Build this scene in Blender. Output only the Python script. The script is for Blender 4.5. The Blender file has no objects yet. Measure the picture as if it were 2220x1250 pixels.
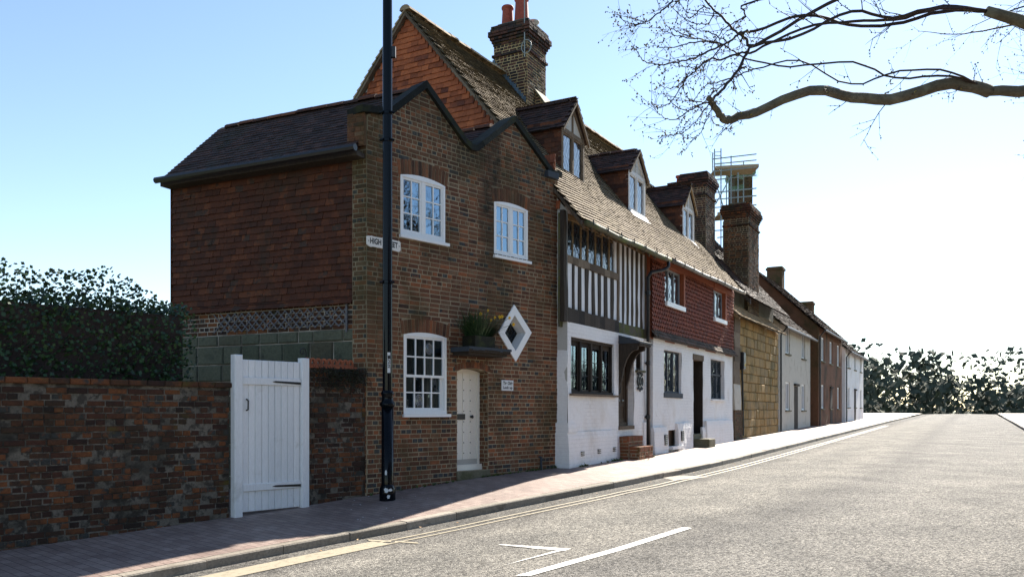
import bpy, math, random
from mathutils import Vector
R = math.radians
sc = bpy.context.scene
col = sc.collection
rng = random.Random(7)

# ------------------------------------------------------------------ camera, sky, sun, exposure
FPX = 1800.0            # focal length in pixels of the 2220 px wide photograph
CX, HY = 1110.0, 890.0  # principal column, horizon row
CAMZ = 1.05
SUN_AZ, SUN_EL = 30.3, 37.0     # azimuth clockwise from +Y, elevation
cam = bpy.data.cameras.new('camera')
cam.lens = 36.0 * FPX / 2220.0
cam.sensor_width = 36.0
cam.shift_y = (HY - 625.0) / 2220.0
cam.clip_start = 0.1
cam.clip_end = 6000
cam_o = bpy.data.objects.new('camera', cam)
cam_o.location = (0, 0, CAMZ)
cam_o.rotation_euler = (R(90), 0, 0)
col.objects.link(cam_o)
sc.camera = cam_o

world = bpy.data.worlds.new('World')
sc.world = world
world.use_nodes = True
wt = world.node_tree
bg = wt.nodes['Background']
sky = wt.nodes.new('ShaderNodeTexSky')
sky.sky_type = 'NISHITA'
sky.sun_disc = False
sky.sun_elevation = R(SUN_EL)
sky.sun_rotation = R(SUN_AZ)
sky.air_density = 1.0
sky.dust_density = 0.12
sky.ozone_density = 1.0
wt.links.new(sky.outputs[0], bg.inputs[0])
bg.inputs[1].default_value = 0.072

sun = bpy.data.lights.new('sun', 'SUN')
sun.energy = 5.0
sun.angle = R(0.53)
sun.color = (1.0, 0.93, 0.82)
sun_o = bpy.data.objects.new('sun', sun)
sd = Vector((math.sin(R(SUN_AZ)) * math.cos(R(SUN_EL)), math.cos(R(SUN_AZ)) * math.cos(R(SUN_EL)), math.sin(R(SUN_EL))))
sun_o.rotation_euler = sd.to_track_quat('Z', 'Y').to_euler()
sun_o.location = (20, 40, 40)
col.objects.link(sun_o)
sc.view_settings.view_transform = 'Standard'
sc.view_settings.look = 'None'
sc.view_settings.exposure = 1.6
sc.view_settings.gamma = 1.0

# ------------------------------------------------------------------ helpers: planes, polygons
class Frame:
    """vertical plane: s runs along it, o outwards, z up"""
    def __init__(self, x, y, deg):
        self.p = (x, y); a = R(deg); self.deg = deg
        self.d = (math.sin(a), math.cos(a)); self.n = (math.cos(a), -math.sin(a))
    def pt(self, s, o, z):
        return Vector((self.p[0] + self.d[0]*s + self.n[0]*o, self.p[1] + self.d[1]*s + self.n[1]*o, z))
    def at(self, px, py, o=0.0):
        rx = (px - CX)/FPX; rz = (HY - py)/FPX
        c = self.p[0]*self.n[0] + self.p[1]*self.n[1] + o
        Y = c/(rx*self.n[0] + self.n[1]); X = rx*Y
        return ((X-self.p[0])*self.d[0] + (Y-self.p[1])*self.d[1], CAMZ + rz*Y)
    def s(self, px, o=0.0): return self.at(px, HY, o)[0]
    def z(self, px, py, o=0.0): return self.at(px, py, o)[1]
    def sub(self, s, turn):   # a plane standing at s of this one, turned
        q = self.pt(s, 0, 0); return Frame(q.x, q.y, self.deg + turn)

def intervals(polys, z):
    xs = []
    for P in polys:
        n = len(P)
        for i in range(n):
            (x0, z0), (x1, z1) = P[i], P[(i+1) % n]
            if (z0 <= z) != (z1 <= z):
                xs.append(x0 + (x1-x0)*(z-z0)/(z1-z0))
    xs.sort()
    return [(xs[i], xs[i+1]) for i in range(0, len(xs)-1, 2)]

def rect(s0, s1, z0, z1): return [(s0, z0), (s1, z0), (s1, z1), (s0, z1)]

class MB:
    def __init__(self): self.v = []; self.f = []; self.r = []; self.m = []
    def face(self, pts, r=0.5, m=0):
        k = len(self.v); self.v += [Vector(p) for p in pts]
        self.f.append(tuple(range(k, k+len(pts)))); self.r.append(r); self.m.append(m)
    def hexa(self, p, r=0.5, m=0, skip=()):
        """p: 8 points, bottom ring 0-3 then top ring 4-7"""
        k = len(self.v); self.v += [Vector(q) for q in p]
        for i, f in enumerate(((3,2,1,0),(4,5,6,7),(0,1,5,4),(1,2,6,5),(2,3,7,6),(3,0,4,7))):
            if i in skip: continue
            self.f.append(tuple(k+j for j in f)); self.r.append(r); self.m.append(m)
    def box(self, fr, s0, s1, o0, o1, z0, z1, r=0.5, m=0):
        P = fr.pt
        self.hexa([P(s0,o1,z0),P(s1,o1,z0),P(s1,o0,z0),P(s0,o0,z0),P(s0,o1,z1),P(s1,o1,z1),P(s1,o0,z1),P(s0,o0,z1)], r, m)
    def cbox(self, fr, s0, s1, o0, o1, z0, z1, c=0.006, r=0.5, m=0):
        """box whose outer (o1) face is chamfered by c"""
        P = fr.pt; k = len(self.v)
        self.v += [P(s0,o0,z0),P(s1,o0,z0),P(s1,o0,z1),P(s0,o0,z1),
                   P(s0,o1-c,z0),P(s1,o1-c,z0),P(s1,o1-c,z1),P(s0,o1-c,z1),
                   P(s0+c,o1,z0+c),P(s1-c,o1,z0+c),P(s1-c,o1,z1-c),P(s0+c,o1,z1-c)]
        for a, b in ((0,4),(4,8)):
            for i in range(4):
                j = (i+1) % 4
                self.f.append((k+a+i, k+a+j, k+b+j, k+b+i)); self.r.append(r); self.m.append(m)
        self.f.append((k+8,k+9,k+10,k+11)); self.r.append(r); self.m.append(m)
    def prism(self, fr, poly, o0, o1, r=0.5, m=0):
        n = len(poly); k = len(self.v)
        self.v += [fr.pt(s, o1, z) for s, z in poly] + [fr.pt(s, o0, z) for s, z in poly]
        self.f.append(tuple(range(k, k+n))); self.f.append(tuple(range(k+2*n-1, k+n-1, -1)))
        for i in range(n):
            j = (i+1) % n
            self.f.append((k+j, k+i, k+n+i, k+n+j))
        self.r += [r]*(n+2); self.m += [m]*(n+2)
    def tube(self, pts, rad, sides=6, r=0.5, m=0, cap=True):
        pts = [Vector(p) for p in pts]; n = len(pts)
        if not isinstance(rad, (list, tuple)): rad = [rad]*n
        k = len(self.v); up = None
        for i, p in enumerate(pts):
            t = (pts[min(i+1, n-1)] - pts[max(i-1, 0)])
            if t.length < 1e-9: t = Vector((0,0,1))
            t.normalize()
            if up is None: up = Vector((0,0,1)) if abs(t.z) < .9 else Vector((1,0,0))
            a = t.cross(up)
            if a.length < 1e-5: a = t.orthogonal()
            a.normalize(); b = a.cross(t); up = b
            for q in range(sides):
                an = 2*math.pi*q/sides
                self.v.append(p + (a*math.cos(an) + b*math.sin(an))*rad[i])
        for i in range(n-1):
            for q in range(sides):
                q2 = (q+1) % sides
                self.f.append((k+i*sides+q, k+i*sides+q2, k+(i+1)*sides+q2, k+(i+1)*sides+q)); self.r.append(r); self.m.append(m)
        if cap:
            self.f.append(tuple(k+q for q in range(sides-1, -1, -1))); self.f.append(tuple(k+(n-1)*sides+q for q in range(sides)))
            self.r += [r, r]; self.m += [m, m]
    def lathe(self, x, y, prof, sides=24, r=0.5, m=0):
        k = len(self.v); n = len(prof)
        for rad, z in prof:
            for q in range(sides):
                a = 2*math.pi*q/sides
                self.v.append(Vector((x+rad*math.cos(a), y+rad*math.sin(a), z)))
        for i in range(n-1):
            for q in range(sides):
                q2 = (q+1) % sides
                self.f.append((k+i*sides+q, k+i*sides+q2, k+(i+1)*sides+q2, k+(i+1)*sides+q)); self.r.append(r); self.m.append(m)
        self.f.append(tuple(k+(n-1)*sides+q for q in range(sides))); self.r.append(r); self.m.append(m)
    def strips(self, fr, polys, o, zs, r=0.5, m=0):
        """a vertical face with holes, cut into strips at the heights zs"""
        e = 1e-4
        for z0, z1 in zip(zs[:-1], zs[1:]):
            A = intervals(polys, z0+e); B = intervals(polys, z1-e)
            if len(A) != len(B):
                A = B = intervals(polys, (z0+z1)/2)
            for (a0, a1), (b0, b1) in zip(A, B):
                self.face([fr.pt(a0,o,z0), fr.pt(a1,o,z0), fr.pt(b1,o,z1), fr.pt(b0,o,z1)], r, m)
    def build(self, name, mats, parent=None, smooth=False, loc=None):
        base = Vector((0,0,0))
        if parent is not None: base = Vector(parent['base'])
        elif loc is not None: base = Vector(loc)
        me = bpy.data.meshes.new(name)
        me.from_pydata([v-base for v in self.v], [], self.f)
        if not isinstance(mats, (list, tuple)): mats = [mats]
        for m in mats: me.materials.append(m)
        at = me.attributes.new('rnd', 'FLOAT', 'FACE')
        at.data.foreach_set('value', self.r)
        me.polygons.foreach_set('material_index', self.m)
        if smooth: me.polygons.foreach_set('use_smooth', [True]*len(self.f))
        me.validate(); me.update()
        ob = bpy.data.objects.new(name, me); col.objects.link(ob)
        if parent is not None: ob.parent = parent
        else: ob.location = base
        ob['base'] = list(base)
        return ob

def thing(name, label, cat, loc, group=None):
    o = bpy.data.objects.new(name, None); col.objects.link(o)
    o.location = loc; o.empty_display_size = .3
    o['base'] = list(loc); o['label'] = label; o['category'] = cat
    if group: o['group'] = group
    return o
def tag(o, label, cat, group=None):
    o['label'] = label; o['category'] = cat
    if group: o['group'] = group
    return o
def struct(o, kind='structure'): o['kind'] = kind; return o

def fill_bricks(mb, fr, polys, zb, zt, o, course=.075, bl=.225, bond='english', seed=1, proud=.006, joint=.014, m=0, jit=.0025, dark=None, wob=.0):
    g = random.Random(seed); i = 0; z = zb
    while z < zt:
        zm = z + course/2
        header = (i % 2 == 1) if bond == 'english' else None
        if bond == 'mixed': header = g.random() < .3
        for a, b in intervals(polys, zm):
            off = {True: bl*.25, False: 0.0, None: (0 if i % 2 else bl*.75)}[header] + (g.uniform(-.02,.02))
            p = math.floor((a-off)/bl)*bl + off; k = i
            while p < b:
                if header is None: L = bl if k % 2 else bl/2
                else: L = bl/2 if header else bl
                k += 1
                q = p + L*(1+g.uniform(-.04,.04)); s0, s1 = max(p, a), min(q, b)
                p = q
                if s1-s0 < .03: continue
                r = g.random()
                if dark and L < bl*.7 and g.random() < dark: r = .97 + .03*g.random()
                w = wob*math.sin(s0*1.7+z*2.3)
                mb.cbox(fr, s0+joint/2, s1-joint/2, o-.02, o+proud+g.uniform(-jit,jit)*1.6+w, z+joint/2+g.uniform(-.002,.002), z+course-joint/2+g.uniform(-.002,.002), .005, r, m)
        z += course; i += 1

def tile_fill(mb, O, a, b, n, polys, gauge=.1, width=.165, thick=.014, jit=.006, seed=1, shape=None, m=0, gap=.003, vmin=None, vmax=None, sag=None, em=None):
    g = random.Random(seed)
    O, a, b, n = Vector(O), Vector(a).normalized(), Vector(b).normalized(), Vector(n).normalized()
    vs = [p[1] for P in polys for p in P]
    v0 = min(vs) if vmin is None else vmin; vm = max(vs) if vmax is None else vmax
    i = 0
    while v0 < vm-.02:
        rowlift = g.uniform(-.002,.002)
        for u_a, u_b in intervals(polys, min(v0+gauge*.5, vm-.011)):
            u = math.floor(u_a/width)*width + (width/2 if i % 2 else 0) + g.uniform(-.012,.012)
            while u < u_b:
                q = u + width*(1+g.uniform(-.05,.05)); s0, s1 = max(u,u_a), min(q,u_b); u = q
                if s1-s0 < .02: continue
                h0 = thick*1.5 + rowlift + g.uniform(-.2,1)*jit; h1 = h0 + g.uniform(-.6,.6)*jit
                dv = g.uniform(-.006,.006); v1 = v0 + gauge*1.5
                sg = sag(( s0+s1)/2, v0) if sag else 0.0
                def P(uu, vv, hh): return O + a*uu + b*vv + n*(hh+sg)
                r = g.random(); s0 += gap/2; s1 -= gap/2
                if shape is None:
                    A, B = P(s0, v0+dv, h0), P(s1, v0+dv+g.uniform(-.003,.003), h1)
                    C, D = P(s1, v1, .004), P(s0, v1, .004)
                    A2, B2 = P(s0, v0+dv, h0-thick), P(s1, v0+dv, h1-thick)
                    C2, D2 = P(s1, v1, -.006), P(s0, v1, -.006)
                    e_ = m if em is None else em
                    mb.face([A,B,C,D], r, m); mb.face([A2,B2,B,A], r, e_); mb.face([B2,C2,C,B], r, e_); mb.face([D2,A2,A,D], r, e_)
                else:
                    w = s1-s0
                    ol = [(s0+w*x, v0+dv+gauge*y) for x, y in shape]
                    def H(vv): return h0 + (.004-h0)*(vv-v0)/(v1-v0)
                    top = [P(x, y, H(y)) for x, y in ol] + [P(s1, v1, .004), P(s0, v1, .004)]
                    low = [P(x, y, H(y)-thick) for x, y in ol]
                    mb.face(top, r, m)
                    for j in range(len(ol)-1):
                        mb.face([low[j], low[j+1], top[j+1], top[j]], r, m if em is None else em)
        v0 += gauge; i += 1

CLUB = [(0,.95),(.1,.62),(.24,.25),(.38,.06),(.5,0),(.62,.06),(.76,.25),(.9,.62),(1,.95)]

# ------------------------------------------------------------------ materials
def nt(name):
    m = bpy.data.materials.new(name); m.use_nodes = True
    t = m.node_tree; return m, t, t.nodes, t.links, t.nodes['Principled BSDF']
def ramp(N, pts, interp='LINEAR'):
    r = N.new('ShaderNodeValToRGB'); r.color_ramp.interpolation = interp
    e = r.color_ramp.elements
    while len(e) < len(pts): e.new(.5)
    for el, (p, c) in zip(e, pts): el.position = p; el.color = (*c, 1)
    return r
def noise(N, L, coord, scale, detail=4, rough=.55, dist=0.0):
    n = N.new('ShaderNodeTexNoise'); n.inputs['Scale'].default_value = scale; n.inputs['Detail'].default_value = detail
    n.inputs['Roughness'].default_value = rough; n.inputs['Distortion'].default_value = dist
    L.new(coord, n.inputs['Vector']); return n
def math_n(N, L, op, a, b, clamp=False):
    n = N.new('ShaderNodeMath'); n.operation = op; n.use_clamp = clamp
    for i, x in enumerate((a, b)):
        if isinstance(x, (int, float)): n.inputs[i].default_value = x
        else: L.new(x, n.inputs[i])
    return n.outputs[0]
def mixc(N, L, f, a, b, mode='MIX'):
    n = N.new('ShaderNodeMix'); n.data_type = 'RGBA'; n.blend_type = mode
    for i, x in ((0, f), (6, a), (7, b)):
        if isinstance(x, (int, float)): n.inputs[i].default_value = x
        elif isinstance(x, tuple): n.inputs[i].default_value = (*x, 1)
        else: L.new(x, n.inputs[i])
    return n.outputs[2]
def var(name, cols, rough=.85, nscale=14, namt=.25, bump=.3, bscale=60, stains=(), grime=None, spec=.3, interp='LINEAR', bdist=.01, stretch=None, coarse=None, mott=.75):
    m, t, N, L, bs = nt(name)
    tc = N.new('ShaderNodeTexCoord'); co = tc.outputs['Object']
    if stretch:
        mp = N.new('ShaderNodeMapping'); mp.inputs['Scale'].default_value = stretch; L.new(co, mp.inputs[0]); cs = mp.outputs[0]
    else: cs = co
    at = N.new('ShaderNodeAttribute'); at.attribute_name = 'rnd'
    n1 = noise(N, L, cs, nscale, 5, .6)
    d = math_n(N, L, 'SUBTRACT', n1.outputs['Fac'], .5)
    d = math_n(N, L, 'MULTIPLY', d, namt*2)
    fac = math_n(N, L, 'ADD', at.outputs['Fac'], d, True)
    c = ramp(N, cols, interp); L.new(fac, c.inputs[0]); out = c.outputs[0]
    # fine mottling
    n2 = noise(N, L, cs, nscale*5, 3, .6)
    mr = ramp(N, [(.25,(.62,.62,.62)),(.75,(1.3,1.3,1.3))]); L.new(n2.outputs['Fac'], mr.inputs[0])
    out = mixc(N, L, mott, out, mr.outputs[0], 'MULTIPLY')
    for (sc_, colr, lo, hi, amt) in stains:
        s = noise(N, L, co, sc_, 6, .62, .3)
        sr = ramp(N, [(lo,(0,0,0)),(hi,(amt,amt,amt))]); L.new(s.outputs['Fac'], sr.inputs[0])
        out = mixc(N, L, sr.outputs[0], out, colr)
    L.new(out, bs.inputs['Base Color'])
    bs.inputs['Roughness'].default_value = rough
    bs.inputs['Specular IOR Level'].default_value = spec
    if bump:
        b = N.new('ShaderNodeBump'); b.inputs['Strength'].default_value = bump; b.inputs['Distance'].default_value = bdist
        nb = noise(N, L, cs, bscale, 5, .65)
        h = nb.outputs['Fac']
        if coarse:
            nc = noise(N, L, cs, coarse, 3, .5); h = math_n(N, L, 'ADD', h, math_n(N, L, 'MULTIPLY', nc.outputs['Fac'], 2.0))
        L.new(h, b.inputs['Height']); L.new(b.outputs[0], bs.inputs['Normal'])
    return m

M = {}
M['brick'] = var('old_brick', [(0,(0.04761,0.02751,0.01904)),(.1,(0.1481,0.05819,0.02962)),(.26,(0.1005,0.04232,0.02328)),(.42,(0.1799,0.07829,0.0402)),(.58,(0.127,0.06348,0.03491)),(.72,(0.2116,0.08464,0.0402)),(.8,(0.2751,0.08993,0.03597)),(.88,(0.1693,0.1058,0.06348)),(.955,(0.127,0.0529,0.02962)),(.97,(0.03174,0.03386,0.03597)),(1,(0.06348,0.06348,0.06136))],
    rough=.9, nscale=9, namt=.1, bump=.5, bscale=70, stains=[(1.1,(.045,.036,.012),.5,.68,.7),(.55,(.022,.017,.011),.53,.7,.65),(6,(.3,.22,.15),.66,.8,.25)])
def streaks(m, ang, lst):
    """run-off stains: (along the wall, top, bottom, half width, colour, amount), measured from the foot of the corner"""
    N, L = m.node_tree.nodes, m.node_tree.links; bs = N['Principled BSDF']
    tc = N.new('ShaderNodeTexCoord'); sp = N.new('ShaderNodeSeparateXYZ'); L.new(tc.outputs['Object'], sp.inputs[0])
    s_ = math_n(N, L, 'ADD', math_n(N, L, 'MULTIPLY', sp.outputs[0], math.sin(R(ang))), math_n(N, L, 'MULTIPLY', sp.outputs[1], math.cos(R(ang))))
    nz = noise(N, L, tc.outputs['Object'], 2.2, 5, .65); s_ = math_n(N, L, 'ADD', s_, math_n(N, L, 'MULTIPLY', math_n(N, L, 'SUBTRACT', nz.outputs['Fac'], .5), .5))
    n5 = noise(N, L, tc.outputs['Object'], 7, 4, .6)
    for sc0_, zt_, zb_, hw, c, amt in lst:
        d = math_n(N, L, 'ABSOLUTE', math_n(N, L, 'SUBTRACT', s_, sc0_), 0); a = N.new('ShaderNodeMapRange'); a.interpolation_type = 'SMOOTHSTEP'
        a.inputs['From Min'].default_value = hw; a.inputs['From Max'].default_value = hw*.25; L.new(d, a.inputs['Value'])
        b = N.new('ShaderNodeMapRange'); b.interpolation_type = 'SMOOTHSTEP'; b.inputs['From Min'].default_value = zb_; b.inputs['From Max'].default_value = zb_+(zt_-zb_)*.7; L.new(sp.outputs[2], b.inputs['Value'])
        k = math_n(N, L, 'MULTIPLY', math_n(N, L, 'MULTIPLY', a.outputs[0], b.outputs[0]), math_n(N, L, 'MULTIPLY', n5.outputs['Fac'], 1.7*amt), True)
        src = bs.inputs['Base Color'].links[0].from_socket; L.new(mixc(N, L, k, src, c), bs.inputs['Base Color'])
ST = [(2.78, 6.0, 2.6, .42, (.02,.018,.01), .8), (.12, 6.5, .3, .42, (.04,.038,.012), .65), (1.3, 7.2, 4.6, 1.0, (.04,.033,.014), .45), (3.9, 6.6, 4.6, .9, (.04,.033,.014), .4)]
M['brick_top'] = var('mossy_brick', [(0,(.05,.03,.02)),(.3,(.10,.05,.028)),(.6,(.13,.07,.035)),(.85,(.11,.075,.035)),(1,(.07,.06,.04))],
    rough=.92, nscale=9, namt=.12, bump=.5, bscale=70, stains=[(1.6,(.045,.045,.015),.45,.62,.8)])
M['mortar'] = var('lime_mortar', [(0,(0.2669,0.2097,0.1334)),(1,(0.3685,0.2986,0.1971))], nscale=30, stains=[(1.1,(.1,.08,.04),.48,.66,.7)], bump=.6)
streaks(M['brick'], 42.34, ST); streaks(M['mortar'], 42.34, ST)
M['mortar_pale'] = var('pale_mortar', [(0,(.36,.31,.25)),(1,(.42,.37,.3))], nscale=30, stains=[(1.3,(.08,.06,.04),.45,.6,.75)], bump=.6)
M['mortar_damp'] = var('damp_mortar', [(0,(0.102,0.085,0.06375)),(1,(0.204,0.1785,0.1445))], nscale=9, namt=.6, stains=[(1.6,(.02,.018,.012),.45,.6,.85),(9,(.02,.016,.012),.48,.58,.8)], bump=.6)
M['garden_brick'] = var('damp_garden_brick', [(0,(0.0255,0.0153,0.0119)),(.3,(0.06375,0.0255,0.0153)),(.5,(0.085,0.0357,0.017)),(.68,(0.0425,0.0255,0.017)),(.85,(0.17,0.0595,0.02125)),(.95,(0.136,0.051,0.02125)),(1,(0.0425,0.0425,0.03825))],
    rough=.92, nscale=8, namt=.25, bump=.6, bscale=60, stains=[(1.4,(.018,.018,.011),.48,.66,.75),(2.5,(.09,.08,.015),.6,.72,.6)])
M['chim_brick'] = var('sooty_brick', [(0,(.018,.014,.013)),(.35,(.035,.025,.024)),(.6,(.07,.032,.025)),(.85,(.1,.045,.03)),(1,(.045,.025,.025))], nscale=8, namt=.15, bump=.6,
    stains=[(1.4,(.055,.05,.02),.56,.7,.6)])
M['chim_mortar'] = var('buff_mortar', [(0,(.42,.31,.15)),(1,(.5,.38,.2))], nscale=20, stains=[(1.2,(.1,.085,.05),.56,.7,.7)])
M['roof'] = var('weathered_roof_tile', [(0,(0.221,0.1625,0.1105)),(.3,(0.338,0.2535,0.1625)),(.6,(0.403,0.312,0.2015)),(.85,(0.286,0.208,0.143)),(1,(0.468,0.364,0.234))], rough=.85, nscale=7, namt=.25, bump=.25, bscale=50, mott=.5,
    stains=[(1.2,(.25,.2,.1),.52,.68,.6),(3.2,(.32,.19,.02),.7,.8,.7),(1.8,(.07,.055,.042),.6,.74,.6)], spec=.2)
M['tile_tail'] = var('shaded_mossy_tile_tail', [(0,(.05,.04,.028)),(1,(.1,.08,.05))], rough=.95, nscale=9, namt=.4, bump=0, spec=.1)  # moss tone that also paints in the shade lines between roof tile rows
M['tile_red_edge'] = var('shade_red_tile_edge', [(0,(.05,.015,.009)),(1,(.08,.022,.012))], rough=.9, nscale=9, namt=.4, bump=0, spec=.1)  # shade in the gaps of the red tiles put into their edge colour
M['roof_dark'] = var('dark_roof_tile', [(0,(0.0238,0.01445,0.01275)),(.4,(0.03825,0.0221,0.0187)),(.75,(0.05525,0.0289,0.0238)),(1,(0.0765,0.03825,0.02975))], rough=.8, nscale=7, namt=.25, bump=.6, bscale=50,
    stains=[(1.5,(.03,.028,.02),.5,.65,.6),(12,(.2,.18,.14),.72,.8,.5)])
M['tile_orange'] = var('orange_hung_tile', [(0,(0.2066,0.05832,0.0243)),(.2,(0.3645,0.1033,0.03888)),(.55,(0.4374,0.1276,0.04617)),(.8,(0.3281,0.09113,0.03645)),(.95,(0.1701,0.0486,0.0243)),(1,(0.1215,0.03645,0.02187))], rough=.8, nscale=5, namt=.18, bump=.35, bscale=50,
    stains=[(.9,(.14,.05,.025),.52,.7,.5)])
M['tile_side'] = var('weathered_hung_tile', [(0,(0.04675,0.017,0.0102)),(.3,(0.068,0.0221,0.01105)),(.75,(0.085,0.0272,0.01275)),(.93,(0.1275,0.0408,0.01615)),(1,(0.051,0.02975,0.02125))], rough=.85, nscale=6, namt=.3, bump=.5, bscale=50,
    stains=[(1.3,(.03,.02,.013),.5,.66,.7),(16,(.03,.017,.012),.55,.68,.6)])
M['tile_cheek'] = var('dormer_cheek_tile', [(0,(0.045,0.0198,0.0135)),(.4,(0.09,0.0342,0.018)),(.75,(0.135,0.0495,0.0234)),(1,(0.081,0.036,0.0225))], rough=.85, nscale=6, namt=.3, bump=.5, bscale=50, stains=[(3,(.04,.022,.016),.5,.64,.7)])
M['tile_red'] = var('painted_red_tile', [(0,(.17,.036,.015)),(.35,(.25,.052,.02)),(.75,(.3,.07,.026)),(.92,(.22,.06,.026)),(1,(.14,.045,.026))], rough=.75, nscale=5, namt=.2, bump=.3, bscale=50, stains=[(1.1,(.13,.055,.04),.5,.7,.6)])
M['tile_grey'] = var('mossy_grey_tile', [(0,(.07,.055,.045)),(.5,(.11,.085,.065)),(1,(.16,.1,.075))], rough=.85, nscale=6, namt=.3, bump=.5, bscale=40, stains=[(3,(.05,.05,.035),.5,.65,.6)])
M['red_board'] = var('painted_red_board', [(0,(.24,.065,.025)),(1,(.3,.085,.035))], rough=.7, nscale=6, bump=.3)
M['white'] = var('white_paint', [(0,(.78,.78,.77)),(1,(.82,.82,.81))], mott=.15, rough=.45, nscale=10, namt=.2, bump=.08, bscale=30, spec=.5)
M['gate_white'] = var('weathered_white_gate_paint', [(0,(.68,.69,.7)),(1,(.8,.8,.8))], mott=.25, rough=.55, nscale=6, namt=.5, bump=.2, bscale=20, stretch=(3,3,.4), stains=[(3.5,(.42,.4,.34),.6,.74,.5),(14,(.2,.17,.12),.72,.8,.6)])
M['cream'] = var('cream_door_paint', [(0,(0.8089,0.7627,0.6702)),(1,(0.8783,0.832,0.7396))], mott=.15, rough=.5, nscale=8, namt=.2, bump=.08, bscale=30, spec=.4)
M['limewash'] = var('white_painted_brick', [(0,(.76,.745,.73)),(1,(.83,.815,.8))], mott=.15, rough=.85, nscale=4, namt=.5, bump=.35, bscale=14, bdist=.02, coarse=4,
    stains=[(.9,(.6,.54,.46),.52,.72,.6),(2.6,(.45,.4,.34),.62,.76,.35),(7,(.38,.3,.24),.66,.8,.4)])
def painted_brick(m):
    """brick courses showing through the paint"""
    N, L = m.node_tree.nodes, m.node_tree.links; bs = N['Principled BSDF']; b = [n for n in N if n.type == 'BUMP'][0]
    tc = N.new('ShaderNodeTexCoord'); mp = N.new('ShaderNodeMapping'); mp.inputs['Rotation'].default_value = (0, 0, -math.atan2(.876, .482)); L.new(tc.outputs['Object'], mp.inputs[0])
    sp = N.new('ShaderNodeSeparateXYZ'); cb = N.new('ShaderNodeCombineXYZ'); L.new(mp.outputs[0], sp.inputs[0]); L.new(sp.outputs[0], cb.inputs[0]); L.new(sp.outputs[2], cb.inputs[1])
    nd = noise(N, L, tc.outputs['Object'], 4, 3, .5); ad = N.new('ShaderNodeVectorMath'); ad.operation = 'MULTIPLY_ADD'; L.new(nd.outputs['Color'], ad.inputs[0]); ad.inputs[1].default_value = (.03,.03,.03); L.new(cb.outputs[0], ad.inputs[2])
    br = N.new('ShaderNodeTexBrick'); L.new(ad.outputs[0], br.inputs['Vector']); br.inputs['Scale'].default_value = 1; br.inputs['Brick Width'].default_value = .23; br.inputs['Row Height'].default_value = .078
    br.inputs['Mortar Size'].default_value = .007; br.inputs['Mortar Smooth'].default_value = .5
    nm = noise(N, L, tc.outputs['Object'], 1.3, 3, .5); mr = ramp(N, [(.4,(0,0,0)),(.6,(1,1,1))]); L.new(nm.outputs['Fac'], mr.inputs[0])
    k = math_n(N, L, 'MULTIPLY', br.outputs['Fac'], mr.outputs[0])
    old = b.inputs['Height'].links[0].from_socket
    L.new(math_n(N, L, 'ADD', old, math_n(N, L, 'MULTIPLY', k, -1.6)), b.inputs['Height'])
    src = bs.inputs['Base Color'].links[0].from_socket
    L.new(mixc(N, L, math_n(N, L, 'MULTIPLY', k, .3), src, (.42,.4,.42)), bs.inputs['Base Color'])
painted_brick(M['limewash'])
M['plaster'] = var('white_plaster', [(0,(.74,.74,.75)),(1,(.8,.8,.8))], mott=.15, rough=.85, nscale=5, namt=.4, bump=.4, bscale=20, stains=[(4,(.5,.46,.4),.66,.8,.4)])
M['plaster_grey'] = var('grey_plaster', [(0,(.42,.4,.36)),(1,(.5,.47,.42))], mott=.15, rough=.9, nscale=6, namt=.4, bump=.3, bscale=30)
M['oak'] = var('dark_oak', [(0,(.02,.015,.012)),(.5,(.04,.03,.022)),(1,(.07,.05,.035))], rough=.85, nscale=8, namt=.5, bump=.9, bscale=30, stretch=(3,3,.35), stains=[(3,(.1,.085,.065),.6,.75,.5)])
M['oak_mid'] = var('brown_oak', [(0,(.03,.022,.014)),(.5,(.06,.043,.027)),(1,(.1,.075,.045))], rough=.88, nscale=8, namt=.5, bump=.8, bscale=30, stretch=(3,3,.4))
M['oak_grey'] = var('weathered_oak', [(0,(.09,.065,.045)),(.5,(.15,.11,.075)),(1,(.22,.17,.12))], rough=.9, nscale=8, namt=.5, bump=.8, bscale=30, stretch=(3,3,.4), stains=[(3,(.05,.04,.03),.55,.7,.6)])
M['oak_moss'] = var('mossy_oak', [(0,(.05,.045,.03)),(1,(.14,.12,.085))], rough=.9, nscale=8, namt=.5, bump=.9, bscale=30, stains=[(3,(.1,.11,.015),.45,.6,.8)])
M['oak_tan'] = var('tan_oak', [(0,(.2,.13,.06)),(1,(.3,.2,.1))], rough=.8, nscale=8, namt=.5, bump=.5, bscale=30, stains=[(4,(.08,.055,.03),.5,.65,.7)])
M['white_oak'] = var('faded_painted_wood', [(0,(.52,.51,.5)),(1,(.64,.63,.62))], mott=.15, rough=.7, nscale=10, namt=.4, bump=.3, bscale=30, stretch=(3,3,.4))
M['grey_paint'] = var('grey_painted_frame', [(0,(.2,.22,.24)),(1,(.3,.32,.34))], mott=.2, rough=.6, nscale=7, namt=.4, bump=.1)
M['lead_blue'] = var('blue_grey_lead', [(0,(.07,.11,.15)),(1,(.12,.17,.22))], mott=.3, rough=.5, nscale=7, namt=.4, bump=.2)
M['lead'] = var('lead_sheet', [(0,(0.028,0.0336,0.042)),(1,(0.0616,0.0728,0.0868))], mott=.15, rough=.7, nscale=7, namt=.5, bump=.3, bscale=15, spec=.2, stains=[(3,(.05,.055,.03),.55,.7,.6)])
M['coping'] = var('mossy_stone_coping', [(0,(0.008,0.0096,0.0088)),(.6,(0.0176,0.02,0.0176)),(1,(0.036,0.0368,0.0288))], rough=.85, nscale=5, namt=.5, bump=.7, bscale=30, stains=[(3,(.03,.033,.01),.5,.64,.7)], spec=.2)
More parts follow.
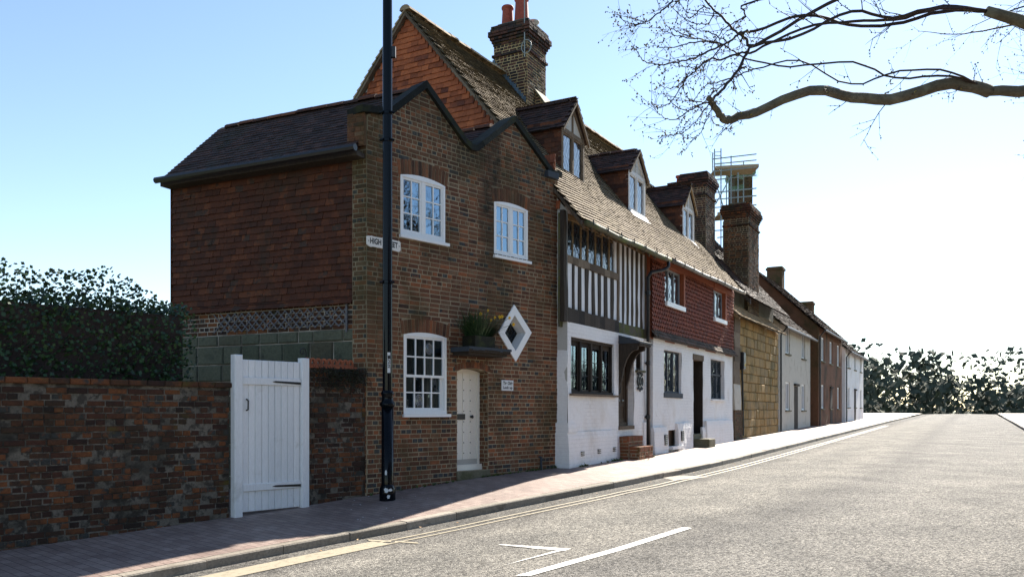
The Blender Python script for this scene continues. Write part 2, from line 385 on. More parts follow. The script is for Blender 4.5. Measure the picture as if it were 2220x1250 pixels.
M['iron'] = var('black_iron', [(0,(.008,.008,.009)),(1,(.014,.014,.016))], rough=.4, nscale=10, namt=.3, bump=.1, bscale=30, spec=.5)
M['post'] = var('black_gloss_paint', [(0,(.002,.003,.005)),(1,(.004,.006,.009))], rough=.12, nscale=9, namt=.3, bump=.03, bscale=12, spec=.16)
M['ochre_gutter'] = var('mossy_gutter', [(0,(.06,.055,.03)),(1,(.12,.11,.06))], rough=.7, nscale=5, namt=.5, bump=.3, bscale=20, stains=[(2.5,(.09,.11,.02),.48,.62,.9)])
M['grey_gutter'] = var('brown_metal_gutter', [(0,(.09,.075,.06)),(1,(.14,.12,.095))], rough=.5, nscale=5, namt=.4, bump=.2, bscale=20)
M['stone_green'] = var('green_stained_sandstone', [(0,(0.06375,0.07225,0.04675)),(.5,(0.102,0.1062,0.07225)),(1,(0.0765,0.068,0.0425))], rough=.9, nscale=5, namt=.4, bump=.9, bscale=16, bdist=.02, stains=[(3,(.025,.028,.025),.55,.7,.7)])
M['stone_yellow'] = var('yellow_sandstone', [(0,(.27,.17,.06)),(.5,(.34,.22,.085)),(1,(.22,.16,.08))], rough=.9, nscale=4, namt=.4, bump=.8, bscale=18, stains=[(1.3,(.1,.085,.03),.5,.65,.7)])
M['stone_step'] = var('worn_stone_step', [(0,(.1,.09,.055)),(1,(.2,.18,.12))], rough=.85, nscale=6, namt=.5, bump=.6, bscale=25, stains=[(4,(.06,.06,.02),.5,.65,.7)])
M['terracotta'] = var('terracotta', [(0,(.26,.075,.035)),(1,(.36,.11,.05))], rough=.75, nscale=6, namt=.4, bump=.2, stains=[(4,(.08,.05,.035),.55,.7,.6)])
M['pot_red'] = var('red_chimney_pot', [(0,(.26,.055,.035)),(1,(.32,.075,.045))], rough=.7, nscale=4, namt=.3, bump=.15, stains=[(3,(.12,.04,.03),.55,.75,.5)])
M['steel'] = var('galvanised_steel', [(0,(.2,.25,.26)),(1,(.32,.37,.38))], rough=.5, nscale=8, namt=.4, bump=.1)
M['plank'] = var('scaffold_plank', [(0,(.3,.23,.14)),(1,(.45,.35,.23))], rough=.85, nscale=8, namt=.4, bump=.3)
M['render'] = var('grey_render', [(0,(.1,.1,.085)),(1,(.15,.15,.125))], rough=.9, nscale=4, namt=.4, bump=.7, bscale=25, stains=[(1.5,(.07,.065,.04),.5,.66,.7)])
M['concrete'] = var('roughcast', [(0,(.45,.42,.36)),(1,(.55,.5,.43))], mott=.15, rough=.9, nscale=6, namt=.4, bump=.5, stains=[(2,(.3,.26,.2),.55,.7,.6)])
M['bark'] = var('tree_bark', [(0,(0.068,0.05712,0.0408)),(.6,(0.136,0.1156,0.0748)),(1,(0.2176,0.1836,0.1224))], rough=.9, nscale=6, namt=.5, bump=.8, bscale=20, stains=[(2.5,(.2,.19,.13),.55,.66,.6)])
M['twig'] = var('dark_twig', [(0,(.03,.022,.02)),(1,(.06,.042,.034))], rough=.8, nscale=6, namt=.4, bump=0)
M['bud'] = var('leaf_bud', [(0,(.06,.03,.02)),(.7,(.12,.08,.02)),(1,(.4,.3,.03))], rough=.7, nscale=6, namt=.2, bump=0)
M['leaf'] = var('daffodil_leaf', [(0,(.012,.03,.012)),(.5,(.025,.06,.02)),(1,(.05,.1,.03))], rough=.5, nscale=8, namt=.3, bump=0, spec=.4)
M['ivy'] = var('dark_creeper_leaf', [(0,(0.0108,0.0117,0.0063)),(.5,(0.0198,0.018,0.009)),(1,(0.027,0.036,0.0135))], rough=.6, nscale=8, namt=.3, bump=0)
M['weed'] = var('green_weed', [(0,(.03,.06,.012)),(.5,(.06,.1,.02)),(1,(.11,.17,.03))], rough=.6, nscale=8, namt=.3, bump=0)
M['petal'] = var('yellow_petal', [(0,(.75,.5,.02)),(1,(.8,.42,.01))], rough=.5, nscale=8, namt=.3, bump=0)
M['dry'] = var('dry_leaf', [(0,(.3,.14,.05)),(1,(.5,.35,.2))], rough=.8, nscale=8, namt=.3, bump=0)
M['planter'] = var('old_dark_trough', [(0,(0.0084,0.0084,0.00504)),(1,(0.0189,0.01764,0.00756))], rough=.8, nscale=5, namt=.5, bump=.4, stains=[(4,(.06,.07,.015),.5,.65,.6)])
M['sign'] = var('enamel_sign', [(0,(.7,.66,.6)),(1,(.76,.73,.68))], mott=.15, rough=.4, nscale=4, namt=.4, bump=.05, spec=.5, stains=[(5,(.35,.17,.06),.7,.78,.8)])
M['ink'] = var('black_lettering', [(0,(.01,.01,.012)),(1,(.015,.015,.017))], rough=.5, nscale=4, namt=.2, bump=0)
M['label'] = var('white_label', [(0,(.6,.62,.63)),(1,(.66,.68,.69))], mott=.15, rough=.5, nscale=4, namt=.2, bump=0)
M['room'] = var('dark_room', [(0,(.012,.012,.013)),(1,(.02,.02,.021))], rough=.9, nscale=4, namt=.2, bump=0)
M['curtain'] = var('pale_curtain', [(0,(.5,.52,.53)),(1,(.62,.63,.63))], mott=.15, rough=.9, nscale=4, namt=.2, bump=0)
M['curtain_dark'] = var('patterned_curtain', [(0,(.07,.05,.045)),(.5,(.16,.12,.1)),(1,(.22,.18,.15))], rough=.9, nscale=9, namt=.6, bump=0)
M['door_oak'] = var('oak_door', [(0,(.04,.025,.015)),(1,(.085,.055,.032))], rough=.6, nscale=7, namt=.5, bump=.6, bscale=25, stretch=(3,3,.35))
M['pinkstep'] = var('red_painted_riser', [(0,(.19,.075,.06)),(1,(.26,.11,.09))], rough=.8, nscale=7, namt=.5, bump=.4)
M['stepbrick'] = var('step_brick', [(0,(.16,.05,.022)),(.5,(.24,.075,.03)),(1,(.16,.075,.04))], rough=.85, nscale=9, namt=.2, bump=.5, stains=[(5,(.05,.055,.015),.5,.63,.7)])
M['trellis'] = var('grey_trellis_wood', [(0,(.1,.1,.11)),(1,(.17,.17,.18))], rough=.85, nscale=8, namt=.4, bump=.3)

def netting():
    m, t, N, L, bs = nt('green_debris_netting')
    bs.inputs['Base Color'].default_value = (.3,.7,.5,1); bs.inputs['Roughness'].default_value = .8
    tr = N.new('ShaderNodeBsdfTransparent'); mx = N.new('ShaderNodeMixShader'); mx.inputs[0].default_value = .22
    L.new(tr.outputs[0], mx.inputs[1]); L.new(bs.outputs[0], mx.inputs[2]); L.new(mx.outputs[0], N['Material Output'].inputs[0]); return m
M['net'] = netting()

def glass(name, ior, tint, clear, wave, wscale=7):
    m, t, N, L, bs = nt(name)
    tc = N.new('ShaderNodeTexCoord')
    nb = noise(N, L, tc.outputs['Object'], wscale, 2, .4)
    b = N.new('ShaderNodeBump'); b.inputs['Strength'].default_value = wave; b.inputs['Distance'].default_value = .02
    L.new(nb.outputs['Fac'], b.inputs['Height'])
    if clear:
        fr = N.new('ShaderNodeFresnel'); fr.inputs[0].default_value = ior; L.new(b.outputs[0], fr.inputs[1])
        gl = N.new('ShaderNodeBsdfGlossy'); gl.inputs['Roughness'].default_value = .01; gl.inputs['Color'].default_value = (.62,.82,1,1); L.new(b.outputs[0], gl.inputs['Normal'])
        tr = N.new('ShaderNodeBsdfTransparent'); tr.inputs[0].default_value = (*tint, 1)
        mx = N.new('ShaderNodeMixShader'); L.new(fr.outputs[0], mx.inputs[0]); L.new(tr.outputs[0], mx.inputs[1]); L.new(gl.outputs[0], mx.inputs[2])
        L.new(mx.outputs[0], N['Material Output'].inputs[0])
    else:
        bs.inputs['Base Color'].default_value = (*tint, 1); bs.inputs['Roughness'].default_value = .03
        bs.inputs['IOR'].default_value = ior; L.new(b.outputs[0], bs.inputs['Normal'])
    return m
M['glass'] = glass('window_glass', 4.2, (.75,.82,.84), True, .03)
M['glass_mid'] = glass('thin_window_glass', 2.4, (.8,.86,.87), True, .05)
M['glass_dark'] = glass('dark_small_glass', 1.35, (.008,.009,.01), False, .1)
M['glass_old'] = glass('leaded_glass', 2.0, (.015,.03,.045), False, .3, 9)
M['glass_lead'] = glass('bright_leaded_glass', 4.0, (.02,.024,.03), False, .16, 6)

def asphalt():
    m, t, N, L, bs = nt('worn_asphalt')
    tc = N.new('ShaderNodeTexCoord'); co = tc.outputs['Object']
    v = N.new('ShaderNodeTexVoronoi'); v.inputs['Scale'].default_value = 64; L.new(co, v.inputs['Vector'])
    sep = N.new('ShaderNodeSeparateColor'); L.new(v.outputs['Color'], sep.inputs[0])
    c = ramp(N, [(0,(.05,.048,.047)),(.3,(.13,.124,.115)),(.7,(.23,.218,.2)),(1,(.38,.36,.325))]); L.new(sep.outputs[0], c.inputs[0])
    n = noise(N, L, co, .9, 6, .6); wr = ramp(N, [(.32,(.72,.72,.72)),(.68,(1.28,1.26,1.22))]); L.new(n.outputs['Fac'], wr.inputs[0])
    out = mixc(N, L, .9, c.outputs[0], wr.outputs[0], 'MULTIPLY')
    # wear across the lane: darker at the channel and along the centre, paler where wheels run
    uv = N.new('ShaderNodeUVMap'); uv.uv_map = 'lay'; sx_ = N.new('ShaderNodeSeparateXYZ'); L.new(uv.outputs[0], sx_.inputs[0])
    n4 = noise(N, L, co, .5, 3, .5); o_ = math_n(N, L, 'ADD', sx_.outputs[1], math_n(N, L, 'MULTIPLY', n4.outputs['Fac'], .5))
    wl = ramp(N, [(.0,(.85,.84,.82)),(.11,(.62,.62,.63)),(.2,(1.1,1.09,1.06)),(.3,(1.0,1.0,.98)),(.42,(1.1,1.09,1.06)),(.53,(.75,.75,.76)),(.62,(1.0,1.0,1.0)),(1,(.9,.9,.9))])
    L.new(math_n(N, L, 'DIVIDE', o_, 6.9), wl.inputs[0]); out = mixc(N, L, .9, out, wl.outputs[0], 'MULTIPLY')
    # fine cracks and old patches
    vc = N.new('ShaderNodeTexVoronoi'); vc.feature = 'DISTANCE_TO_EDGE'; vc.inputs['Scale'].default_value = .55
    nd = noise(N, L, co, 3, 4, .6); mx_ = N.new('ShaderNodeVectorMath'); mx_.operation = 'ADD'; L.new(co, mx_.inputs[0]); sc3 = N.new('ShaderNodeVectorMath'); sc3.operation = 'SCALE'; sc3.inputs['Scale'].default_value = .5; L.new(nd.outputs['Color'], sc3.inputs[0]); L.new(sc3.outputs[0], mx_.inputs[1]); L.new(mx_.outputs[0], vc.inputs['Vector'])
    cr = ramp(N, [(.0,(.35,.35,.35)),(.012,(1,1,1))]); L.new(vc.outputs['Distance'], cr.inputs[0]); out = mixc(N, L, .5, out, cr.outputs[0], 'MULTIPLY')
    L.new(out, bs.inputs['Base Color'])
    n2 = noise(N, L, co, 55, 3, .6)
    h = math_n(N, L, 'ADD', math_n(N, L, 'MULTIPLY', v.outputs['Distance'], -1.2), n2.outputs['Fac'])
    b = N.new('ShaderNodeBump'); b.inputs['Strength'].default_value = .8; b.inputs['Distance'].default_value = .014
    L.new(h, b.inputs['Height']); L.new(b.outputs[0], bs.inputs['Normal'])
    bs.inputs['Roughness'].default_value = .88; bs.inputs['Specular IOR Level'].default_value = .1
    return m
M['asphalt'] = asphalt()
def paving():
    m, t, N, L, bs = nt('brick_paving')
    uv = N.new('ShaderNodeUVMap'); uv.uv_map = 'lay'
    mp = N.new('ShaderNodeMapping'); mp.inputs['Rotation'].default_value = (0,0,R(90)); L.new(uv.outputs[0], mp.inputs[0])
    br = N.new('ShaderNodeTexBrick'); L.new(mp.outputs[0], br.inputs['Vector'])
    br.inputs['Scale'].default_value = 1; br.inputs['Brick Width'].default_value = .21; br.inputs['Row Height'].default_value = .105
    br.inputs['Mortar Size'].default_value = .004; br.inputs['Mortar Smooth'].default_value = .3; br.inputs['Bias'].default_value = 0
    br.inputs['Color1'].default_value = (.2,.14,.12,1); br.inputs['Color2'].default_value = (.28,.21,.18,1); br.inputs['Mortar'].default_value = (.07,.05,.04,1)
    tc = N.new('ShaderNodeTexCoord')
    n = noise(N, L, tc.outputs['Object'], 1.1, 6, .6); wr = ramp(N, [(.3,(.7,.7,.7)),(.7,(1.25,1.25,1.22))]); L.new(n.outputs['Fac'], wr.inputs[0])
    out = mixc(N, L, .8, br.outputs[0], wr.outputs[0], 'MULTIPLY')
    n3 = noise(N, L, tc.outputs['Object'], 40, 4, .6); w3 = ramp(N, [(.3,(.8,.8,.8)),(.7,(1.2,1.2,1.2))]); L.new(n3.outputs['Fac'], w3.inputs[0])
    out = mixc(N, L, .7, out, w3.outputs[0], 'MULTIPLY')
    L.new(out, bs.inputs['Base Color']); bs.inputs['Roughness'].default_value = .65; bs.inputs['Specular IOR Level'].default_value = .4
    b = N.new('ShaderNodeBump'); b.inputs['Strength'].default_value = .6; b.inputs['Distance'].default_value = .008
    h = math_n(N, L, 'ADD', math_n(N, L, 'MULTIPLY', br.outputs['Fac'], -1.0), math_n(N, L, 'MULTIPLY', n3.outputs['Fac'], .5))
    L.new(h, b.inputs['Height']); L.new(b.outputs[0], bs.inputs['Normal'])
    return m
M['paving'] = paving()
M['kerb'] = var('granite_kerb', [(0,(.2,.175,.14)),(1,(.32,.28,.23))], rough=.8, nscale=8, namt=.4, bump=.5, bscale=40, stains=[(3,(.1,.085,.06),.55,.7,.6)])
def paintmat(name, c):
    m, t, N, L, bs = nt(name)
    tc = N.new('ShaderNodeTexCoord'); n = noise(N, L, tc.outputs['Object'], 14, 6, .7)
    r = ramp(N, [(.3,tuple(x*.55 for x in c)),(.5,c)]); L.new(n.outputs['Fac'], r.inputs[0])
    L.new(r.outputs[0], bs.inputs['Base Color']); bs.inputs['Roughness'].default_value = .6
    b = N.new('ShaderNodeBump'); b.inputs['Strength'].default_value = .5; b.inputs['Distance'].default_value = .01
    n2 = noise(N, L, tc.outputs['Object'], 60, 4, .6); L.new(n2.outputs['Fac'], b.inputs['Height']); L.new(b.outputs[0], bs.inputs['Normal']); return m
M['road_white'] = paintmat('white_road_paint', (.75,.73,.68))
M['road_yellow'] = paintmat('faded_yellow_road_paint', (.36,.31,.22))
M['earth'] = var('rough_grass_ground', [(0,(.02,.035,.01)),(.5,(.035,.055,.016)),(1,(.06,.07,.025))], nscale=.8, namt=.6, bump=.8, bscale=14, stains=[(.2,(.06,.06,.03),.5,.65,.6)])

# ------------------------------------------------------------------ the ground
U0 = (.57, .8216)
KN = [(-120,-2.0),(-20,-1.0),(4,-.50),(8,-.335),(9.8,-.225),(11.8,-.115),(13.9,-.05),(20,.02),(27.5,.10),(60,.45),(140,1.2)]
def zg(x, y):
    u = U0[0]*x + U0[1]*y
    for (a, za), (b, zb) in zip(KN[:-1], KN[1:]):
        if u <= b: return za + (zb-za)*(u-a)/(b-a)
    return KN[-1][1]
def ground_px(px, py, dz=0.0):
    rx = (px-CX)/FPX; rz = (HY-py)/FPX; Y = 10.0
    for _ in range(60):
        z = zg(rx*Y, Y) + dz; Y = .5*Y + .5*(z-CAMZ)/rz
    return Vector((rx*Y, Y, zg(rx*Y, Y)+dz))
KERB = [ground_px(*p, -.05) for p in ((650,1174),(760,1153),(840,1138),(980,1112),(1120,1084),(1256,1060),(1370,1040),(1450,1024),(1560,1000),(1618,986))]
k0, k1 = KERB[0], KERB[1]; dirL = Vector(((k0-k1).x, (k0-k1).y)).normalized()
k2, k3 = KERB[-1], KERB[-2]; dirR = Vector(((k2-k3).x, (k2-k3).y)).normalized()
line = [Vector((k0.x+dirL.x*q, k0.y+dirL.y*q)) for q in (60,30,15,8,4,2)] + [Vector((k.x,k.y)) for k in KERB] + [Vector((k2.x+dirR.x*q, k2.y+dirR.y*q)) for q in (2,5,10,20,40,80)]
for _ in range(2):   # smooth
    line = [line[0]] + [(line[i-1]+line[i]*2+line[i+1])/4 for i in range(1, len(line)-1)] + [line[-1]]
kl = []
for a, b in zip(line[:-1], line[1:]):
    n = max(1, int((b-a).length/.6)) if (b-a).length < 12 else 4
    kl += [a + (b-a)*i/n for i in range(n)]
kl.append(line[-1])
arc = [0.0]
for a, b in zip(kl[:-1], kl[1:]): arc.append(arc[-1] + (b-a).length)
def knorm(i):
    t = (kl[min(i+1,len(kl)-1)] - kl[max(i-1,0)]).normalized(); return Vector((t.y, -t.x))   # towards the road
def ribbon(name, offs, zf, mat, uvname=None, hole=None):
    vs, fs, uvs = [], [], []
    for i, p in enumerate(kl):
        nn = knorm(i)
        for o in offs:
            q = p + nn*o; vs.append((q.x, q.y, zf(q.x, q.y, o))); uvs.append((arc[i], o))
    w = len(offs)
    for i in range(len(kl)-1):
        for j in range(w-1):
            fs.append((i*w+j, i*w+j+1, (i+1)*w+j+1, (i+1)*w+j))
    me = bpy.data.meshes.new(name); me.from_pydata(vs, [], fs); me.materials.append(mat)
    if uvname:
        u = me.uv_layers.new(name=uvname)
        for lp in me.loops: u.data[lp.index].uv = uvs[lp.vertex_index]
    me.update()
    for p in me.polygons:
        if p.normal.z < 0: p.flip()
    ob = bpy.data.objects.new(name, me); col.objects.link(ob); ob['base'] = [0,0,0]
    return struct(ob)
def zpave(x, y, o): return zg(x, y) - .05*(1-min(-o, 2.6)/2.6)
def zroad(x, y, o): return zg(x, y) - .05 - .10 + .05*(1-((o-3.4)/3.4)**2 if o < 6.8 else 0)
pave = ribbon('pavement', [-9,-6,-4.5,-3.5,-2.6,-1.8,-1,-.5,-.14], zpave, M['paving'], 'lay')
road = ribbon('road', [-.02,.3,.8,1.6,2.4,3.4,4.4,5.2,6,6.85], zroad, M['asphalt'], 'lay')
pave2 = ribbon('far_pavement', [6.97,8,10,14], lambda x, y, o: zg(x, y)-.04, M['paving'], 'lay')
mb = MB(); i = 0; g = random.Random(3)
def kpt(a, o, dz=0.0):
    i = max(0, min(len(kl)-2, next((k for k in range(len(arc)-1) if arc[k+1] >= a), len(arc)-2)))
    f = (a-arc[i])/(arc[i+1]-arc[i]); p = kl[i].lerp(kl[i+1], f); n = knorm(i).lerp(knorm(min(i+1,len(kl)-1)), f).normalized()
    q = p + n*o; return Vector((q.x, q.y, zg(q.x, q.y) + dz))
for side, sg in ((0.0, 1), (6.9, -1)):
    a = 20.0
    while a < arc[-1]-20:
        L = .9 + g.uniform(-.05,.05); a1 = a+L-.008
        jz = g.uniform(-.006,.006); jo = g.uniform(-.008,.008)
        o_in, o_out = (side-.145, side+jo) if sg > 0 else (side+.145, side+jo)
        c = .012
        pts = [kpt(a,o_in,-.3), kpt(a1,o_in,-.3), kpt(a1,o_out,-.3), kpt(a,o_out,-.3),
               kpt(a,o_in,-.048+jz), kpt(a1,o_in,-.048+jz), kpt(a1,o_out-c*sg,-.048+jz), kpt(a,o_out-c*sg,-.048+jz)]
        r = g.random()
        mb.face([pts[4],pts[5],pts[6],pts[7]], r)
        e0, e1 = kpt(a,o_out,-.048-.015+jz), kpt(a1,o_out,-.048-.015+jz)
        mb.face([pts[7],pts[6],e1,e0], r); mb.face([e0,e1,pts[2],pts[3]], r)
        mb.face([pts[4],pts[7],e0,pts[3],pts[0]], r); mb.face([pts[5],pts[1],pts[2],e1,pts[6]], r)
        a += L
struct(mb.build('kerb', M['kerb']))
# land all round, falling with the street, reaching the horizon
mb = MB(); ns = 48; rings = [0,14,25,45,90,200,600,2000,5000]
def lz(x, y):
    d = math.hypot(x, y-14); return zg(x, y) - .35 if d < 45 else (zg(x,y)-.35)*max(0,1-(d-45)/160) + (-1.6)*min(1,(d-45)/160)
for q in range(ns):
    a0, a1 = 2*math.pi*q/ns, 2*math.pi*(q+1)/ns
    for r0, r1 in zip(rings[:-1], rings[1:]):
        P = [(r0*math.cos(a0),14+r0*math.sin(a0)),(r1*math.cos(a0),14+r1*math.sin(a0)),(r1*math.cos(a1),14+r1*math.sin(a1)),(r0*math.cos(a1),14+r0*math.sin(a1))]
        if r0 == 0: P = P[1:] if False else [P[0],P[1],P[2]]
        mb.face([(x, y, lz(x,y)) for x, y in P])
struct(mb.build('ground', M['earth']))
# painted markings
def road_paint(name, pxs, mat, dz):
    mb = MB()
    for quad in pxs:
        pts = []
        for px, py in quad:
            p = ground_px(px, py, -.12); pts.append(p)
        # subdivide along the length so that the paint follows the camber
        n = 8
        for i in range(n):
            f0, f1 = i/n, (i+1)/n
            A = pts[0].lerp(pts[1], f0); B = pts[0].lerp(pts[1], f1); C = pts[3].lerp(pts[2], f1); D = pts[3].lerp(pts[2], f0)
            out = []
            for p in (A,B,C,D):
                o = min(((Vector((p.x,p.y))-q).dot(knorm(i_)) for i_, q in enumerate(kl) if (Vector((p.x,p.y))-q).length < 9.5), key=lambda z_: abs(z_-3), default=3.4)
                out.append((p.x, p.y, p.z))
            mb.face(out)
    ob = mb.build(name, mat, road)
    # settle every corner on the road surface
    me = ob.data
    for v in me.vertices:
        p = Vector((v.co.x, v.co.y)); k = min(range(len(kl)), key=lambda i_: (kl[i_]-p).length); o = (p-kl[k]).dot(knorm(k))
        v.co.z = zroad(p.x, p.y, max(-.02, min(6.8, o))) + dz
    return ob
road_paint('centre_line', [((1118,1252),(1480,1146),(1500,1148),(1152,1252))], M['road_white'], .006)
road_paint('arrow_marking', [((1088,1230),(1215,1194),(1238,1192),(1060,1237)), ((1085,1183),(1150,1190),(1150,1186),(1080,1181)), ((1150,1186),(1238,1193),(1225,1197),(1152,1191))], M['road_white'], .006)
road_paint('lane_tick', [((800,1168),(848,1172),(848,1169),(796,1164)), ((856,1172),(908,1177),(905,1174),(856,1169))], M['road_yellow'], .006)
road_paint('cement_patch', [((1432,1031),(1478,1027),(1540,1032),(1462,1039))], M['kerb'], .004)
def edge_line(o0, o1, a0, a1):
    mb = MB(); n = int((a1-a0)/.5)
    for i in range(n):
        b0, b1 = a0+(a1-a0)*i/n, a0+(a1-a0)*(i+1)/n
        q = [kpt(b0,o0), kpt(b1,o0), kpt(b1,o1), kpt(b0,o1)]
        mb.face([(p.x, p.y, zroad(p.x, p.y, o)+.006) for p, o in zip(q, (o0,o0,o1,o1))])
    return mb.build('edge_line', M['road_yellow'], road)
aK = arc[min(range(len(kl)), key=lambda i_: (kl[i_]-Vector((KERB[0].x,KERB[0].y))).length)]
edge_line(.42, .475, aK-15, aK+45); edge_line(.6, .65, aK-15, aK+45)
edge_line(.3, .6, aK-6, aK+1.3)

# ------------------------------------------------------------------ shared builders
def arch_pts(s0, s1, z, rise, n=8):
    """points of a segmental arch from s1 to s0 above z"""
    return [(s1 + (s0-s1)*i/n, z + rise*(1-(2*i/n-1)**2)) for i in range(n+1)]
def opening(s0, s1, z0, z1, rise): return [(s0, z0), (s1, z0)] + arch_pts(s0, s1, z1, rise)
def voussoirs(mb, fr, s0, s1, z, rise, h, o, seed, w=.075):
    g = random.Random(seed); n = max(4, int((s1-s0+.16)/w)); mid = (s0+s1)/2
    a0, a1 = s0-.05, s1+.05
    for i in range(n):
        def edge(f):
            x = a0+(a1-a0)*f; t = (x-mid)/((s1-s0)/2); zz = z + rise*(1-min(1,t*t)); lean = .12*t
            return (x, zz), (x+lean*h, zz+h)
        (b0, t0), (b1, t1) = edge(i/n+.006), edge((i+1)/n-.006)
        oo = o+.006+g.uniform(-.002,.003); c = .003
        P = fr.pt; r = g.uniform(0,.88)
        mb.hexa([P(b0[0],oo,b0[1]+c),P(b1[0],oo,b1[1]+c),P(b1[0],o-.02,b1[1]),P(b0[0],o-.02,b0[1]),P(t0[0],oo,t0[1]),P(t1[0],oo,t1[1]),P(t1[0],o-.02,t1[1]),P(t0[0],o-.02,t0[1])], r)
def vous_hole(s0, s1, z0, z, rise, h):
    a0, a1 = s0-.05, s1+.05
    return [(s0,z0),(s1,z0),(s1,z),(a1,z),(a1+.12*h,z+h)] + [(s1+(s0-s1)*i/8, z+h+rise*(1-(2*i/8-1)**2)) for i in range(1,8)] + [(a0-.12*h,z+h),(a0,z),(s0,z)]

def lattice(mb, fr, s0, s1, z0, z1, o, dw, dh, t=.007, square=False, r=.5):
    """thin lead cames clipped to a light"""
    if square:
        n = max(1, round((s1-s0)/dw)); m_ = max(1, round((z1-z0)/dh))
        for i in range(1, n): x = s0+(s1-s0)*i/n; mb.box(fr, x-t/2, x+t/2, o, o+.006, z0, z1, r)
        for i in range(1, m_): z = z0+(z1-z0)*i/m_; mb.box(fr, s0, s1, o, o+.005, z-t/2, z+t/2, r)
        return
    k = dh/dw
    for sg in (1, -1):
        cs = [(z - sg*k*s) for s in (s0, s1) for z in (z0, z1)]
        c = math.floor(min(cs)/dh)*dh
        while c < max(cs):
            pts = []
            lo, hi = s0, s1
            a, b = (z0-c)/(sg*k), (z1-c)/(sg*k)
            lo, hi = max(lo, min(a,b)), min(hi, max(a,b))
            if hi-lo > .01:
                za, zb = sg*k*lo+c, sg*k*hi+c
                L = math.hypot(hi-lo, zb-za); nx, nz = -(zb-za)/L*t/2, (hi-lo)/L*t/2
                oo = o + (.005 if sg > 0 else .007)
                mb.face([fr.pt(lo-nx,oo,za-nz), fr.pt(hi-nx,oo,zb-nz), fr.pt(hi+nx,oo,zb+nz), fr.pt(lo+nx,oo,za+nz)], r)
            c += dh
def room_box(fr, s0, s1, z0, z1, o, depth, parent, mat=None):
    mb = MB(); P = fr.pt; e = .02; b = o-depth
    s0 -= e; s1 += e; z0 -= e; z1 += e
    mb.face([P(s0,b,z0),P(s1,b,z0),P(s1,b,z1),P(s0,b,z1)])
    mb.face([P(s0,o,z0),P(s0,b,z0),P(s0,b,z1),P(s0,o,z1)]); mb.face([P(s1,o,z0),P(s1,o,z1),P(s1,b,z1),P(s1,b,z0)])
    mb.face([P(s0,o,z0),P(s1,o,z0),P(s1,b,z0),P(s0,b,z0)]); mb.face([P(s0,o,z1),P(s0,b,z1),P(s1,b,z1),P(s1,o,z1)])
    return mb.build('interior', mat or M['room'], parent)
def curtain(fr, s0, s1, z0, z1, o, parent, mat):
    mb = MB(); n = 16; P = fr.pt
    for i in range(n):
        a, b = s0+(s1-s0)*i/n, s0+(s1-s0)*(i+1)/n
        oa, ob_ = o+.02*math.sin(i*1.9), o+.02*math.sin((i+1)*1.9)
        mb.face([P(a,oa,z0),P(b,ob_,z0),P(b,ob_,z1),P(a,oa,z1)], rng.random())
    return mb.build('curtain', mat, parent, smooth=True)

# ================================================================== BRICK HOUSE (gable-fronted, two parapet gables)
_t = math.degrees(math.atan(1640/FPX))
F1 = Frame(-.765, 14.5, _t)
sK = F1.s(795); sC = F1.s(1209)
K = F1.pt(sK, 0, 0)
house = thing('brick_house', 'dark red brick house with two stepped parapet gables and white windows', 'house', (K.x, K.y, zg(K.x, K.y)))
W = Frame(K.x, K.y, 90+math.degrees(math.atan(FPX/3760)) - 0.0)   # side wall: s runs towards the corner, negative s goes left
W.d = (math.sin(math.atan(3760/FPX)), -math.cos(math.atan(3760/FPX))); W.n = (W.d[1], -W.d[0])
def f1(px, py): return F1.at(px, py)
top_line = [f1(795,247), f1(846,250), f1(920,193), f1(1001,309), f1(1018,326), f1(1032,329), f1(1046,318), f1(1112,266), f1(1193,380), f1(1209,384)]
zb = -.75
outline = [(sK, zb), (sC, zb)] + top_line[::-1]
# windows: (left px, right px, spring left py, sill py at left)
def f1win(pl, pr, ptop, pbot):
    s0, s1 = F1.s(pl), F1.s(pr); return s0, s1, F1.z(pl, pbot), F1.z(pl, ptop)
wA = f1win(868, 965, 378, 508); wB = f1win(1071, 1144, 437, 552); wC = f1win(875, 968, 724, 897)
sD0, sD1 = F1.s(991), F1.s(1058); zD0 = F1.z(991, 1022); zD1 = F1.z(991, 803)
dm = [f1(1113,668), f1(1146,721), f1(1116,776), f1(1083,721)]
RA, RB, RC, RD = .06, .05, .055, .06
holes = [opening(*wA, RA), opening(*wB, RB), opening(*wC, RC), opening(sD0, sD1, zD0, zD1, RD), dm]
bholes = [vous_hole(wA[0],wA[1],wA[2],wA[3],RA,.24), vous_hole(wB[0],wB[1],wB[2],wB[3],RB,.24), vous_hole(wC[0],wC[1],wC[2],wC[3],RC,.22),
          vous_hole(sD0,sD1,zD0,zD1,RD,.11), dm]
zs = [zb + i*.04 for i in range(int((max(p[1] for p in outline)-zb)/.04)+2)]
mb = MB(); mb.strips(F1, [outline]+holes, 0.0, zs)
# reveals of the openings
def reveals(mb, fr, poly, o0, o1, r=.5, m=0):
    n = len(poly)
    for i in range(n):
        a, b = poly[i], poly[(i+1) % n]
        mb.face([fr.pt(a[0],o1,a[1]), fr.pt(b[0],o1,b[1]), fr.pt(b[0],o0,b[1]), fr.pt(a[0],o0,a[1])], r, m)
for h in holes[:3]: reveals(mb, F1, h, -.1, 0)
reveals(mb, F1, holes[3], -.3, 0)
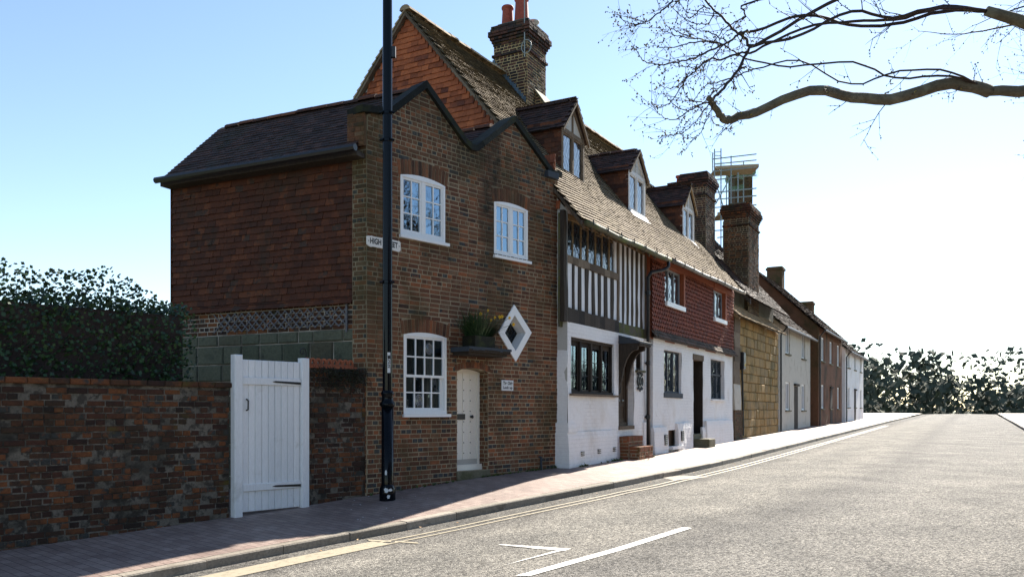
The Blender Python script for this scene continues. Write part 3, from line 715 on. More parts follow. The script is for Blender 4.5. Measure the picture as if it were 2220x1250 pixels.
# the brick return at the corner (side wall pier) and the back of the parapet
pier_s = W.s(764)
zc_top = F1.z(795, 247)
wallz0 = zb
mb.strips(W, [rect(pier_s, 0, zb, zc_top)], 0, [zb, zc_top])
wall = mb.build('wall', M['mortar'], house)
mb = MB()
fill_bricks(mb, F1, [outline]+bholes, zb, 1.95, 0, bond='english', seed=11, dark=.3)
fill_bricks(mb, F1, [outline]+bholes, zb + .075*math.ceil((1.95-zb)/.075), 7, 0, bond='mixed', seed=12, dark=.12, wob=.0015)
for (w_, r_, h_, sd_) in ((wA,RA,.24,1),(wB,RB,.24,2),(wC,RC,.22,3)): voussoirs(mb, F1, w_[0], w_[1], w_[3], r_, h_, 0, sd_)
voussoirs(mb, F1, sD0, sD1, zD1, RD, .11, 0, 4, w=.07)
# door reveal brick on the right
RV = F1.sub(sD1, 90)   # faces back along -d... oriented to face left
RV = Frame(F1.pt(sD1,0,0).x, F1.pt(sD1,0,0).y, _t+90)
RVs = Frame(*F1.pt(sD1,-.3,0).xy, _t+90)
fill_bricks(mb, RVs, [rect(0, .3, zD0, zD1+.02)], zD0-.02, zD1+.02, 0.0, bl=.2, seed=8, bond='mixed', proud=.005)
mb.build('brick_facing', M['brick'], wall)
mb = MB(); fill_bricks(mb, W, [rect(pier_s, 0, zb, zc_top)], zb, zc_top, 0, bond='english', bl=.23, seed=13, dark=.25, proud=.006)
mb.build('corner_pier', M['brick'], house)
# corbelled course under the pier head
mb = MB()
zcb = W.z(764, 322)
mb.box(W, pier_s-.055, -.003, .004, .06, zcb, zc_top-.005, .1); fill_bricks(mb, W, [rect(pier_s-.06, 0, zcb, zc_top-.01)], zcb, zc_top-.01, .06, seed=14, bl=.21); mb.build('pier_corbel', M['brick'], house)
# coping slabs over the parapet
mb = MB(); tl = [(top_line[0][0]-.12, top_line[0][1]+.0)] + top_line[1:-1] + [(sC+.06, top_line[-1][1])]
th = .1
for i in range(len(tl)-1):
    (a, za), (b, zb_) = tl[i], tl[i+1]
    L = math.hypot(b-a, zb_-za); nx, nz = -(zb_-za)/L, (b-a)/L
    def off(p, j):
        # mitred normal at the shared corner
        if 0 < j < len(tl)-1:
            (x0,z0),(x1,z1),(x2,z2) = tl[j-1], tl[j], tl[j+1]
            l1, l2 = math.hypot(x1-x0,z1-z0), math.hypot(x2-x1,z2-z1)
            n1 = (-(z1-z0)/l1,(x1-x0)/l1); n2 = (-(z2-z1)/l2,(x2-x1)/l2)
            bx, bz = n1[0]+n2[0], n1[1]+n2[1]; k = th/max(.35,(bx*n1[0]+bz*n1[1]))
            return (p[0]+bx*k, p[1]+bz*k)
        return (p[0]+nx*th, p[1]+nz*th)
    A, B = off(tl[i], i), off(tl[i+1], i+1)
    n_ = max(1, int(L/.75)) 
    for q in range(n_):
        f0, f1_ = q/n_, (q+1)/n_ - (.004 if q < n_-1 else 0)
        def lp(p, q_, f): return (p[0]+(q_[0]-p[0])*f, p[1]+(q_[1]-p[1])*f)
        oo = .07 + rng.uniform(-.006,.006)
        mb.prism(F1, [lp(tl[i],tl[i+1],f0), lp(tl[i],tl[i+1],f1_), lp(A,B,f1_), lp(A,B,f0)], -.32, oo, rng.random())
mb.build('coping', M['coping'], house)
mb = MB(); a, b = F1.at(1180,377), F1.at(1200,388)
mb.box(F1, b[0]-.28, b[0]+.05, -.1, .1, b[1]-.02, b[1]+.1); mb.build('lead_cap', M['lead'], house)

# roofs behind the parapet: ridges run back at the angle of the side wall
def v3(d, z=0): return Vector((d[0], d[1], z))
aW = v3(W.d); inn = -v3(W.n)            # along the roof (towards the street), inwards
pk1 = F1.pt(f1(920,193)[0], -.15, f1(920,193)[1]+.02)
eK = W.pt(0, .2, W.z(757, 322, .2))
def slope(name, E, Rg, along, inward, u0, uE, uR, mat, parent, seed, gauge=.1, tiles=True):
    run = (Rg-E).dot(inward); rise = Rg.z-E.z; L = math.hypot(run, rise)
    b = (inward*run + Vector((0,0,rise)))/L; n = along.cross(b)
    if n.z < 0: n = -n
    uRr = (Rg-E).dot(along)
    poly = [(u0,0),(uE,0),(uRr+uR,L),(u0,L)]
    mb = MB(); mb.face([E+along*u+b*v-n*.012 for u, v in poly], .3)
    if tiles: tile_fill(mb, E, along, b, n, [poly], gauge=gauge, seed=seed)
    return mb.build(name, mat, parent), L, uRr
LEFT = -4.2
slope('roof', eK, pk1, aW, inn, LEFT, -.12, -.12, M['roof_dark'], house, 21)
# right slope of that range and both slopes of the second
vl = F1.pt(f1(1030,330)[0], -.15, f1(1030,330)[1]-.02)
pk2 = F1.pt(f1(1112,266)[0], -.15, f1(1112,266)[1]-.0)
er = F1.pt(sC, -.15, f1(1209,384)[1]-.1)
slope('roof', vl, pk1, aW, -inn, LEFT, -.1, -.1, M['roof_dark'], house, 22)
slope('roof', vl, pk2, aW, inn, LEFT+.5, -.1, -.1, M['roof_dark'], house, 23)
slope('roof', er, pk2, aW, -inn, LEFT+2.6, -.1, -.1, M['roof_dark'], house, 24, tiles=False)
def ridge_tiles(mb, p0, p1, seed, rad=.11, L=.34):
    g = random.Random(seed); d = (p1-p0); n = max(1, int(d.length/L)); d.normalize(); side = d.cross(Vector((0,0,1))).normalized()
    for i in range(n):
        a = p0 + d*L*i; b = a + d*(L-.012); dz = g.uniform(-.012,.012); r = g.random()
        A = []; B = []
        for q in range(7):
            an = math.pi*(q/6) ; off = side*math.cos(an)*rad + Vector((0,0,1))*(math.sin(an)*rad*.8-.03+dz)
            A.append(a+off); B.append(b+off)
        for q in range(6): mb.face([A[q],A[q+1],B[q+1],B[q]], r)
        mb.face(A, r); mb.face(B[::-1], r)
mb = MB(); ridge_tiles(mb, pk1+aW*(LEFT-(pk1-eK).dot(aW)*0), pk1, 31); mb.build('ridge', M['tile_cheek'], house)
mb = MB(); ridge_tiles(mb, pk2+aW*(LEFT+.5), pk2, 32); mb.build('ridge', M['tile_cheek'], house)
# side wall: hung tiles, brick, green stone
z_eave = eK.z; z_hang = W.z(764, 640); z_brick = W.z(750, 712); z_stone = W.z(750, 800)
mb = MB(); mb.strips(W, [rect(LEFT, pier_s, zb, z_eave+.02)], -.06, [zb, z_eave+.02]); mb.build('side_wall', M['mortar_pale'], house)
mb = MB(); 
O = W.pt(0, -.05, z_hang)
tile_fill(mb, O, v3(W.d), Vector((0,0,1)), v3(W.n), [rect(LEFT, pier_s, 0, z_eave-z_hang+.1)], gauge=.105, width=.17, thick=.022, jit=.01, seed=41)
tile_fill(mb, W.pt(0, .03, z_hang-.13), v3(W.d), Vector((-W.n[0]*.55,-W.n[1]*.55,.84)), Vector((W.n[0]*.84,W.n[1]*.84,.55)), [rect(LEFT, pier_s, 0, .2)], gauge=.1, width=.17, seed=42)
mb.build('tile_hanging', M['tile_side'], house)
mb = MB(); fill_bricks(mb, W, [rect(LEFT, pier_s, z_brick, z_hang)], z_brick, z_hang-.06, -.06, bond='english', seed=43, dark=.2); mb.build('brick_band', M['garden_brick'], house)
mb = MB(); g = random.Random(5); z = -.6
while z < z_brick-.02:
    h = min(.27+g.uniform(-.03,.05), z_brick-z); s = LEFT
    while s < pier_s-.02:
        L = g.uniform(.3,.62); e = min(s+L, pier_s)
        if e-s > .05: mb.cbox(W, s+.008, e-.008, -.12, -.035+g.uniform(-.012,.012), z+.008, z+h-.008, .02, g.random())
        s += L
    z += h
mb.build('stone_base', M['stone_green'], house)
mb = MB(); a = W.pt(LEFT, .32, z_eave-.04); b = W.pt(.02, .32, z_eave-.04); mb.tube([a, b], .055, 8); mb.build('gutter', M['iron'], house)
mb = MB(); mb.box(W, LEFT, -.03, -.05, .22, z_eave-.12, z_eave-.05); mb.build('eaves_board', M['oak'], house)
# a plain gable to close the range on the far left
mb = MB(); q0 = W.pt(LEFT, 0, 0); GL = Frame(q0.x, q0.y, W.deg-90); GL.d = (inn.x, inn.y); GL.n = (-W.d[0], -W.d[1])
wd = (vl-eK).dot(inn); hw = (pk1-eK).dot(inn)
mb.face([GL.pt(0,.0,zb), GL.pt(wd,.0,zb), GL.pt(wd,.0,vl.z), GL.pt(hw-.2,0,pk1.z-.1), GL.pt(0,.0,z_eave+.1)]); mb.build('end_gable', M['brick'], house)

# windows of the brick front
def brick_window(w, rise, kind, seed):
    s0, s1, z0, z1 = w; P = F1.pt; mb = MB(); o = -.025; t = .042
    head_b = z1 - .02
    mb.prism(F1, [(s0, head_b), (s1, head_b)] + arch_pts(s0, s1, z1, rise), o-.06, o+.03)
    mb.box(F1, s0, s0+t, o-.06, o+.028, z0, head_b); mb.box(F1, s1-t, s1, o-.06, o+.028, z0, head_b)
    mb.box(F1, s0+t, s1-t, o-.06, o+.026, z0, z0+.06)
    panes = []
    def sash(a, b, c, d, nx, nz, oo, fw=.036, bw=.019):
        mb.box(F1, a, a+fw, oo-.035, oo, c, d); mb.box(F1, b-fw, b, oo-.035, oo, c, d)
        mb.box(F1, a+fw, b-fw, oo-.035, oo-.001, c, c+fw*1.2); mb.box(F1, a+fw, b-fw, oo-.035, oo-.001, d-fw, d)
        A, B, C, D = a+fw, b-fw, c+fw*1.2, d-fw
        for i in range(1, nx): x = A+(B-A)*i/nx; mb.box(F1, x-bw/2, x+bw/2, oo-.03, oo-.004, C, D)
        for i in range(1, nz): x = C+(D-C)*i/nz; mb.box(F1, A, B, oo-.03, oo-.006, x-bw/2, x+bw/2)
        panes.append((A, B, C, D, oo-.022, nx, nz))
    if kind == 'casement':
        m = (s0+s1)/2
        mb.box(F1, m-.028, m+.028, o-.05, o+.02, z0+.06, head_b)
        sash(s0+t, m-.028, z0+.06, head_b, 2, 3, o+.012); sash(m+.028, s1-t, z0+.06, head_b, 2, 3, o+.012)
    else:
        m = z0 + (head_b-z0)*.49
        sash(s0+t, s1-t, m-.02, head_b, 4, 2, o+.01, bw=.022); sash(s0+t+.02, s1-t-.02, z0+.06, m+.02, 4, 2, o-.03, bw=.022)
        mb.box(F1, s0+t, s0+t+.02, o-.06, o-.02, z0+.06, m); mb.box(F1, s1-t-.02, s1-t, o-.06, o-.02, z0+.06, m)
    wo = mb.build('window', M['white'], house)
    g = random.Random(seed)
    for A, B, C, D, oo, nx, nz in panes:
        mb = MB()
        for i in range(nx):
            for j in range(nz):
                a, b = A+(B-A)*i/nx, A+(B-A)*(i+1)/nx; c, d = C+(D-C)*j/nz, C+(D-C)*(j+1)/nz
                k = [g.uniform(-.0035,.0035) for _ in range(3)]   # old panes sit at slightly different angles
                mb.face([P(a,oo+k[0],c),P(b,oo+k[1],c),P(b,oo+k[1]+k[2],d),P(a,oo+k[0]+k[2],d)])
        mb.build('pane', M['glass'] if kind == 'casement' else M['glass_mid'], wo)
    mb = MB(); mb.box(F1, s0-.03, s1+.06, -.08, .055, z0-.05, z0-.001); mb.build('sill', M['white'], wo)
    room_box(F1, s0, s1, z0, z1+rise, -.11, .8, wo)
    if kind == 'casement':
        curtain(F1, s0+.06, s0+(s1-s0)*.16, z0+.05, z1, -.3, wo, M['curtain']); curtain(F1, s1-(s1-s0)*.2, s1-.06, z0+.05, z1, -.3, wo, M['curtain'])
    else:
        curtain(F1, s0+(s1-s0)*.52, s0+(s1-s0)*.74, z0+.05, z1, -.22, wo, M['curtain_dark']); curtain(F1, s1-(s1-s0)*.25, s1-.05, z0+.05, z1, -.25, wo, M['plaster_grey'])
        for ci, cj in ((2, 3), (1, 0)):
            mb = MB()   # two bull's-eye panes
            A, B, C, D, oo, nx, nz = panes[0] if cj > 1 else panes[1]
            j = cj-2 if cj > 1 else cj
            cs, cz = A+(B-A)*(ci+.5)/nx, C+(D-C)*(j+.5)/nz
            for rad in (.022, .045, .07):
                mb.tube([F1.pt(cs+rad*math.cos(q*math.pi/10), oo+.012, cz+rad*1.25*math.sin(q*math.pi/10)) for q in range(21)], .006, 5, cap=False)
            mb.build('bullseye_ring', M['glass_lead'], wo, smooth=True)
    return wo
brick_window(wA, RA, 'casement', 1); brick_window(wB, RB, 'casement', 2); brick_window(wC, RC, 'sash', 3)
# diamond window
mb = MB(); cz = sum(p[1] for p in dm)/4; cs = sum(p[0] for p in dm)/4
def scl(k): return [(cs+(s-cs)*k, cz+(z-cz)*k) for s, z in dm]
out_, inn_ = scl(1.14), scl(.72)
for i in range(4):
    j = (i+1) % 4
    mb.prism(F1, [out_[i], out_[j], inn_[j], inn_[i]], -.02, .03)
reveals(mb, F1, inn_, -.2, .0)
dw_ = mb.build('window', M['white'], house); dw_['label'] = 'white diamond-shaped window with a deep reveal'
mb = MB(); mb.face([F1.pt(s,-.19,z) for s, z in scl(.75)]); mb.build('pane', M['glass_dark'], dw_)
mb = MB(); 
for k in (-.33, 0, .33):
    a, b, c, d = inn_
    def L_(p, q, f): return (p[0]+(q[0]-p[0])*f, p[1]+(q[1]-p[1])*f)
    f = .5+k
    for p, q in ((L_(a,b,f), L_(d,c,f)), (L_(a,d,f), L_(b,c,f))):
        mb.tube([F1.pt(p[0],-.183,p[1]), F1.pt(q[0],-.183,q[1])], .006, 4)
mb.build('lead_lattice', M['lead'], dw_)
# door
mb = MB(); od = -.245; sDr = sD1 - .03; P = F1.pt
hd = zD1-.02
mb.box(F1, sD0+.0, sD0+.05, od-.05, od+.04, zD0, hd); mb.box(F1, sD1-.06, sD1-.003, od-.05, od+.04, zD0, hd)
mb.prism(F1, [(sD0+.0, hd), (sD1-.003, hd)] + arch_pts(sD0, sD1-.003, zD1-.005, RD-.005), od-.05, od+.04)
mb.box(F1, sD0, sD1-.003, od-.05, od+.10, zD0-.0, zD0+.1)
door = mb.build('door', M['cream'], house)
mb = MB(); n = 4; a0, a1 = sD0+.05, sD1-.06
for i in range(n):
    a, b = a0+(a1-a0)*i/n, a0+(a1-a0)*(i+1)/n
    mb.cbox(F1, a+.003, b-.003, od-.04, od+.004, zD0+.17, hd, .006)
    if i: mb.cbox(F1, a-.018, a+.018, od-.02, od+.018, zD0+.17, hd, .005)
mb.build('planks', M['cream'], door)
mb = MB(); mb.prism(Frame(F1.p[0], F1.p[1], F1.deg), [(a0, zD0+.1), (a1, zD0+.1), (a1, zD0+.19), (a0, zD0+.19)], od-.03, od+.03); mb.build('weatherboard', M['plaster_grey'], door)
mb = MB()
for i in range(8):
    z = zD0+.3 + i*(hd-zD0-.42)/7
    for k in (1, 2, 3):
        s = a0+(a1-a0)*k/4; q = F1.pt(s, od+.018, z)
        mb = MB(); mb.tube([F1.pt(s, od+.0, z), F1.pt(s, od+.024, z)], [.014,.009], 8); mb.build('stud_nail', M['iron'], door)
zl = F1.z(1000, 903)
mb = MB(); sl = F1.s(1004, od); mb.cbox(F1, a0+.005, sl+.03, od+.018, od+.026, zl-.05, zl+.05, .003); mb.build('letter_plate', M['iron'], door)
mb = MB(); sk_ = F1.s(1019, od)
kp = [F1.pt(sk_, od+.0, zl), F1.pt(sk_, od+.03, zl), F1.pt(sk_, od+.04, zl), F1.pt(sk_, od+.06, zl), F1.pt(sk_, od+.075, zl)]
mb.tube(kp, [.03,.014,.02,.034,.018], 10); mb.build('knob', M['iron'], door, smooth=True)
mb = MB(); zh = F1.z(996, 850); mb.box(F1, a0-.03, a0+.02, od+.02, od+.045, zh-.12, zh+.1); mb.build('hinge', M['iron'], door)
mb = MB(); mb.box(F1, sD0-.02, sD1+.02, -.3, .03, zD0-.16, zD0-.002); mb.build('doorstep', M['stone_step'], house)
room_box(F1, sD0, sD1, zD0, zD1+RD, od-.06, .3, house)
ps, pz = F1.at(1173, 990, .05); mb = MB(); mb.tube([F1.pt(ps, -.02, pz), F1.pt(ps, .05, pz), F1.pt(ps, .05, pz-.3)], .022, 8); mb.build('waste_pipe', M['lead'], house)
# canopy over the door
oc = .435
zcn = F1.z(976, 757); c0 = F1.s(978); c1 = F1.s(1107, oc)
mb = MB(); mb.box(F1, c0-.012, c1+.012, -.01, oc+.015, zcn+.014, zcn+.035)
for i in range(14):   # lead dressed down unevenly over the front and the left end
    a, b = c0-.012+(c1-c0+.024)*i/14, c0-.012+(c1-c0+.024)*(i+1)/14; mb.box(F1, a, b-.001, oc+.004, oc+.016+rng.uniform(0,.004), zcn-.006-rng.uniform(0,.022), zcn+.0145)
mb.box(F1, c0-.016, c0-.003, -.005, oc+.004, zcn-.045, zcn+.0135)
can = mb.build('door_canopy', M['lead'], house)
mb = MB(); mb.box(F1, c0, c1, -.01, oc, zcn-.052, zcn+.0125); mb.build('board', M['oak'], can)
mb = MB(); mb.box(F1, c0+.04, c1-.04, .0, oc-.05, zcn-.1, zcn-.052); mb.build('soffit', M['oak'], can)
for s in (c0+.1, c1-.16):
    mb = MB(); br = [(0, 0), (.33, 0), (.33,-.03), (.22,-.09), (.12,-.16), (.06,-.24), (0,-.26)]
    FB = Frame(*F1.pt(s,0,0).xy, _t+90)   # s runs inwards for +90 turned plane: use negative
    mb.prism(FB, [(-x, zcn-.1+z) for x, z in br][::-1], -.03, .03); mb.build('bracket', M['oak'], can)
# things on the front
def text_mesh(name, body, fr, s0, s1, z0, z1, o, mat, parent, bold=0.0, stack=False, skew=0.0):
    cu = bpy.data.curves.new(name, 'FONT'); cu.body = body; cu.size = 1; cu.offset = bold; cu.align_x = 'LEFT'
    if stack: cu.align_x = 'CENTER'; cu.space_line = .82
    to = bpy.data.objects.new(name+'_curve', cu); col.objects.link(to)
    bpy.context.view_layer.update()
    me0 = bpy.data.meshes.new_from_object(to.evaluated_get(bpy.context.evaluated_depsgraph_get()))
    xs = [v.co.x for v in me0.vertices]; ys = [v.co.y for v in me0.vertices]
    x0, x1, y0, y1 = min(xs), max(xs), min(ys), max(ys)
    mb = MB()
    for p in me0.polygons:
        mb.face([fr.pt(s0+(me0.vertices[i].co.x-x0)/(x1-x0)*(s1-s0), o, z0+(me0.vertices[i].co.y-y0)/(y1-y0)*(z1-z0)) for i in p.vertices])
    bpy.data.objects.remove(to); bpy.data.curves.remove(cu); bpy.data.meshes.remove(me0)
    return mb.build(name, mat, parent)
sg0, sg1 = F1.s(796, .03), F1.s(869, .03); zt_ = F1.z(796, 508, .03); zb_ = F1.z(796, 533, .03)
q = F1.pt((sg0+sg1)/2, .03, zb_)
sign = thing('street_sign', 'chipped white enamel street name sign reading HIGH STREET on the brick corner', 'sign', q)
mb = MB(); g = random.Random(2); P_ = []
N_ = 22
for i in range(N_+1): P_.append((sg0+(sg1-sg0)*i/N_, zb_+g.uniform(0,.012)+(.02 if i in (0,N_) else 0)))
for i in range(N_+1): P_.append((sg1-(sg1-sg0)*i/N_, zt_-g.uniform(0,.012)-(.02 if i in (0,N_) else 0)))
mb.prism(F1, P_, .01, .025); mb.build('plate', M['sign'], sign)
mb = MB()
text_mesh('lettering', 'HIGH STREET', F1, sg0+.06, sg1-.06, zb_+.05, zt_-.035, .0265, M['ink'], sign, bold=.035)
for s in (sg0+.03, sg1-.03): mb.tube([F1.pt(s,.02,(zt_+zb_)/2), F1.pt(s,.029,(zt_+zb_)/2)], .008, 8)
mb.build('fixing_screw', M['iron'], sign)
n0, n1 = F1.s(1088,.02), F1.s(1113,.02); nt_, nb_ = F1.z(1088,823,.02), F1.z(1088,846,.02)
pl = thing('house_name_plaque', 'small white plaque lettered The Olde Lock up, right of the white door', 'plaque', F1.pt((n0+n1)/2,.02,nb_))
mb = MB(); mb.cbox(F1, n0, n1, .006, .022, nb_, nt_, .004); mb.build('plate', M['label'], pl)
zm = (nt_+nb_)/2
text_mesh('lettering', 'The Olde', F1, n0+.03, n1-.02, zm+.01, nt_-.022, .0235, M['ink'], pl, bold=.035)
text_mesh('lettering', 'Lock up', F1, n0+.03, n1-.03, nb_+.016, zm-.012, .0235, M['ink'], pl, bold=.035)
# trough with daffodils on the canopy
t0, t1 = F1.s(1037, .36), F1.s(1073, .36)
t0 = F1.s(1003+6, .08); 
tz0 = zcn+.036; tz1 = tz0 + .2
tr0, tr1 = c0+.22, F1.s(1074, .37)
trough = thing('flower_trough', 'dark mossy flower trough standing on the lead door canopy', 'planter', F1.pt((tr0+tr1)/2, .2, tz0))
mb = MB(); P = F1.pt
for (a0_, a1_, o0_, o1_) in ((tr0, tr1, .33, .36), (tr0, tr1, .05, .08), (tr0, tr0+.03, .08, .33), (tr1-.03, tr1, .08, .33)): mb.box(F1, a0_, a1_, o0_, o1_, tz0, tz1)
mb.box(F1, tr0+.03, tr1-.03, .08, .33, tz0, tz0+.04)
mb.build('box', M['planter'], trough)
mb = MB(); mb.face([P(tr0+.03,.33,tz1-.03),P(tr1-.03,.33,tz1-.03),P(tr1-.03,.08,tz1-.03),P(tr0+.03,.08,tz1-.03)]); mb.build('soil', M['room'], trough)
daff = thing('daffodil_clump', 'daffodils with thin dark leaves and a few yellow flowers growing in the trough', 'plant', F1.pt((tr0+tr1)/2, .2, tz1))
mb = MB(); g = random.Random(9)
def blade(mb, base, d, L, w, droop, r):
    pts = []; p = Vector(base); d = Vector(d).normalized(); n = 6
    side = d.cross(Vector((0,0,1)));
    if side.length < 1e-3: side = Vector((1,0,0))
    side.normalize()
    L_ = []
    for i in range(n+1):
        ww = w*(1-(i/n)**2*.9); L_.append((p-side*ww/2, p+side*ww/2)); p = p + d*(L/n); d = (d + Vector((0,0,-droop/n))).normalized()
    for i in range(n): mb.face([L_[i][0],L_[i][1],L_[i+1][1],L_[i+1][0]], r)
    return p, d
for i in range(720):
    f = g.random(); s = tr0+.04+(tr1-tr0-.08)*f; o = g.uniform(.09,.33)
    lean = (f-.5)*1.6 + g.uniform(-.45,.45) + (.25 if f > .6 else 0)
    d = v3(F1.d)*lean + v3(F1.n)*g.uniform(-.1,.55) + Vector((0,0,1))
    blade(mb, F1.pt(s, o, tz1-.03), d, g.uniform(.22,.6), .012, g.uniform(.1,1.3), g.random())
mb.build('leaves', M['leaf'], daff)
for px, py, oo in ((1057,673,.2),(1072,688,.2),(1083,687,.22),(1088,686,.2),(1104,689,.2),(1113,703,.25),(1042,680,.2),(1064,694,.25),(1024,697,.25)):
    s, z = F1.at(px, py, oo); c = F1.pt(s, oo, z)
    mb = MB(); b0 = F1.pt(min(tr1-.05, tr0+.1+(s-tr0)*.6), .2, tz1-.03); mid = b0.lerp(c, .6)+Vector((0,0,.05))
    mb.tube([b0, mid, c], .004, 5, .3, 1)
    ax = (v3(F1.n)+v3(F1.d)*g.uniform(-.5,.8)+Vector((0,0,-.1))).normalized(); u = ax.orthogonal().normalized(); v = ax.cross(u)
    for k in range(6):
        an = k*math.pi/3; e = u*math.cos(an)+v*math.sin(an); f_ = u*math.cos(an+.5)+v*math.sin(an+.5); h_ = u*math.cos(an-.5)+v*math.sin(an-.5)
        mb.face([c, c+f_*.022, c+e*.042+ax*.006, c+h_*.022], .2)
    mb.tube([c, c+ax*.025], [.009,.016], 8, .95)
    mb.build('flower', [M['petal'], M['leaf']], daff)

# ================================================================== GARDEN WALL, GATE, TRELLIS, CREEPER
gw0 = F1.s(668); GO = -.03
gz0 = -1.0; gz1 = F1.z(700, 793)
q = F1.pt((gw0+sK)/2, GO, zg(*F1.pt((gw0+sK)/2, GO, 0).xy))
gw = thing('garden_wall', 'low damp old brick garden wall between the white gate and the brick house', 'wall', q)
mb = MB(); mb.box(F1, gw0, sK-.003, GO-.25, GO, gz0, gz1); core = mb.build('wall', M['mortar_damp'], gw)
mb = MB(); fill_bricks(mb, F1, [rect(gw0, sK+.03, gz0, gz1)], gz0, gz1, GO, bond='english', seed=51, dark=.25, jit=.006); mb.build('brick_facing', M['garden_brick'], core)
mb = MB(); n = 9
for i in range(n):
    a, b = gw0+(sK-.18-gw0)*i/n, gw0+(sK-.18-gw0)*(i+1)/n; m = (a+b)/2; w_ = (b-a)/2-.002; z = gz1
    ring = []
    for sg in (1, -1):   # trefoil-pierced crest tile, each half round its hole
        pts = [(m, z)] + [(m+sg*w_, z)] + [(m+sg*w_*.98, z+.075)] + [(m+sg*w_*math.cos(t_)*.95, z+.075+.045*math.sin(t_)) for t_ in (.4,.8,1.2)] + [(m, z+.122)] + [(m, z+.09), (m+sg*.016, z+.088), (m+sg*.018,z+.066), (m+sg*.03,z+.052), (m+sg*.024,z+.034), (m+sg*.008,z+.036), (m, z+.03)]
        mb.prism(F1, pts if sg > 0 else pts[::-1], GO-.1, GO-.06, .5)
mb.build('crest_tiles', M['terracotta'], gw)
mb = MB(); mb.box(F1, gw0, sK-.18, GO-.26, GO+.03, gz1-.03, gz1+.004); mb.build('tile_course', M['terracotta'], gw)
creeper = thing('creeper', 'dark tangled creeper hanging over the top of the garden wall', 'plant', F1.pt((gw0+sK)/2, GO+.06, gz1-.1))
mb = MB(); g = random.Random(14)
for i in range(1500):
    s = gw0 + (sK-gw0)*min(1, max(0, g.betavariate(2,1.6))); z = gz1 - .02 - abs(g.gauss(0,.17)) ; o = GO + .02 + g.random()*.1*(1-min(1,(gz1-z)/.6))
    c = F1.pt(s, o, z); u = Vector((g.uniform(-1,1),g.uniform(-1,1),g.uniform(-1,.4))).normalized(); v = u.orthogonal().normalized(); L = g.uniform(.015,.035)
    mb.face([c, c+u*L*.5+v*L*.4, c+u*L, c+u*L*.5-v*L*.4], g.random())
mb.build('leaves', M['ivy'], creeper)
mb = MB()
for i in range(26):
    s = gw0+(sK-gw0)*g.random(); p = F1.pt(s, GO+.03, gz1); pts = [p]
    for k in range(6):
        p = p + v3(F1.d)*g.uniform(-.06,.06) + v3(F1.n)*g.uniform(-.012,.012) + Vector((0,0,-g.uniform(.02,.09))); pts.append(p)
    mb.tube(pts, .004, 4)
mb.build('stems', M['twig'], creeper)
gx1 = F1.s(672, .08); ggz = F1.z(660, 776, .05); gb = F1.z(660, 1100, .05)
gate = thing('garden_gate', 'white painted wooden boarded gate at the left end of the brick garden wall', 'gate', F1.pt(gx1-.5, .05, gb))
mb = MB(); mb.cbox(F1, gx1-.13, gx1-.005, -.03, .08, gb-.03, ggz, .012); mb.build('gate_post', M['gate_white'], gate)
mb = MB(); mb.cbox(F1, gx1-1.18, gx1-1.06, -.03, .08, gb-.1, ggz, .012); mb.build('gate_post', M['gate_white'], gate)
mb = MB()
for i in range(9): mb.cbox(F1, gx1-1.05+i*.102, gx1-1.05+i*.102+.097, .0, .03, gb+.02, ggz-.06, .008, rng.random())
mb.build('boards', M['gate_white'], gate)
mb = MB()
for z in (gb+.3, ggz-.4): mb = MB(); mb.cbox(F1, gx1-1.05, gx1-.135, .032, .055, z, z+.1, .006); mb.build('rail', M['gate_white'], gate)
for z in (gb+.33, ggz-.37):
    mb = MB(); mb.prism(F1, [(gx1-.14, z+.02), (gx1-.55, z+.03), (gx1-.6, z+.018), (gx1-.55, z+.005), (gx1-.14, z-.015)][::-1], .055, .062); mb.build('strap_hinge', M['iron'], gate)
mb = MB(); mb.tube([F1.pt(gx1-.98,.03,ggz-.75), F1.pt(gx1-.98,.07,ggz-.74), F1.pt(gx1-.98,.075,ggz-.62), F1.pt(gx1-.98,.03,ggz-.6)], .012, 6); mb.build('latch', M['iron'], gate)
# scrolled iron bracket seen over the gate
mb = MB(); sc0 = F1.s(656, -.15); zsc = F1.z(655, 762, -.15)
pts = [F1.pt(sc0+.06*math.cos(t_*.6)*(1-t_/16), -.15, zsc+.06*math.sin(t_*.6)*(1-t_/16)) for t_ in range(14)]
pts = [F1.pt(sc0+.06, -.15, gz1-.05)] + pts
mb.tube(pts, .009, 6); tag(mb.build('iron_scroll', M['iron'], None, loc=F1.pt(sc0,-.15,gz1)), 'small black iron scroll above the white garden gate', 'ironwork')
tr = thing('trellis', 'grey wooden lattice trellis fixed above the green stone base', 'trellis', W.pt(pier_s-.6, 0, W.z(700, 712)))
ta, tb = LEFT+1.0, W.s(748); tz0_, tz1_ = W.z(748,706), W.z(748,662); k = 0; L = tz1_-tz0_; s = ta
while s < tb-.02:
    for sg, oo in ((1,.0),(-1,.014)):
        a, b = (s, s+L*1.05) if sg > 0 else (s+L*1.05, s)
        mb = MB()
        e0, e1 = (a, tz0_), (b, tz1_)
        if max(a,b) > tb:
            f = (tb-min(a,b))/(max(a,b)-min(a,b))
            if sg > 0: e1 = (tb, tz0_+(tz1_-tz0_)*f)
            else: e0 = (tb, tz1_-(tz1_-tz0_)*f)
        w_ = .012
        mb.prism(W, [(e0[0]-w_, e0[1]), (e0[0]+w_, e0[1]), (e1[0]+w_, e1[1]), (e1[0]-w_, e1[1])], oo-.04, oo-.028)
        mb.build('slat', M['trellis'], tr)
    s += .155
mb = MB(); mb.box(W, tb, tb+.025, -.045, -.01, tz0_-.1, tz1_+.05); mb.build('trellis_post', M['trellis'], tr)

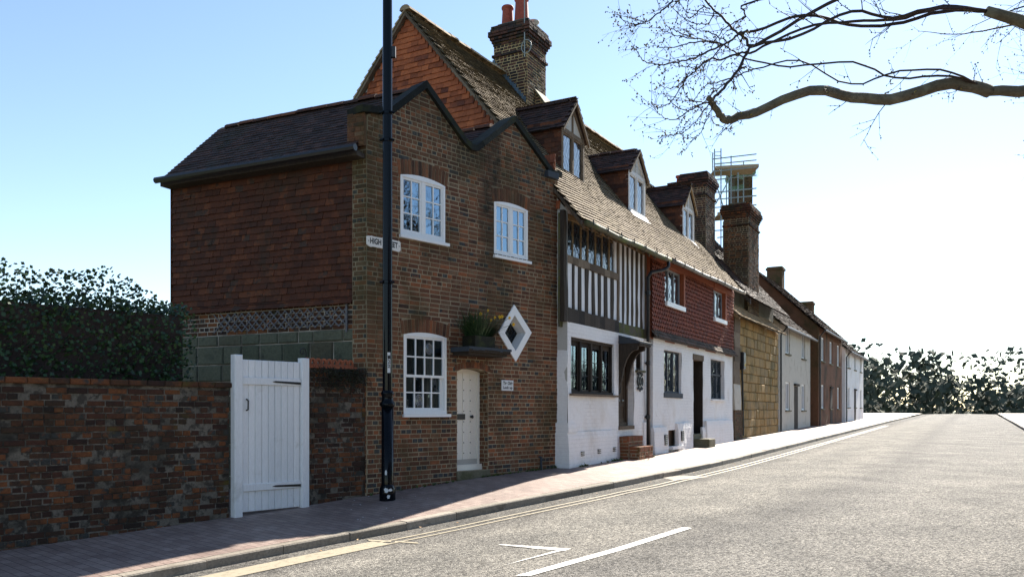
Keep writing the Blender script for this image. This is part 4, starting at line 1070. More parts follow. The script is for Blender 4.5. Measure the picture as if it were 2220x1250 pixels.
# ================================================================== LAMP POST
lp = ground_px(840, 1080); lx, ly = lp.x, lp.y; z0 = zg(lx, ly)-.04
Yl = ly; sc_ = Yl/FPX
lamp = thing('lamp_post', 'tall black painted iron lamp post standing on the pavement in front of the brick house', 'lamp post', (lx, ly, z0))
def zpx(py): return CAMZ + (HY-py)*sc_
r1 = 10.6*sc_; r2 = 13.2*sc_
mb = MB(); mb.lathe(lx, ly, [(r1, zpx(852)), (r1*.98, zpx(300)), (r1*.96, zpx(0)), (r1*.8, 8.2), (r1*.6, 8.25)], 28); mb.build('shaft', M['post'], lamp, smooth=True)
mb = MB(); mb.lathe(lx, ly, [(r1+.002, zpx(846)), (r1+.022, zpx(850)), (r1+.028, zpx(853)), (r1+.01, zpx(858)), (r2-.005, zpx(868)), (r2+.015, zpx(872)), (r2+.026, zpx(875)), (r2+.02, zpx(879)), (r2+.001, zpx(882))], 28); mb.build('collar', M['post'], lamp, smooth=True)
mb = MB(); mb.lathe(lx, ly, [(r2, zpx(1058)), (r2, zpx(882))], 28); mb.build('lower_shaft', M['post'], lamp, smooth=True)
rb = 17.5*sc_
mb = MB(); mb.lathe(lx, ly, [(rb, z0-.1), (rb, zpx(1070)), (rb*1.02, zpx(1066)), (rb*.97, zpx(1062)), (rb*.98, zpx(1058)), (rb*.82, zpx(1052)), (r2+.004, zpx(1049))], 28); mb.build('base', M['post'], lamp, smooth=True)
LF = Frame(lx, ly, 90)   # faces the camera
def wrap_patch(name, px0, px1, py0, py1, rad, mat, seed=None):
    mb = MB(); n = 10
    a0, a1 = math.asin(max(-.98,min(.98,((px0-840+ (0)) *sc_ - 0)/rad))), math.asin(max(-.98,min(.98,((px1-840)*sc_)/rad)))
    if seed is None:
        for i in range(n):
            b0, b1 = a0+(a1-a0)*i/n, a0+(a1-a0)*(i+1)/n
            mb.face([(lx+rad*math.sin(b), ly-rad*math.cos(b), zpx(y)) for b, y in ((b0,py1),(b1,py1),(b1,py0),(b0,py0))])
    else:
        g = random.Random(seed); c_a, c_y = (a0+a1)/2, (py0+py1)/2; pts = []
        for q in range(14):
            t_ = 2*math.pi*q/14; k = g.uniform(.55,1.0)
            pts.append((c_a+(a1-a0)/2*k*math.cos(t_), c_y+(py1-py0)/2*k*math.sin(t_)))
        pc = (c_a, c_y)
        for q in range(14):
            tri = [pc, pts[q], pts[(q+1)%14]]
            mb.face([(lx+rad*math.sin(a), ly-rad*math.cos(a), zpx(y)) for a, y in tri])
    return mb.build(name, mat, lamp)
wrap_patch('number_label', 841.5, 847.5, 764, 808, r1+.0025, M['label'])
for i, ch in enumerate('122'):
    yc = 774 + i*9.6
    th_ = math.asin(4.6*sc_/r1*.98)
    cF = Frame(lx+(r1+.0045)*math.sin(th_), ly-(r1+.0045)*math.cos(th_), 90-math.degrees(th_))
    text_mesh('number', ch, cF, -.018, .018, zpx(yc+4.0), zpx(yc-3.6), 0, M['ink'], lamp, bold=.03)
wrap_patch('worn_paint', 836, 842, 1014, 1032, r2+.002, M['label'], 4)
wrap_patch('worn_paint', 834, 846, 1054, 1066, rb+.004, M['label'], 5)
wrap_patch('worn_paint', 843, 853, 1056, 1064, rb+.004, M['label'], 6)
wrap_patch('worn_paint', 840, 849, 1068, 1080, rb+.004, M['label'], 7)
mb = MB(); mb.box(LF, r1-.01, r1+.05, -.03, .03, zpx(125), zpx(102)); mb.build('cable_box', M['iron'], lamp)
for py in (246, 305, 612):
    mb = MB(); mb.lathe(lx, ly, [(r1, zpx(py+4)), (r1+.008, zpx(py+3)), (r1+.008, zpx(py-3)), (r1, zpx(py-4))], 28); 
    for sg in (-1, 1): mb.tube([(lx+sg*r1*.6, ly-r1-.0, zpx(py)), (lx+sg*(r1+.03), ly-r1*.4, zpx(py))], .02, 8)
    mb.build('band', M['post'], lamp)
mb = MB(); mb.tube([(lx,ly,8.15),(lx+.2,ly-.25,8.5),(lx+.5,ly-.6,8.65),(lx+.9,ly-1.05,8.65)], .035, 8); mb.build('arm', M['post'], lamp)
mb = MB(); mb.lathe(lx+.9, ly-1.05, [(.05,8.7),(.12,8.66),(.2,8.55),(.16,8.5),(.05,8.48)], 16); mb.build('lantern', M['post'], lamp, smooth=True)

# ================================================================== THE LONG TILED HOUSES
F2 = Frame(1.08, 16.2, math.degrees(math.atan(990/FPX)))
T1, TE = 4.72, 12.62          # party line, far end
WR = 3.8                      # ridge behind the front wall
def z_eave2(t): return 4.73 + .018*t
def z_ridge2(t): return 9.68 + .03*t
EO = .36                      # eaves overhang
TAN = (z_ridge2(0)-z_eave2(0))/(WR+EO)
def zroof(t, w): return z_eave2(t) + (z_ridge2(t)-z_eave2(t))*(w+EO)/(WR+EO)
def G(t): q = F2.pt(t, 0, 0); return Frame(q.x, q.y, F2.deg+90)      # s = outward distance, faces left
d2, n2 = v3(F2.d), v3(F2.n)
hA = thing('timber_framed_house', 'old house with black and white timbered upper floor under a long mossy tiled roof', 'house', F2.pt(0, 0, zg(1.08,16.2)))
qB = F2.pt(T1, 0, 0)
hB = thing('tile_hung_cottage', 'cottage with dark red scalloped tile hanging over white painted lower walls', 'house', (qB.x, qB.y, zg(qB.x, qB.y)))

# roof (front slope tiled, rear slope plain)
def long_roof(t0, t1, parent, seed):
    Eo = F2.pt(t0, EO, z_eave2(t0)); a = (d2 + Vector((0,0,.018))).normalized()
    Rg = F2.pt(t0, -WR, z_ridge2(t0)); b = (Rg-Eo); L = b.length; b.normalize(); n = a.cross(b).normalized()
    if n.z < 0: n = -n
    Tn = t1-t0; ca = (WR+EO)/L
    def sag(u, v):
        T = t0+u
        return .012*T*(v/L)*ca*.6 - .012*t0*(v/L)*ca*.6 + .022*math.sin(T*.8+v*.3) + .006*math.sin(T*2.1-v*.9)
    mb = MB()
    nu, nv = 24, 8
    for i in range(nu):
        for j in range(nv):
            def P(u, v): return Eo + a*u + b*v + n*(sag(u,v)-.03)
            u0_, u1_, v0_, v1_ = Tn*i/nu, Tn*(i+1)/nu, L*j/nv, L*(j+1)/nv
            mb.face([P(u0_,v0_),P(u1_,v0_),P(u1_,v1_),P(u0_,v1_)], .3)
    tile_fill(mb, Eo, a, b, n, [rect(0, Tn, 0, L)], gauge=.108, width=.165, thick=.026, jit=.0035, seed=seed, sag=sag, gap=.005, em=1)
    A, B = F2.pt(t0,-WR,z_ridge2(t0)+.02), F2.pt(t1,-WR,z_ridge2(t1)+.02)
    zb0 = z_eave2(0)+1.3
    C, D = F2.pt(t1,-2*WR+.25,z_ridge2(t1)-(WR-.25)*TAN), F2.pt(t0,-2*WR+.25,z_ridge2(t0)-(WR-.25)*TAN)
    mb.face([A,B,C,D], .3)
    for k in range(0, 34): # thickness of the rear slope's tiles, seen edge-on at the verge
        f = k/34; p = A.lerp(D, f); p2 = A.lerp(D, f+.04); up = Vector((0,0,.03)) - n2*.02
        mb.hexa([p2, p2+d2*.4, p+d2*.4, p, p2+up*1.4, p2+d2*.4+up*1.4, p+d2*.4+up*.3, p+up*.3], .5)
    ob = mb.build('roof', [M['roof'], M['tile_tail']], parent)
    mb = MB(); ridge_tiles(mb, A+Vector((0,0,.02)), B+Vector((0,0,.02)), seed+1, rad=.14, L=.33); mb.build('ridge', M['roof'], ob)
    return ob
rA = long_roof(-.14, T1, hA, 61); rB = long_roof(T1+.004, TE+.12, hB, 62)
# verge undercloak on the left gable
def verge(t, parent, mat):
    mb = MB(); fr = G(t)
    for (s0, z0_, s1, z1_) in ((EO-.02, zroof(0,-EO)-.1, -WR, z_ridge2(0)-.1), (-WR, z_ridge2(0)-.1, -2*WR+.3, z_ridge2(0)-.1-(WR-.3)*TAN)):
        n_ = 7
        for i in range(n_):
            a, b = i/n_, (i+1)/n_-.002
            p0 = (s0+(s1-s0)*a, z0_+(z1_-z0_)*a); p1 = (s0+(s1-s0)*b, z0_+(z1_-z0_)*b)
            mb.prism(fr, [p0, p1, (p1[0], p1[1]+.075), (p0[0], p0[1]+.075)], -.1, rng.uniform(-.004,.004), rng.random())
    return mb.build('verge', mat, parent)
verge(-.13, hA, M['oak_grey'])
# left gable, hung with orange tiles
g0 = G(0)
gp = [(-2*WR+.15, 6.0), (-.05, 4.0), (-.05, 4.9), (-WR, z_ridge2(0)-.12), (-2*WR+.15, z_ridge2(0)-.12-(WR-.15)*TAN)]
mb = MB(); mb.face([g0.pt(s, 0, z) for s, z in [(-2*WR+.15,-.5),(0,-.5),(0,4.95),(-WR,z_ridge2(0)-.1),(-2*WR+.15, z_ridge2(0)-.1-(WR-.15)*TAN)]]); gw_ = mb.build('gable_wall', M['plaster_grey'], hA)
mb = MB(); tile_fill(mb, g0.pt(0,.012,0), v3(g0.d), Vector((0,0,1)), v3(g0.n), [[(-2*WR+.15,6.0),(-.25,6.0)]+[(-.25,5.0),(-.1,5.0),(-WR,z_ridge2(0)-.14),(-2*WR+.15,z_ridge2(0)-.14-(WR-.15)*TAN)]], gauge=.115, width=.185, thick=.022, jit=.009, seed=63, vmin=5.0, vmax=9.6)
mb.build('tile_hanging', M['tile_orange'], gw_)
# far gable of the row and rear wall, plain
mb = MB(); gE = G(TE)
for fr, sg in ((gE, 1),): mb.face([fr.pt(s, 0, z) for s, z in [(-2*WR+.15,-.3),(0.1,-.3),(0.1,5.1),(-WR,z_ridge2(TE)-.1),(-2*WR+.15, z_ridge2(TE)-.1-(WR-.15)*TAN)]])
mb.build('gable_wall', M['plaster_grey'], hB)
for h_, a, b in ((hA, 0, T1), (hB, T1+.003, TE)):
    mb = MB(); mb.face([F2.pt(a,-2*WR+.15,-.4), F2.pt(b,-2*WR+.15,-.4), F2.pt(b,-2*WR+.15,5.6), F2.pt(a,-2*WR+.15,5.6)]); mb.build('rear_wall', M['plaster_grey'], h_)

def holes_wall(mb, fr, s0, s1, z0, z1, o, hs, step=.12, thick=.2, r=.5, m=0, wob=0.0):
    zz = sorted(set([z0, z1] + [h[2] for h in hs] + [h[3] for h in hs])); e = []
    for a, b in zip(zz[:-1], zz[1:]):
        k = max(1, int((b-a)/step)); e += [a+(b-a)*i/k for i in range(k)]
    e.append(z1)
    for za, zb_ in zip(e[:-1], e[1:]):
        for a, b in intervals([rect(s0,s1,z0,z1)]+[rect(*h) for h in hs], (za+zb_)/2):
            k = max(1, int((b-a)/step)); 
            for i in range(k):
                q0, q1 = a+(b-a)*i/k, a+(b-a)*(i+1)/k
                def O(s, z): return o + wob*(math.sin(s*3.1+z*1.7)+math.sin(s*7.3-z*5.1)*.5+math.sin(z*9.7+s*2.3)*.4)
                mb.face([fr.pt(q0,O(q0,za),za), fr.pt(q1,O(q1,za),za), fr.pt(q1,O(q1,zb_),zb_), fr.pt(q0,O(q0,zb_),zb_)], r, m)
    for h in hs: reveals(mb, fr, rect(*h), o-thick, o+wob*.0, r, m)

# ---- timber house, lower wall
zL = 2.79
bw = (F2.s(1238), F2.s(1331.5), F2.z(1238,852), F2.z(1238,729))
dr = (F2.s(1341), F2.s(1374), .69, 2.62)
sw = (F2.s(1379), F2.s(1392), F2.z(1385,802), F2.z(1385,748))
mb = MB(); holes_wall(mb, F2, 0, T1-.02, -.4, zL, 0, [bw, dr, sw], thick=.26, wob=.008)
gr = G(0); holes_wall(mb, gr, -.35, 0.0, -.4, zL, 0, [], wob=.006)
mb.face([F2.pt(0,0,zL), F2.pt(T1-.02,0,zL), F2.pt(T1-.02,-.3,zL), F2.pt(0,-.3,zL)])
mb.build('lower_wall', M['limewash'], hA)
zP = F2.z(1229, 917, .09)
mb = MB(); p1_ = F2.s(1343, .1)
def rough_block(mb, fr, s0, s1, o0, o1, z0, z1, batter=.03, seed=1, r=.5, m=0):
    g = random.Random(seed); n = max(2, int((s1-s0)/.14)); k = max(2, int((z1-z0)/.12))
    gr_ = [[(s0+(s1-s0)*i/n, o1+batter*(1-j/k)+g.uniform(-.007,.007)-(.02 if j == k else 0), z0+(z1-z0)*j/k + (g.uniform(-.008,.008) if j == k else 0)) for i in range(n+1)] for j in range(k+1)]
    for j in range(k):
        for i in range(n): mb.face([fr.pt(*gr_[j][i]), fr.pt(*gr_[j][i+1]), fr.pt(*gr_[j+1][i+1]), fr.pt(*gr_[j+1][i])], r, m)
        a, b = gr_[j][0], gr_[j+1][0]; mb.face([fr.pt(s0,o0,a[2]), fr.pt(*a), fr.pt(*b), fr.pt(s0,o0,b[2])], r, m)
        a, b = gr_[j][n], gr_[j+1][n]; mb.face([fr.pt(*a), fr.pt(s1,o0,a[2]), fr.pt(s1,o0,b[2]), fr.pt(*b)], r, m)
    for i in range(n): mb.face([fr.pt(*gr_[k][i]), fr.pt(*gr_[k][i+1]), fr.pt(gr_[k][i+1][0],o0,z1), fr.pt(gr_[k][i][0],o0,z1)], r, m)
rough_block(mb, F2, -.06, p1_-.03, -.35, .05, -.4, zP-.18, seed=3); rough_block(mb, F2, -.05, .35, -.35, .05, zP-.19, zP, batter=.004, seed=4)
mb.build('plinth', M['limewash'], hA)
for px in (1264, 1300, 1333):
    s, z = F2.at(px, 982 - (px-1264)*.14, .08)
    for k in (0, 1, 2):
        mb = MB(); mb.box(F2, s-.07, s+.07, .03, .087, z+k*.035-.05, z+k*.035-.035); mb.build('air_brick', M['iron'], hA)
# ---- timber frame
UO = -.05
mb = MB(); holes_wall(mb, F2, 0, T1, zL, 5.05, UO-.006, [(.06, 2.6, 4.12, 4.84)], step=.3, thick=.05, wob=0.0); mb.build('plaster_panel', M['plaster'], hA)
def beam(name, s0, s1, z0, z1, o0, o1, mat, parent, seed, wob=.012):
    g = random.Random(seed); mb = MB(); n = max(2, int((s1-s0)/.25)) if s1-s0 > z1-z0 else 1
    if s1-s0 >= z1-z0:
        a = [(z0+g.uniform(-wob,wob), z1+g.uniform(-wob,wob), o1+g.uniform(-.01,.01)) for _ in range(n+1)]
        for i in range(n):
            q0, q1 = s0+(s1-s0)*i/n, s0+(s1-s0)*(i+1)/n; A, B = a[i], a[i+1]; P = F2.pt
            mb.hexa([P(q0,A[2],A[0]),P(q1,B[2],B[0]),P(q1,o0,B[0]),P(q0,o0,A[0]),P(q0,A[2],A[1]),P(q1,B[2],B[1]),P(q1,o0,B[1]),P(q0,o0,A[1])], g.random(), 0, skip=[x for x in (3,) if i < n-1] + [x for x in (5,) if i > 0])
    else:
        n = max(2, int((z1-z0)/.3)); a = [(s0+g.uniform(-wob,wob), s1+g.uniform(-wob,wob), o1+g.uniform(-.01,.01)) for _ in range(n+1)]
        for i in range(n):
            h0, h1 = z0+(z1-z0)*i/n, z0+(z1-z0)*(i+1)/n; A, B = a[i], a[i+1]; P = F2.pt
            mb.hexa([P(A[0],A[2],h0),P(A[1],A[2],h0),P(A[1],o0,h0),P(A[0],o0,h0),P(B[0],B[2],h1),P(B[1],B[2],h1),P(B[1],o0,h1),P(B[0],o0,h1)], .5, 0, skip=([0] if i else [])+([1] if i < n-1 else []))
    return mb.build(name, mat, parent)
tS = F2.s(1339, UO)
beam('bressummer', .05, tS, zL+.003, 3.07, UO-.2, UO+.04, M['oak'], hA, 1); beam('bressummer', tS+.003, T1-.12, zL+.01, 3.03, UO-.2, UO+.03, M['oak_moss'], hA, 2)
beam('window_rail', .04, tS, 3.97, 4.11, UO-.15, UO+.03, M['oak_grey'], hA, 3); beam('wall_plate', .0, T1-.01, 4.83, 4.93, UO-.15, UO+.02, M['oak_tan'], hA, 4)
beam('corner_post', F2.s(1222.5,UO+.04), F2.s(1231,UO+.04), zL, 4.95, UO-.04, UO+.04, M['oak'], hA, 5); beam('corner_post', F2.s(1213.5,-.1), F2.s(1224,-.1), zL-.1, 4.9, -.14, -.1, M['oak_moss'], hA, 6)
beam('corner_post', T1-.16, T1-.01, zL, 4.82, UO-.15, UO+.035, M['oak_grey'], hA, 7)
beam('corner_post', tS-.04, tS+.06, 3.08, 4.82, UO-.15, UO+.03, M['oak_grey'], hA, 8)
def sx(x): return F2.s(1190 + x/6.41, UO)
for i, (a, b) in enumerate(((320,352),(405,447),(498,550),(595,635),(680,722),(765,808),(855,900))):
    beam('stud', sx(a+1), sx(b-3), 3.075, 3.965, UO-.12, UO+.012, M['oak'], hA, 20+i, .009)
for i, (a, b) in enumerate(((1018,1045),(1080,1110),(1145,1172),(1205,1237),(1270,1298))):
    beam('stud', sx(a+1), sx(b-4), 3.035, 4.825, UO-.12, UO+.012, M['oak_mid'], hA, 40+i, .007)
# rafter feet under the eaves with a dark board between
mb = MB(); mb.face([F2.pt(-.1,EO-.02,z_eave2(0)-.06), F2.pt(T1,EO-.02,z_eave2(T1)-.06), F2.pt(T1,-.05,z_eave2(T1)+.42), F2.pt(-.1,-.05,z_eave2(0)+.42)]); mb.build('soffit', M['red_board'], hA)
t = .1
while t < T1-.1:
    z = z_eave2(t); fr = G(t)
    mb = MB(); mb.prism(fr, [(EO-.06, z-.14), (EO-.03, z-.055), (-.04, z+.41), (-.04, z+.30)], -.04, .04); mb.build('rafter_foot', M['oak_grey'], hA)
    t += .42
# window strip of seven leaded lights
ww = hA; mb = MB(); o = UO-.02
l0, l1 = .06, tS-.05; nL = 7
for i in range(nL+1):
    s = l0 + (l1-l0)*i/nL
    mb.box(F2, s-.022, s+.022, o-.08, o-.012, 4.11, 4.83, rng.random())
for i in range(nL):
    a, b = l0+(l1-l0)*i/nL+.022, l0+(l1-l0)*(i+1)/nL-.022
    if i in (2, 4, 6):
        for q in ((a, a+.022, 4.13, 4.80), (b-.022, b, 4.13, 4.80), (a+.022, b-.022, 4.13, 4.152), (a+.022, b-.022, 4.778, 4.80)): mb.box(F2, q[0], q[1], o-.03, o-.008, q[2], q[3], rng.random())
strip = mb.build('window', M['oak_tan'], hA); strip['label'] = 'strip of seven dark leaded lights under the eaves'
for i in range(nL):
    a, b = l0+(l1-l0)*i/nL+.022, l0+(l1-l0)*(i+1)/nL-.022
    mb = MB(); k = rng.uniform(-.02,.02), rng.uniform(-.012,.012); zz = [4.11+j*.72/5 for j in range(6)]
    for j in range(5):
        e = [rng.uniform(-.006,.006) for _ in range(3)]; m_ = (a+b)/2
        mb.face([F2.pt(a,o-.03+e[0]+k[0]*.5,zz[j]), F2.pt(m_,o-.03+e[1],zz[j]), F2.pt(m_,o-.03+e[1]+k[1]*.5,zz[j+1]), F2.pt(a,o-.03+e[0]+k[1]*.5,zz[j+1])])
        mb.face([F2.pt(m_,o-.03+e[1],zz[j]), F2.pt(b,o-.03+e[2]-k[0]*.5,zz[j]), F2.pt(b,o-.03+e[2],zz[j+1]), F2.pt(m_,o-.03+e[1]+k[1]*.5,zz[j+1])])
    mb.build('pane', M['glass_old'], strip)
mb = MB()
for i in range(nL):
    a, b = l0+(l1-l0)*i/nL+.022, l0+(l1-l0)*(i+1)/nL-.022; lattice(mb, F2, a, b, 4.11, 4.82, o-.012, .15, .24, .012)
mb.build('lead_lattice', M['lead'], strip)
# lower mullioned window
s0, s1, z0, z1 = bw; mb = MB(); o = -.1
for i in range(5):
    s = s0+.03 + (s1-s0-.06)*i/4; w_ = .035 if i in (0,4) else .04
    mb.box(F2, s-w_, s+w_, o-.1, o+.05, z0+.03, z1-.0, rng.random())
mb.box(F2, s0, s1, o-.1, o+.075, z0, z0+.05); mb.box(F2, s0, s1, o-.1, o+.06, z1-.06, z1+.0)
for i in range(4):
    a, b = s0+.03+(s1-s0-.06)*i/4+.045, s0+.03+(s1-s0-.06)*(i+1)/4-.045
    for q in ((a,a+.03,z0+.05,z1-.06),(b-.03,b,z0+.05,z1-.06),(a+.03,b-.03,z0+.05,z0+.09),(a+.03,b-.03,z1-.16,z1-.06)): mb.box(F2, q[0], q[1], o-.07, o+.005, q[2], q[3], rng.random())
lw = mb.build('window', M['oak'], hA)
for i in range(4):
    a, b = s0+.03+(s1-s0-.06)*i/4+.075, s0+.03+(s1-s0-.06)*(i+1)/4-.075
    mb = MB(); mb.face([F2.pt(a,o-.004,z0+.09),F2.pt(b,o-.004,z0+.09),F2.pt(b,o-.002,z1-.16),F2.pt(a,o-.002,z1-.16)]); mb.build('pane', M['glass_mid'], lw)
mb = MB()
for i in range(4):
    a, b = s0+.03+(s1-s0-.06)*i/4+.075, s0+.03+(s1-s0-.06)*(i+1)/4-.075; lattice(mb, F2, a, b, z0+.09, z1-.16, o-.001, .17, .3, .01, True)
mb.build('lead_lattice', M['lead'], lw)
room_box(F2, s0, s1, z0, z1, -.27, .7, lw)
for i in range(4):
    a, b = s0+(s1-s0)*i/4, s0+(s1-s0)*(i+1)/4
    if i < 3: curtain(F2, a+.04, b-.03, z0+.35*(i != 0)+.02, z1, -.33-.02*i, lw, M['curtain'])
mb = MB(); mb.box(F2, s0-.09, s1+.08, -.1, .075, z0-.045, z0-.002); mb.build('sill', M['oak_grey'], lw)
# small window right of the door
s0, s1, z0, z1 = sw; mb = MB()
for q in ((s0,s0+.05,z0,z1),(s1-.05,s1,z0,z1),(s0+.05,s1-.05,z0,z0+.05),(s0+.05,s1-.05,z1-.05,z1)): mb.box(F2, q[0], q[1], -.16, -.04, q[2], q[3])
smw = mb.build('window', M['oak'], hA); mb = MB(); mb.face([F2.pt(s0,-.12,z0),F2.pt(s1,-.12,z0),F2.pt(s1,-.12,z1),F2.pt(s0,-.12,z1)]); mb.build('pane', M['glass_old'], smw)
mb = MB(); mb.box(F2, s0-.06, s1+.08, -.06, .07, z0-.05, z0-.002); mb.build('sill', M['oak_moss'], smw)
# door of the timber house
s0, s1, z0, z1 = dr; od = -.2; mb = MB()
mb.box(F2, s0, s0+.06, od-.06, od+.05, z0, z1); mb.box(F2, s1-.1, s1, od-.06, od+.05, z0, z1); mb.box(F2, s0+.06, s1-.1, od-.06, od+.05, z1-.1, z1)
for i in range(4):
    a, b = s0+.06+(s1-s0-.16)*i/4, s0+.06+(s1-s0-.16)*(i+1)/4; mb.cbox(F2, a+.002, b-.002, od-.05, od, z0+.02, z1-.1, .008, rng.random())
for z in (z0+.1, z0+.45, z0+1.05, z1-.25): mb.cbox(F2, s0+.06, s1-.1, od-.02, od+.014, z, z+.09, .006, rng.random())
for s in (s0+.07, (s0+s1-.04)/2-.04, s1-.18): mb.cbox(F2, s, s+.08, od-.02, od+.02, z0+.1, z1-.2, .006, rng.random())
dA = mb.build('door', M['door_oak'], hA)
mb = MB(); mb.box(F2, s0, s1, od-.05, .02, z0-.06, z0+.02); mb.box(F2, s0+.06, s1-.1, od, od+.05, z0+.02, z0+.1); mb.build('threshold', M['oak_grey'], dA)
mb = MB(); mid = (s0+s1-.04)/2; mb.tube([F2.pt(mid,od+.03,z0+.75), F2.pt(mid,od+.06,z0+.78), F2.pt(mid,od+.06,z0+1.0), F2.pt(mid,od+.03,z0+1.03)], .018, 8); mb.build('handle', M['iron'], dA)
for k in (-.25, 0, .25):
    mb = MB(); mb.tube([F2.pt(mid+k,od+.02,z0+.6), F2.pt(mid+k,od+.05,z0+.6)], [.035,.015], 8); mb.build('boss', M['steel'], dA)
mb = MB(); mb.face([F2.pt(mid-.09,od+.018,z1-.75),F2.pt(mid+.07,od+.018,z1-.75),F2.pt(mid+.07,od+.018,z1-.3),F2.pt(mid-.09,od+.018,z1-.3)]); mb.build('pane', M['glass_lead'], dA)
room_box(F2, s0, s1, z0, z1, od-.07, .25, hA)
# lead hood on a curved bracket
zc = F2.z(1341, 739); c0, c1 = F2.s(1340.5), F2.s(1413, .5)
mb = MB(); P = F2.pt
mb.hexa([P(c0,.52,zc-.06),P(c1,.52,zc-.06),P(c1,-.02,zc-.06),P(c0,-.02,zc-.06),P(c0,.52,zc-.02),P(c1,.52,zc-.02),P(c1,-.02,zc+.14),P(c0,-.02,zc+.14)])
hood = mb.build('door_canopy', M['lead'], hA)
mb = MB(); mb.box(F2, c0+.02, c1-.02, 0, .49, zc-.11, zc-.062); mb.build('soffit', M['oak'], hood)
for t_ in (c0+.06, c1-.3):
    fr = G(t_); mb = MB(); pts = [(0, zc-.11), (.45, zc-.11), (.44, zc-.2)] + [(.42-.36*math.sin(q*.26), zc-.2-.85*(1-math.cos(q*.26))) for q in range(1,6)] + [(0, zc-1.05)]
    mb.prism(fr, pts, -.04, .04); mb.build('bracket', M['oak'], hood)
# brick steps
stp = []
z2, z1_, oS2, oS1 = .48, .25, .224, .471
tL = F2.s(1343); t2r = F2.s(1394, oS2); t1r = F2.s(1416, oS1)
def brick_step(s0, s1, o0, o1, zb_, zt, seed):
    mb = MB(); mb.box(F2, s0+.006, s1-.006, o0, o1-.006, zb_, zt-.006, .3, 1)
    fl = G(s0); 
    g = random.Random(seed); n = int((s1-s0)/.075)
    for i in range(n):
        a, b = s0+(s1-s0)*i/n, s0+(s1-s0)*(i+1)/n
        mb.cbox(F2, a+.004, b-.004, o1-.05, o1+g.uniform(-.002,.002), zt-.115, zt, .005, g.random())
        mb.box(F2, a+.004, b-.004, o0, o1-.052, zt-.05, zt-.001+g.uniform(-.002,.002), g.random())
    fill_bricks(mb, F2, [rect(s0,s1,zb_,zt-.118)], zb_, zt-.118, o1-.007, seed=seed, bond='mixed')
    fill_bricks(mb, fl, [rect(o0, o1-.004, zb_, zt)], zt-.075*math.ceil((zt-zb_)/.075), zt, -.007, seed=seed+1, bond='mixed')
    return mb.build('step', [M['stepbrick'], M['mortar']], hA)
brick_step(tL, t2r, -.15, oS2, -.1, z2, 71); brick_step(tL+.02, t1r, oS2+.003, oS1, -.1, z1_, 72)
mb = MB(); mb.box(F2, dr[0], dr[1], -.25, -.015, z2-.02, dr[2]-.062); mb.build('riser', M['pinkstep'], hA)
# iron plaque
pc = F2.at(1388, 826, .04)
plq = thing('wall_plaque', 'black wrought iron ornamental plaque on the white wall right of the oak door', 'plaque', F2.pt(pc[0], .04, pc[1]))
mb = MB(); 
mb.prism(F2, [(pc[0]+.13*math.cos(a)*(1+.12*math.cos(4*a)), pc[1]+.15*math.sin(a)*(1+.1*math.cos(4*a))) for a in [i*math.pi/16 for i in range(32)]], .015, .04); mb.build('shield', M['iron'], plq)
mb = MB()
for sgx in (-1,1):
    for sgz in (-1,1):
        c = (pc[0]+sgx*.12, pc[1]+sgz*.15)
        mb.tube([F2.pt(c[0]+sgx*.055*math.cos(a)*(1-a/9), .035, c[1]+sgz*.055*math.sin(a)*(1-a/9)) for a in [i*.5 for i in range(12)]], .016, 6)
    mb.tube([F2.pt(pc[0]+sgx*.16,.035,pc[1]-.1), F2.pt(pc[0]+sgx*.2,.035,pc[1]), F2.pt(pc[0]+sgx*.16,.035,pc[1]+.1)], .016, 6)
for sgz in (-1,1): mb.tube([F2.pt(pc[0]-.06,.035,pc[1]+sgz*.17), F2.pt(pc[0],.035,pc[1]+sgz*.23), F2.pt(pc[0]+.06,.035,pc[1]+sgz*.17)], .018, 6)
mb.build('scrollwork', M['iron'], plq)
mb = MB(); mb.tube([F2.pt(pc[0]+.07*math.cos(a), .045, pc[1]+.09*math.sin(a)) for a in [i*math.pi/8 for i in range(17)]], .012, 6); mb.build('boss', M['lead'], plq)
# gutter, downpipe, casing
def gutter(t0, t1, o, dz, rad, mat, parent, step):
    mb = MB(); n = 8
    a = [F2.pt(t0+(t1-t0)*i/10, o, z_eave2(t0+(t1-t0)*i/10)+dz+.012*math.sin(i*1.3)) for i in range(11)]
    mb.tube(a, rad, 10); ob = mb.build('gutter', mat, parent, smooth=True)
    t = t0+.2
    while t < t1:
        mb = MB(); z = z_eave2(t)+dz
        mb.tube([F2.pt(t,o-rad-.1,z+.04), F2.pt(t,o-rad,z-.01), F2.pt(t,o,z-rad-.012), F2.pt(t,o+rad+.006,z), F2.pt(t,o+rad-.01,z+rad+.05)], .012, 5); mb.build('gutter_bracket', M['iron'], ob)
        t += step
    return ob
gutter(-.02, T1+.35, EO+.06, -.07, .06, M['ochre_gutter'], hA, .75)
gutter(T1+.36, TE+.12, EO+.08, -.07, .055, M['grey_gutter'], hB, .8)
tp = F2.s(1405, .07); mb = MB(); zt = z_eave2(T1)-.12
q = F2.s(1424, EO)
mb.tube([F2.pt(T1+.22, EO+.06, zt+.04), F2.pt(T1+.22, EO+.06, zt-.12), F2.pt(T1+.15, EO-.02, zt-.2), F2.pt(tp+.02, .14, zt-.3), F2.pt(tp, .07, zt-.42), F2.pt(tp, .07, .14)], .043, 12)
dp = mb.build('downpipe', M['iron'], hA, smooth=True)
for z in (3.9, 2.2, .9):
    mb = MB(); mb.lathe(F2.pt(tp,.07,0).x, F2.pt(tp,.07,0).y, [(.043,z-.05),(.055,z-.045),(.055,z+.045),(.043,z+.05)], 12); mb.tube([F2.pt(tp-.08,.03,z), F2.pt(tp+.08,.03,z)], .02, 6); mb.build('pipe_clip', M['iron'], dp)
cs_ = F2.s(1399, .04); mb = MB(); mb.cbox(F2, cs_-.09, cs_+.06, -.0, .05, .05, .78, .006); mb.build('cable_casing', M['limewash'], hA)

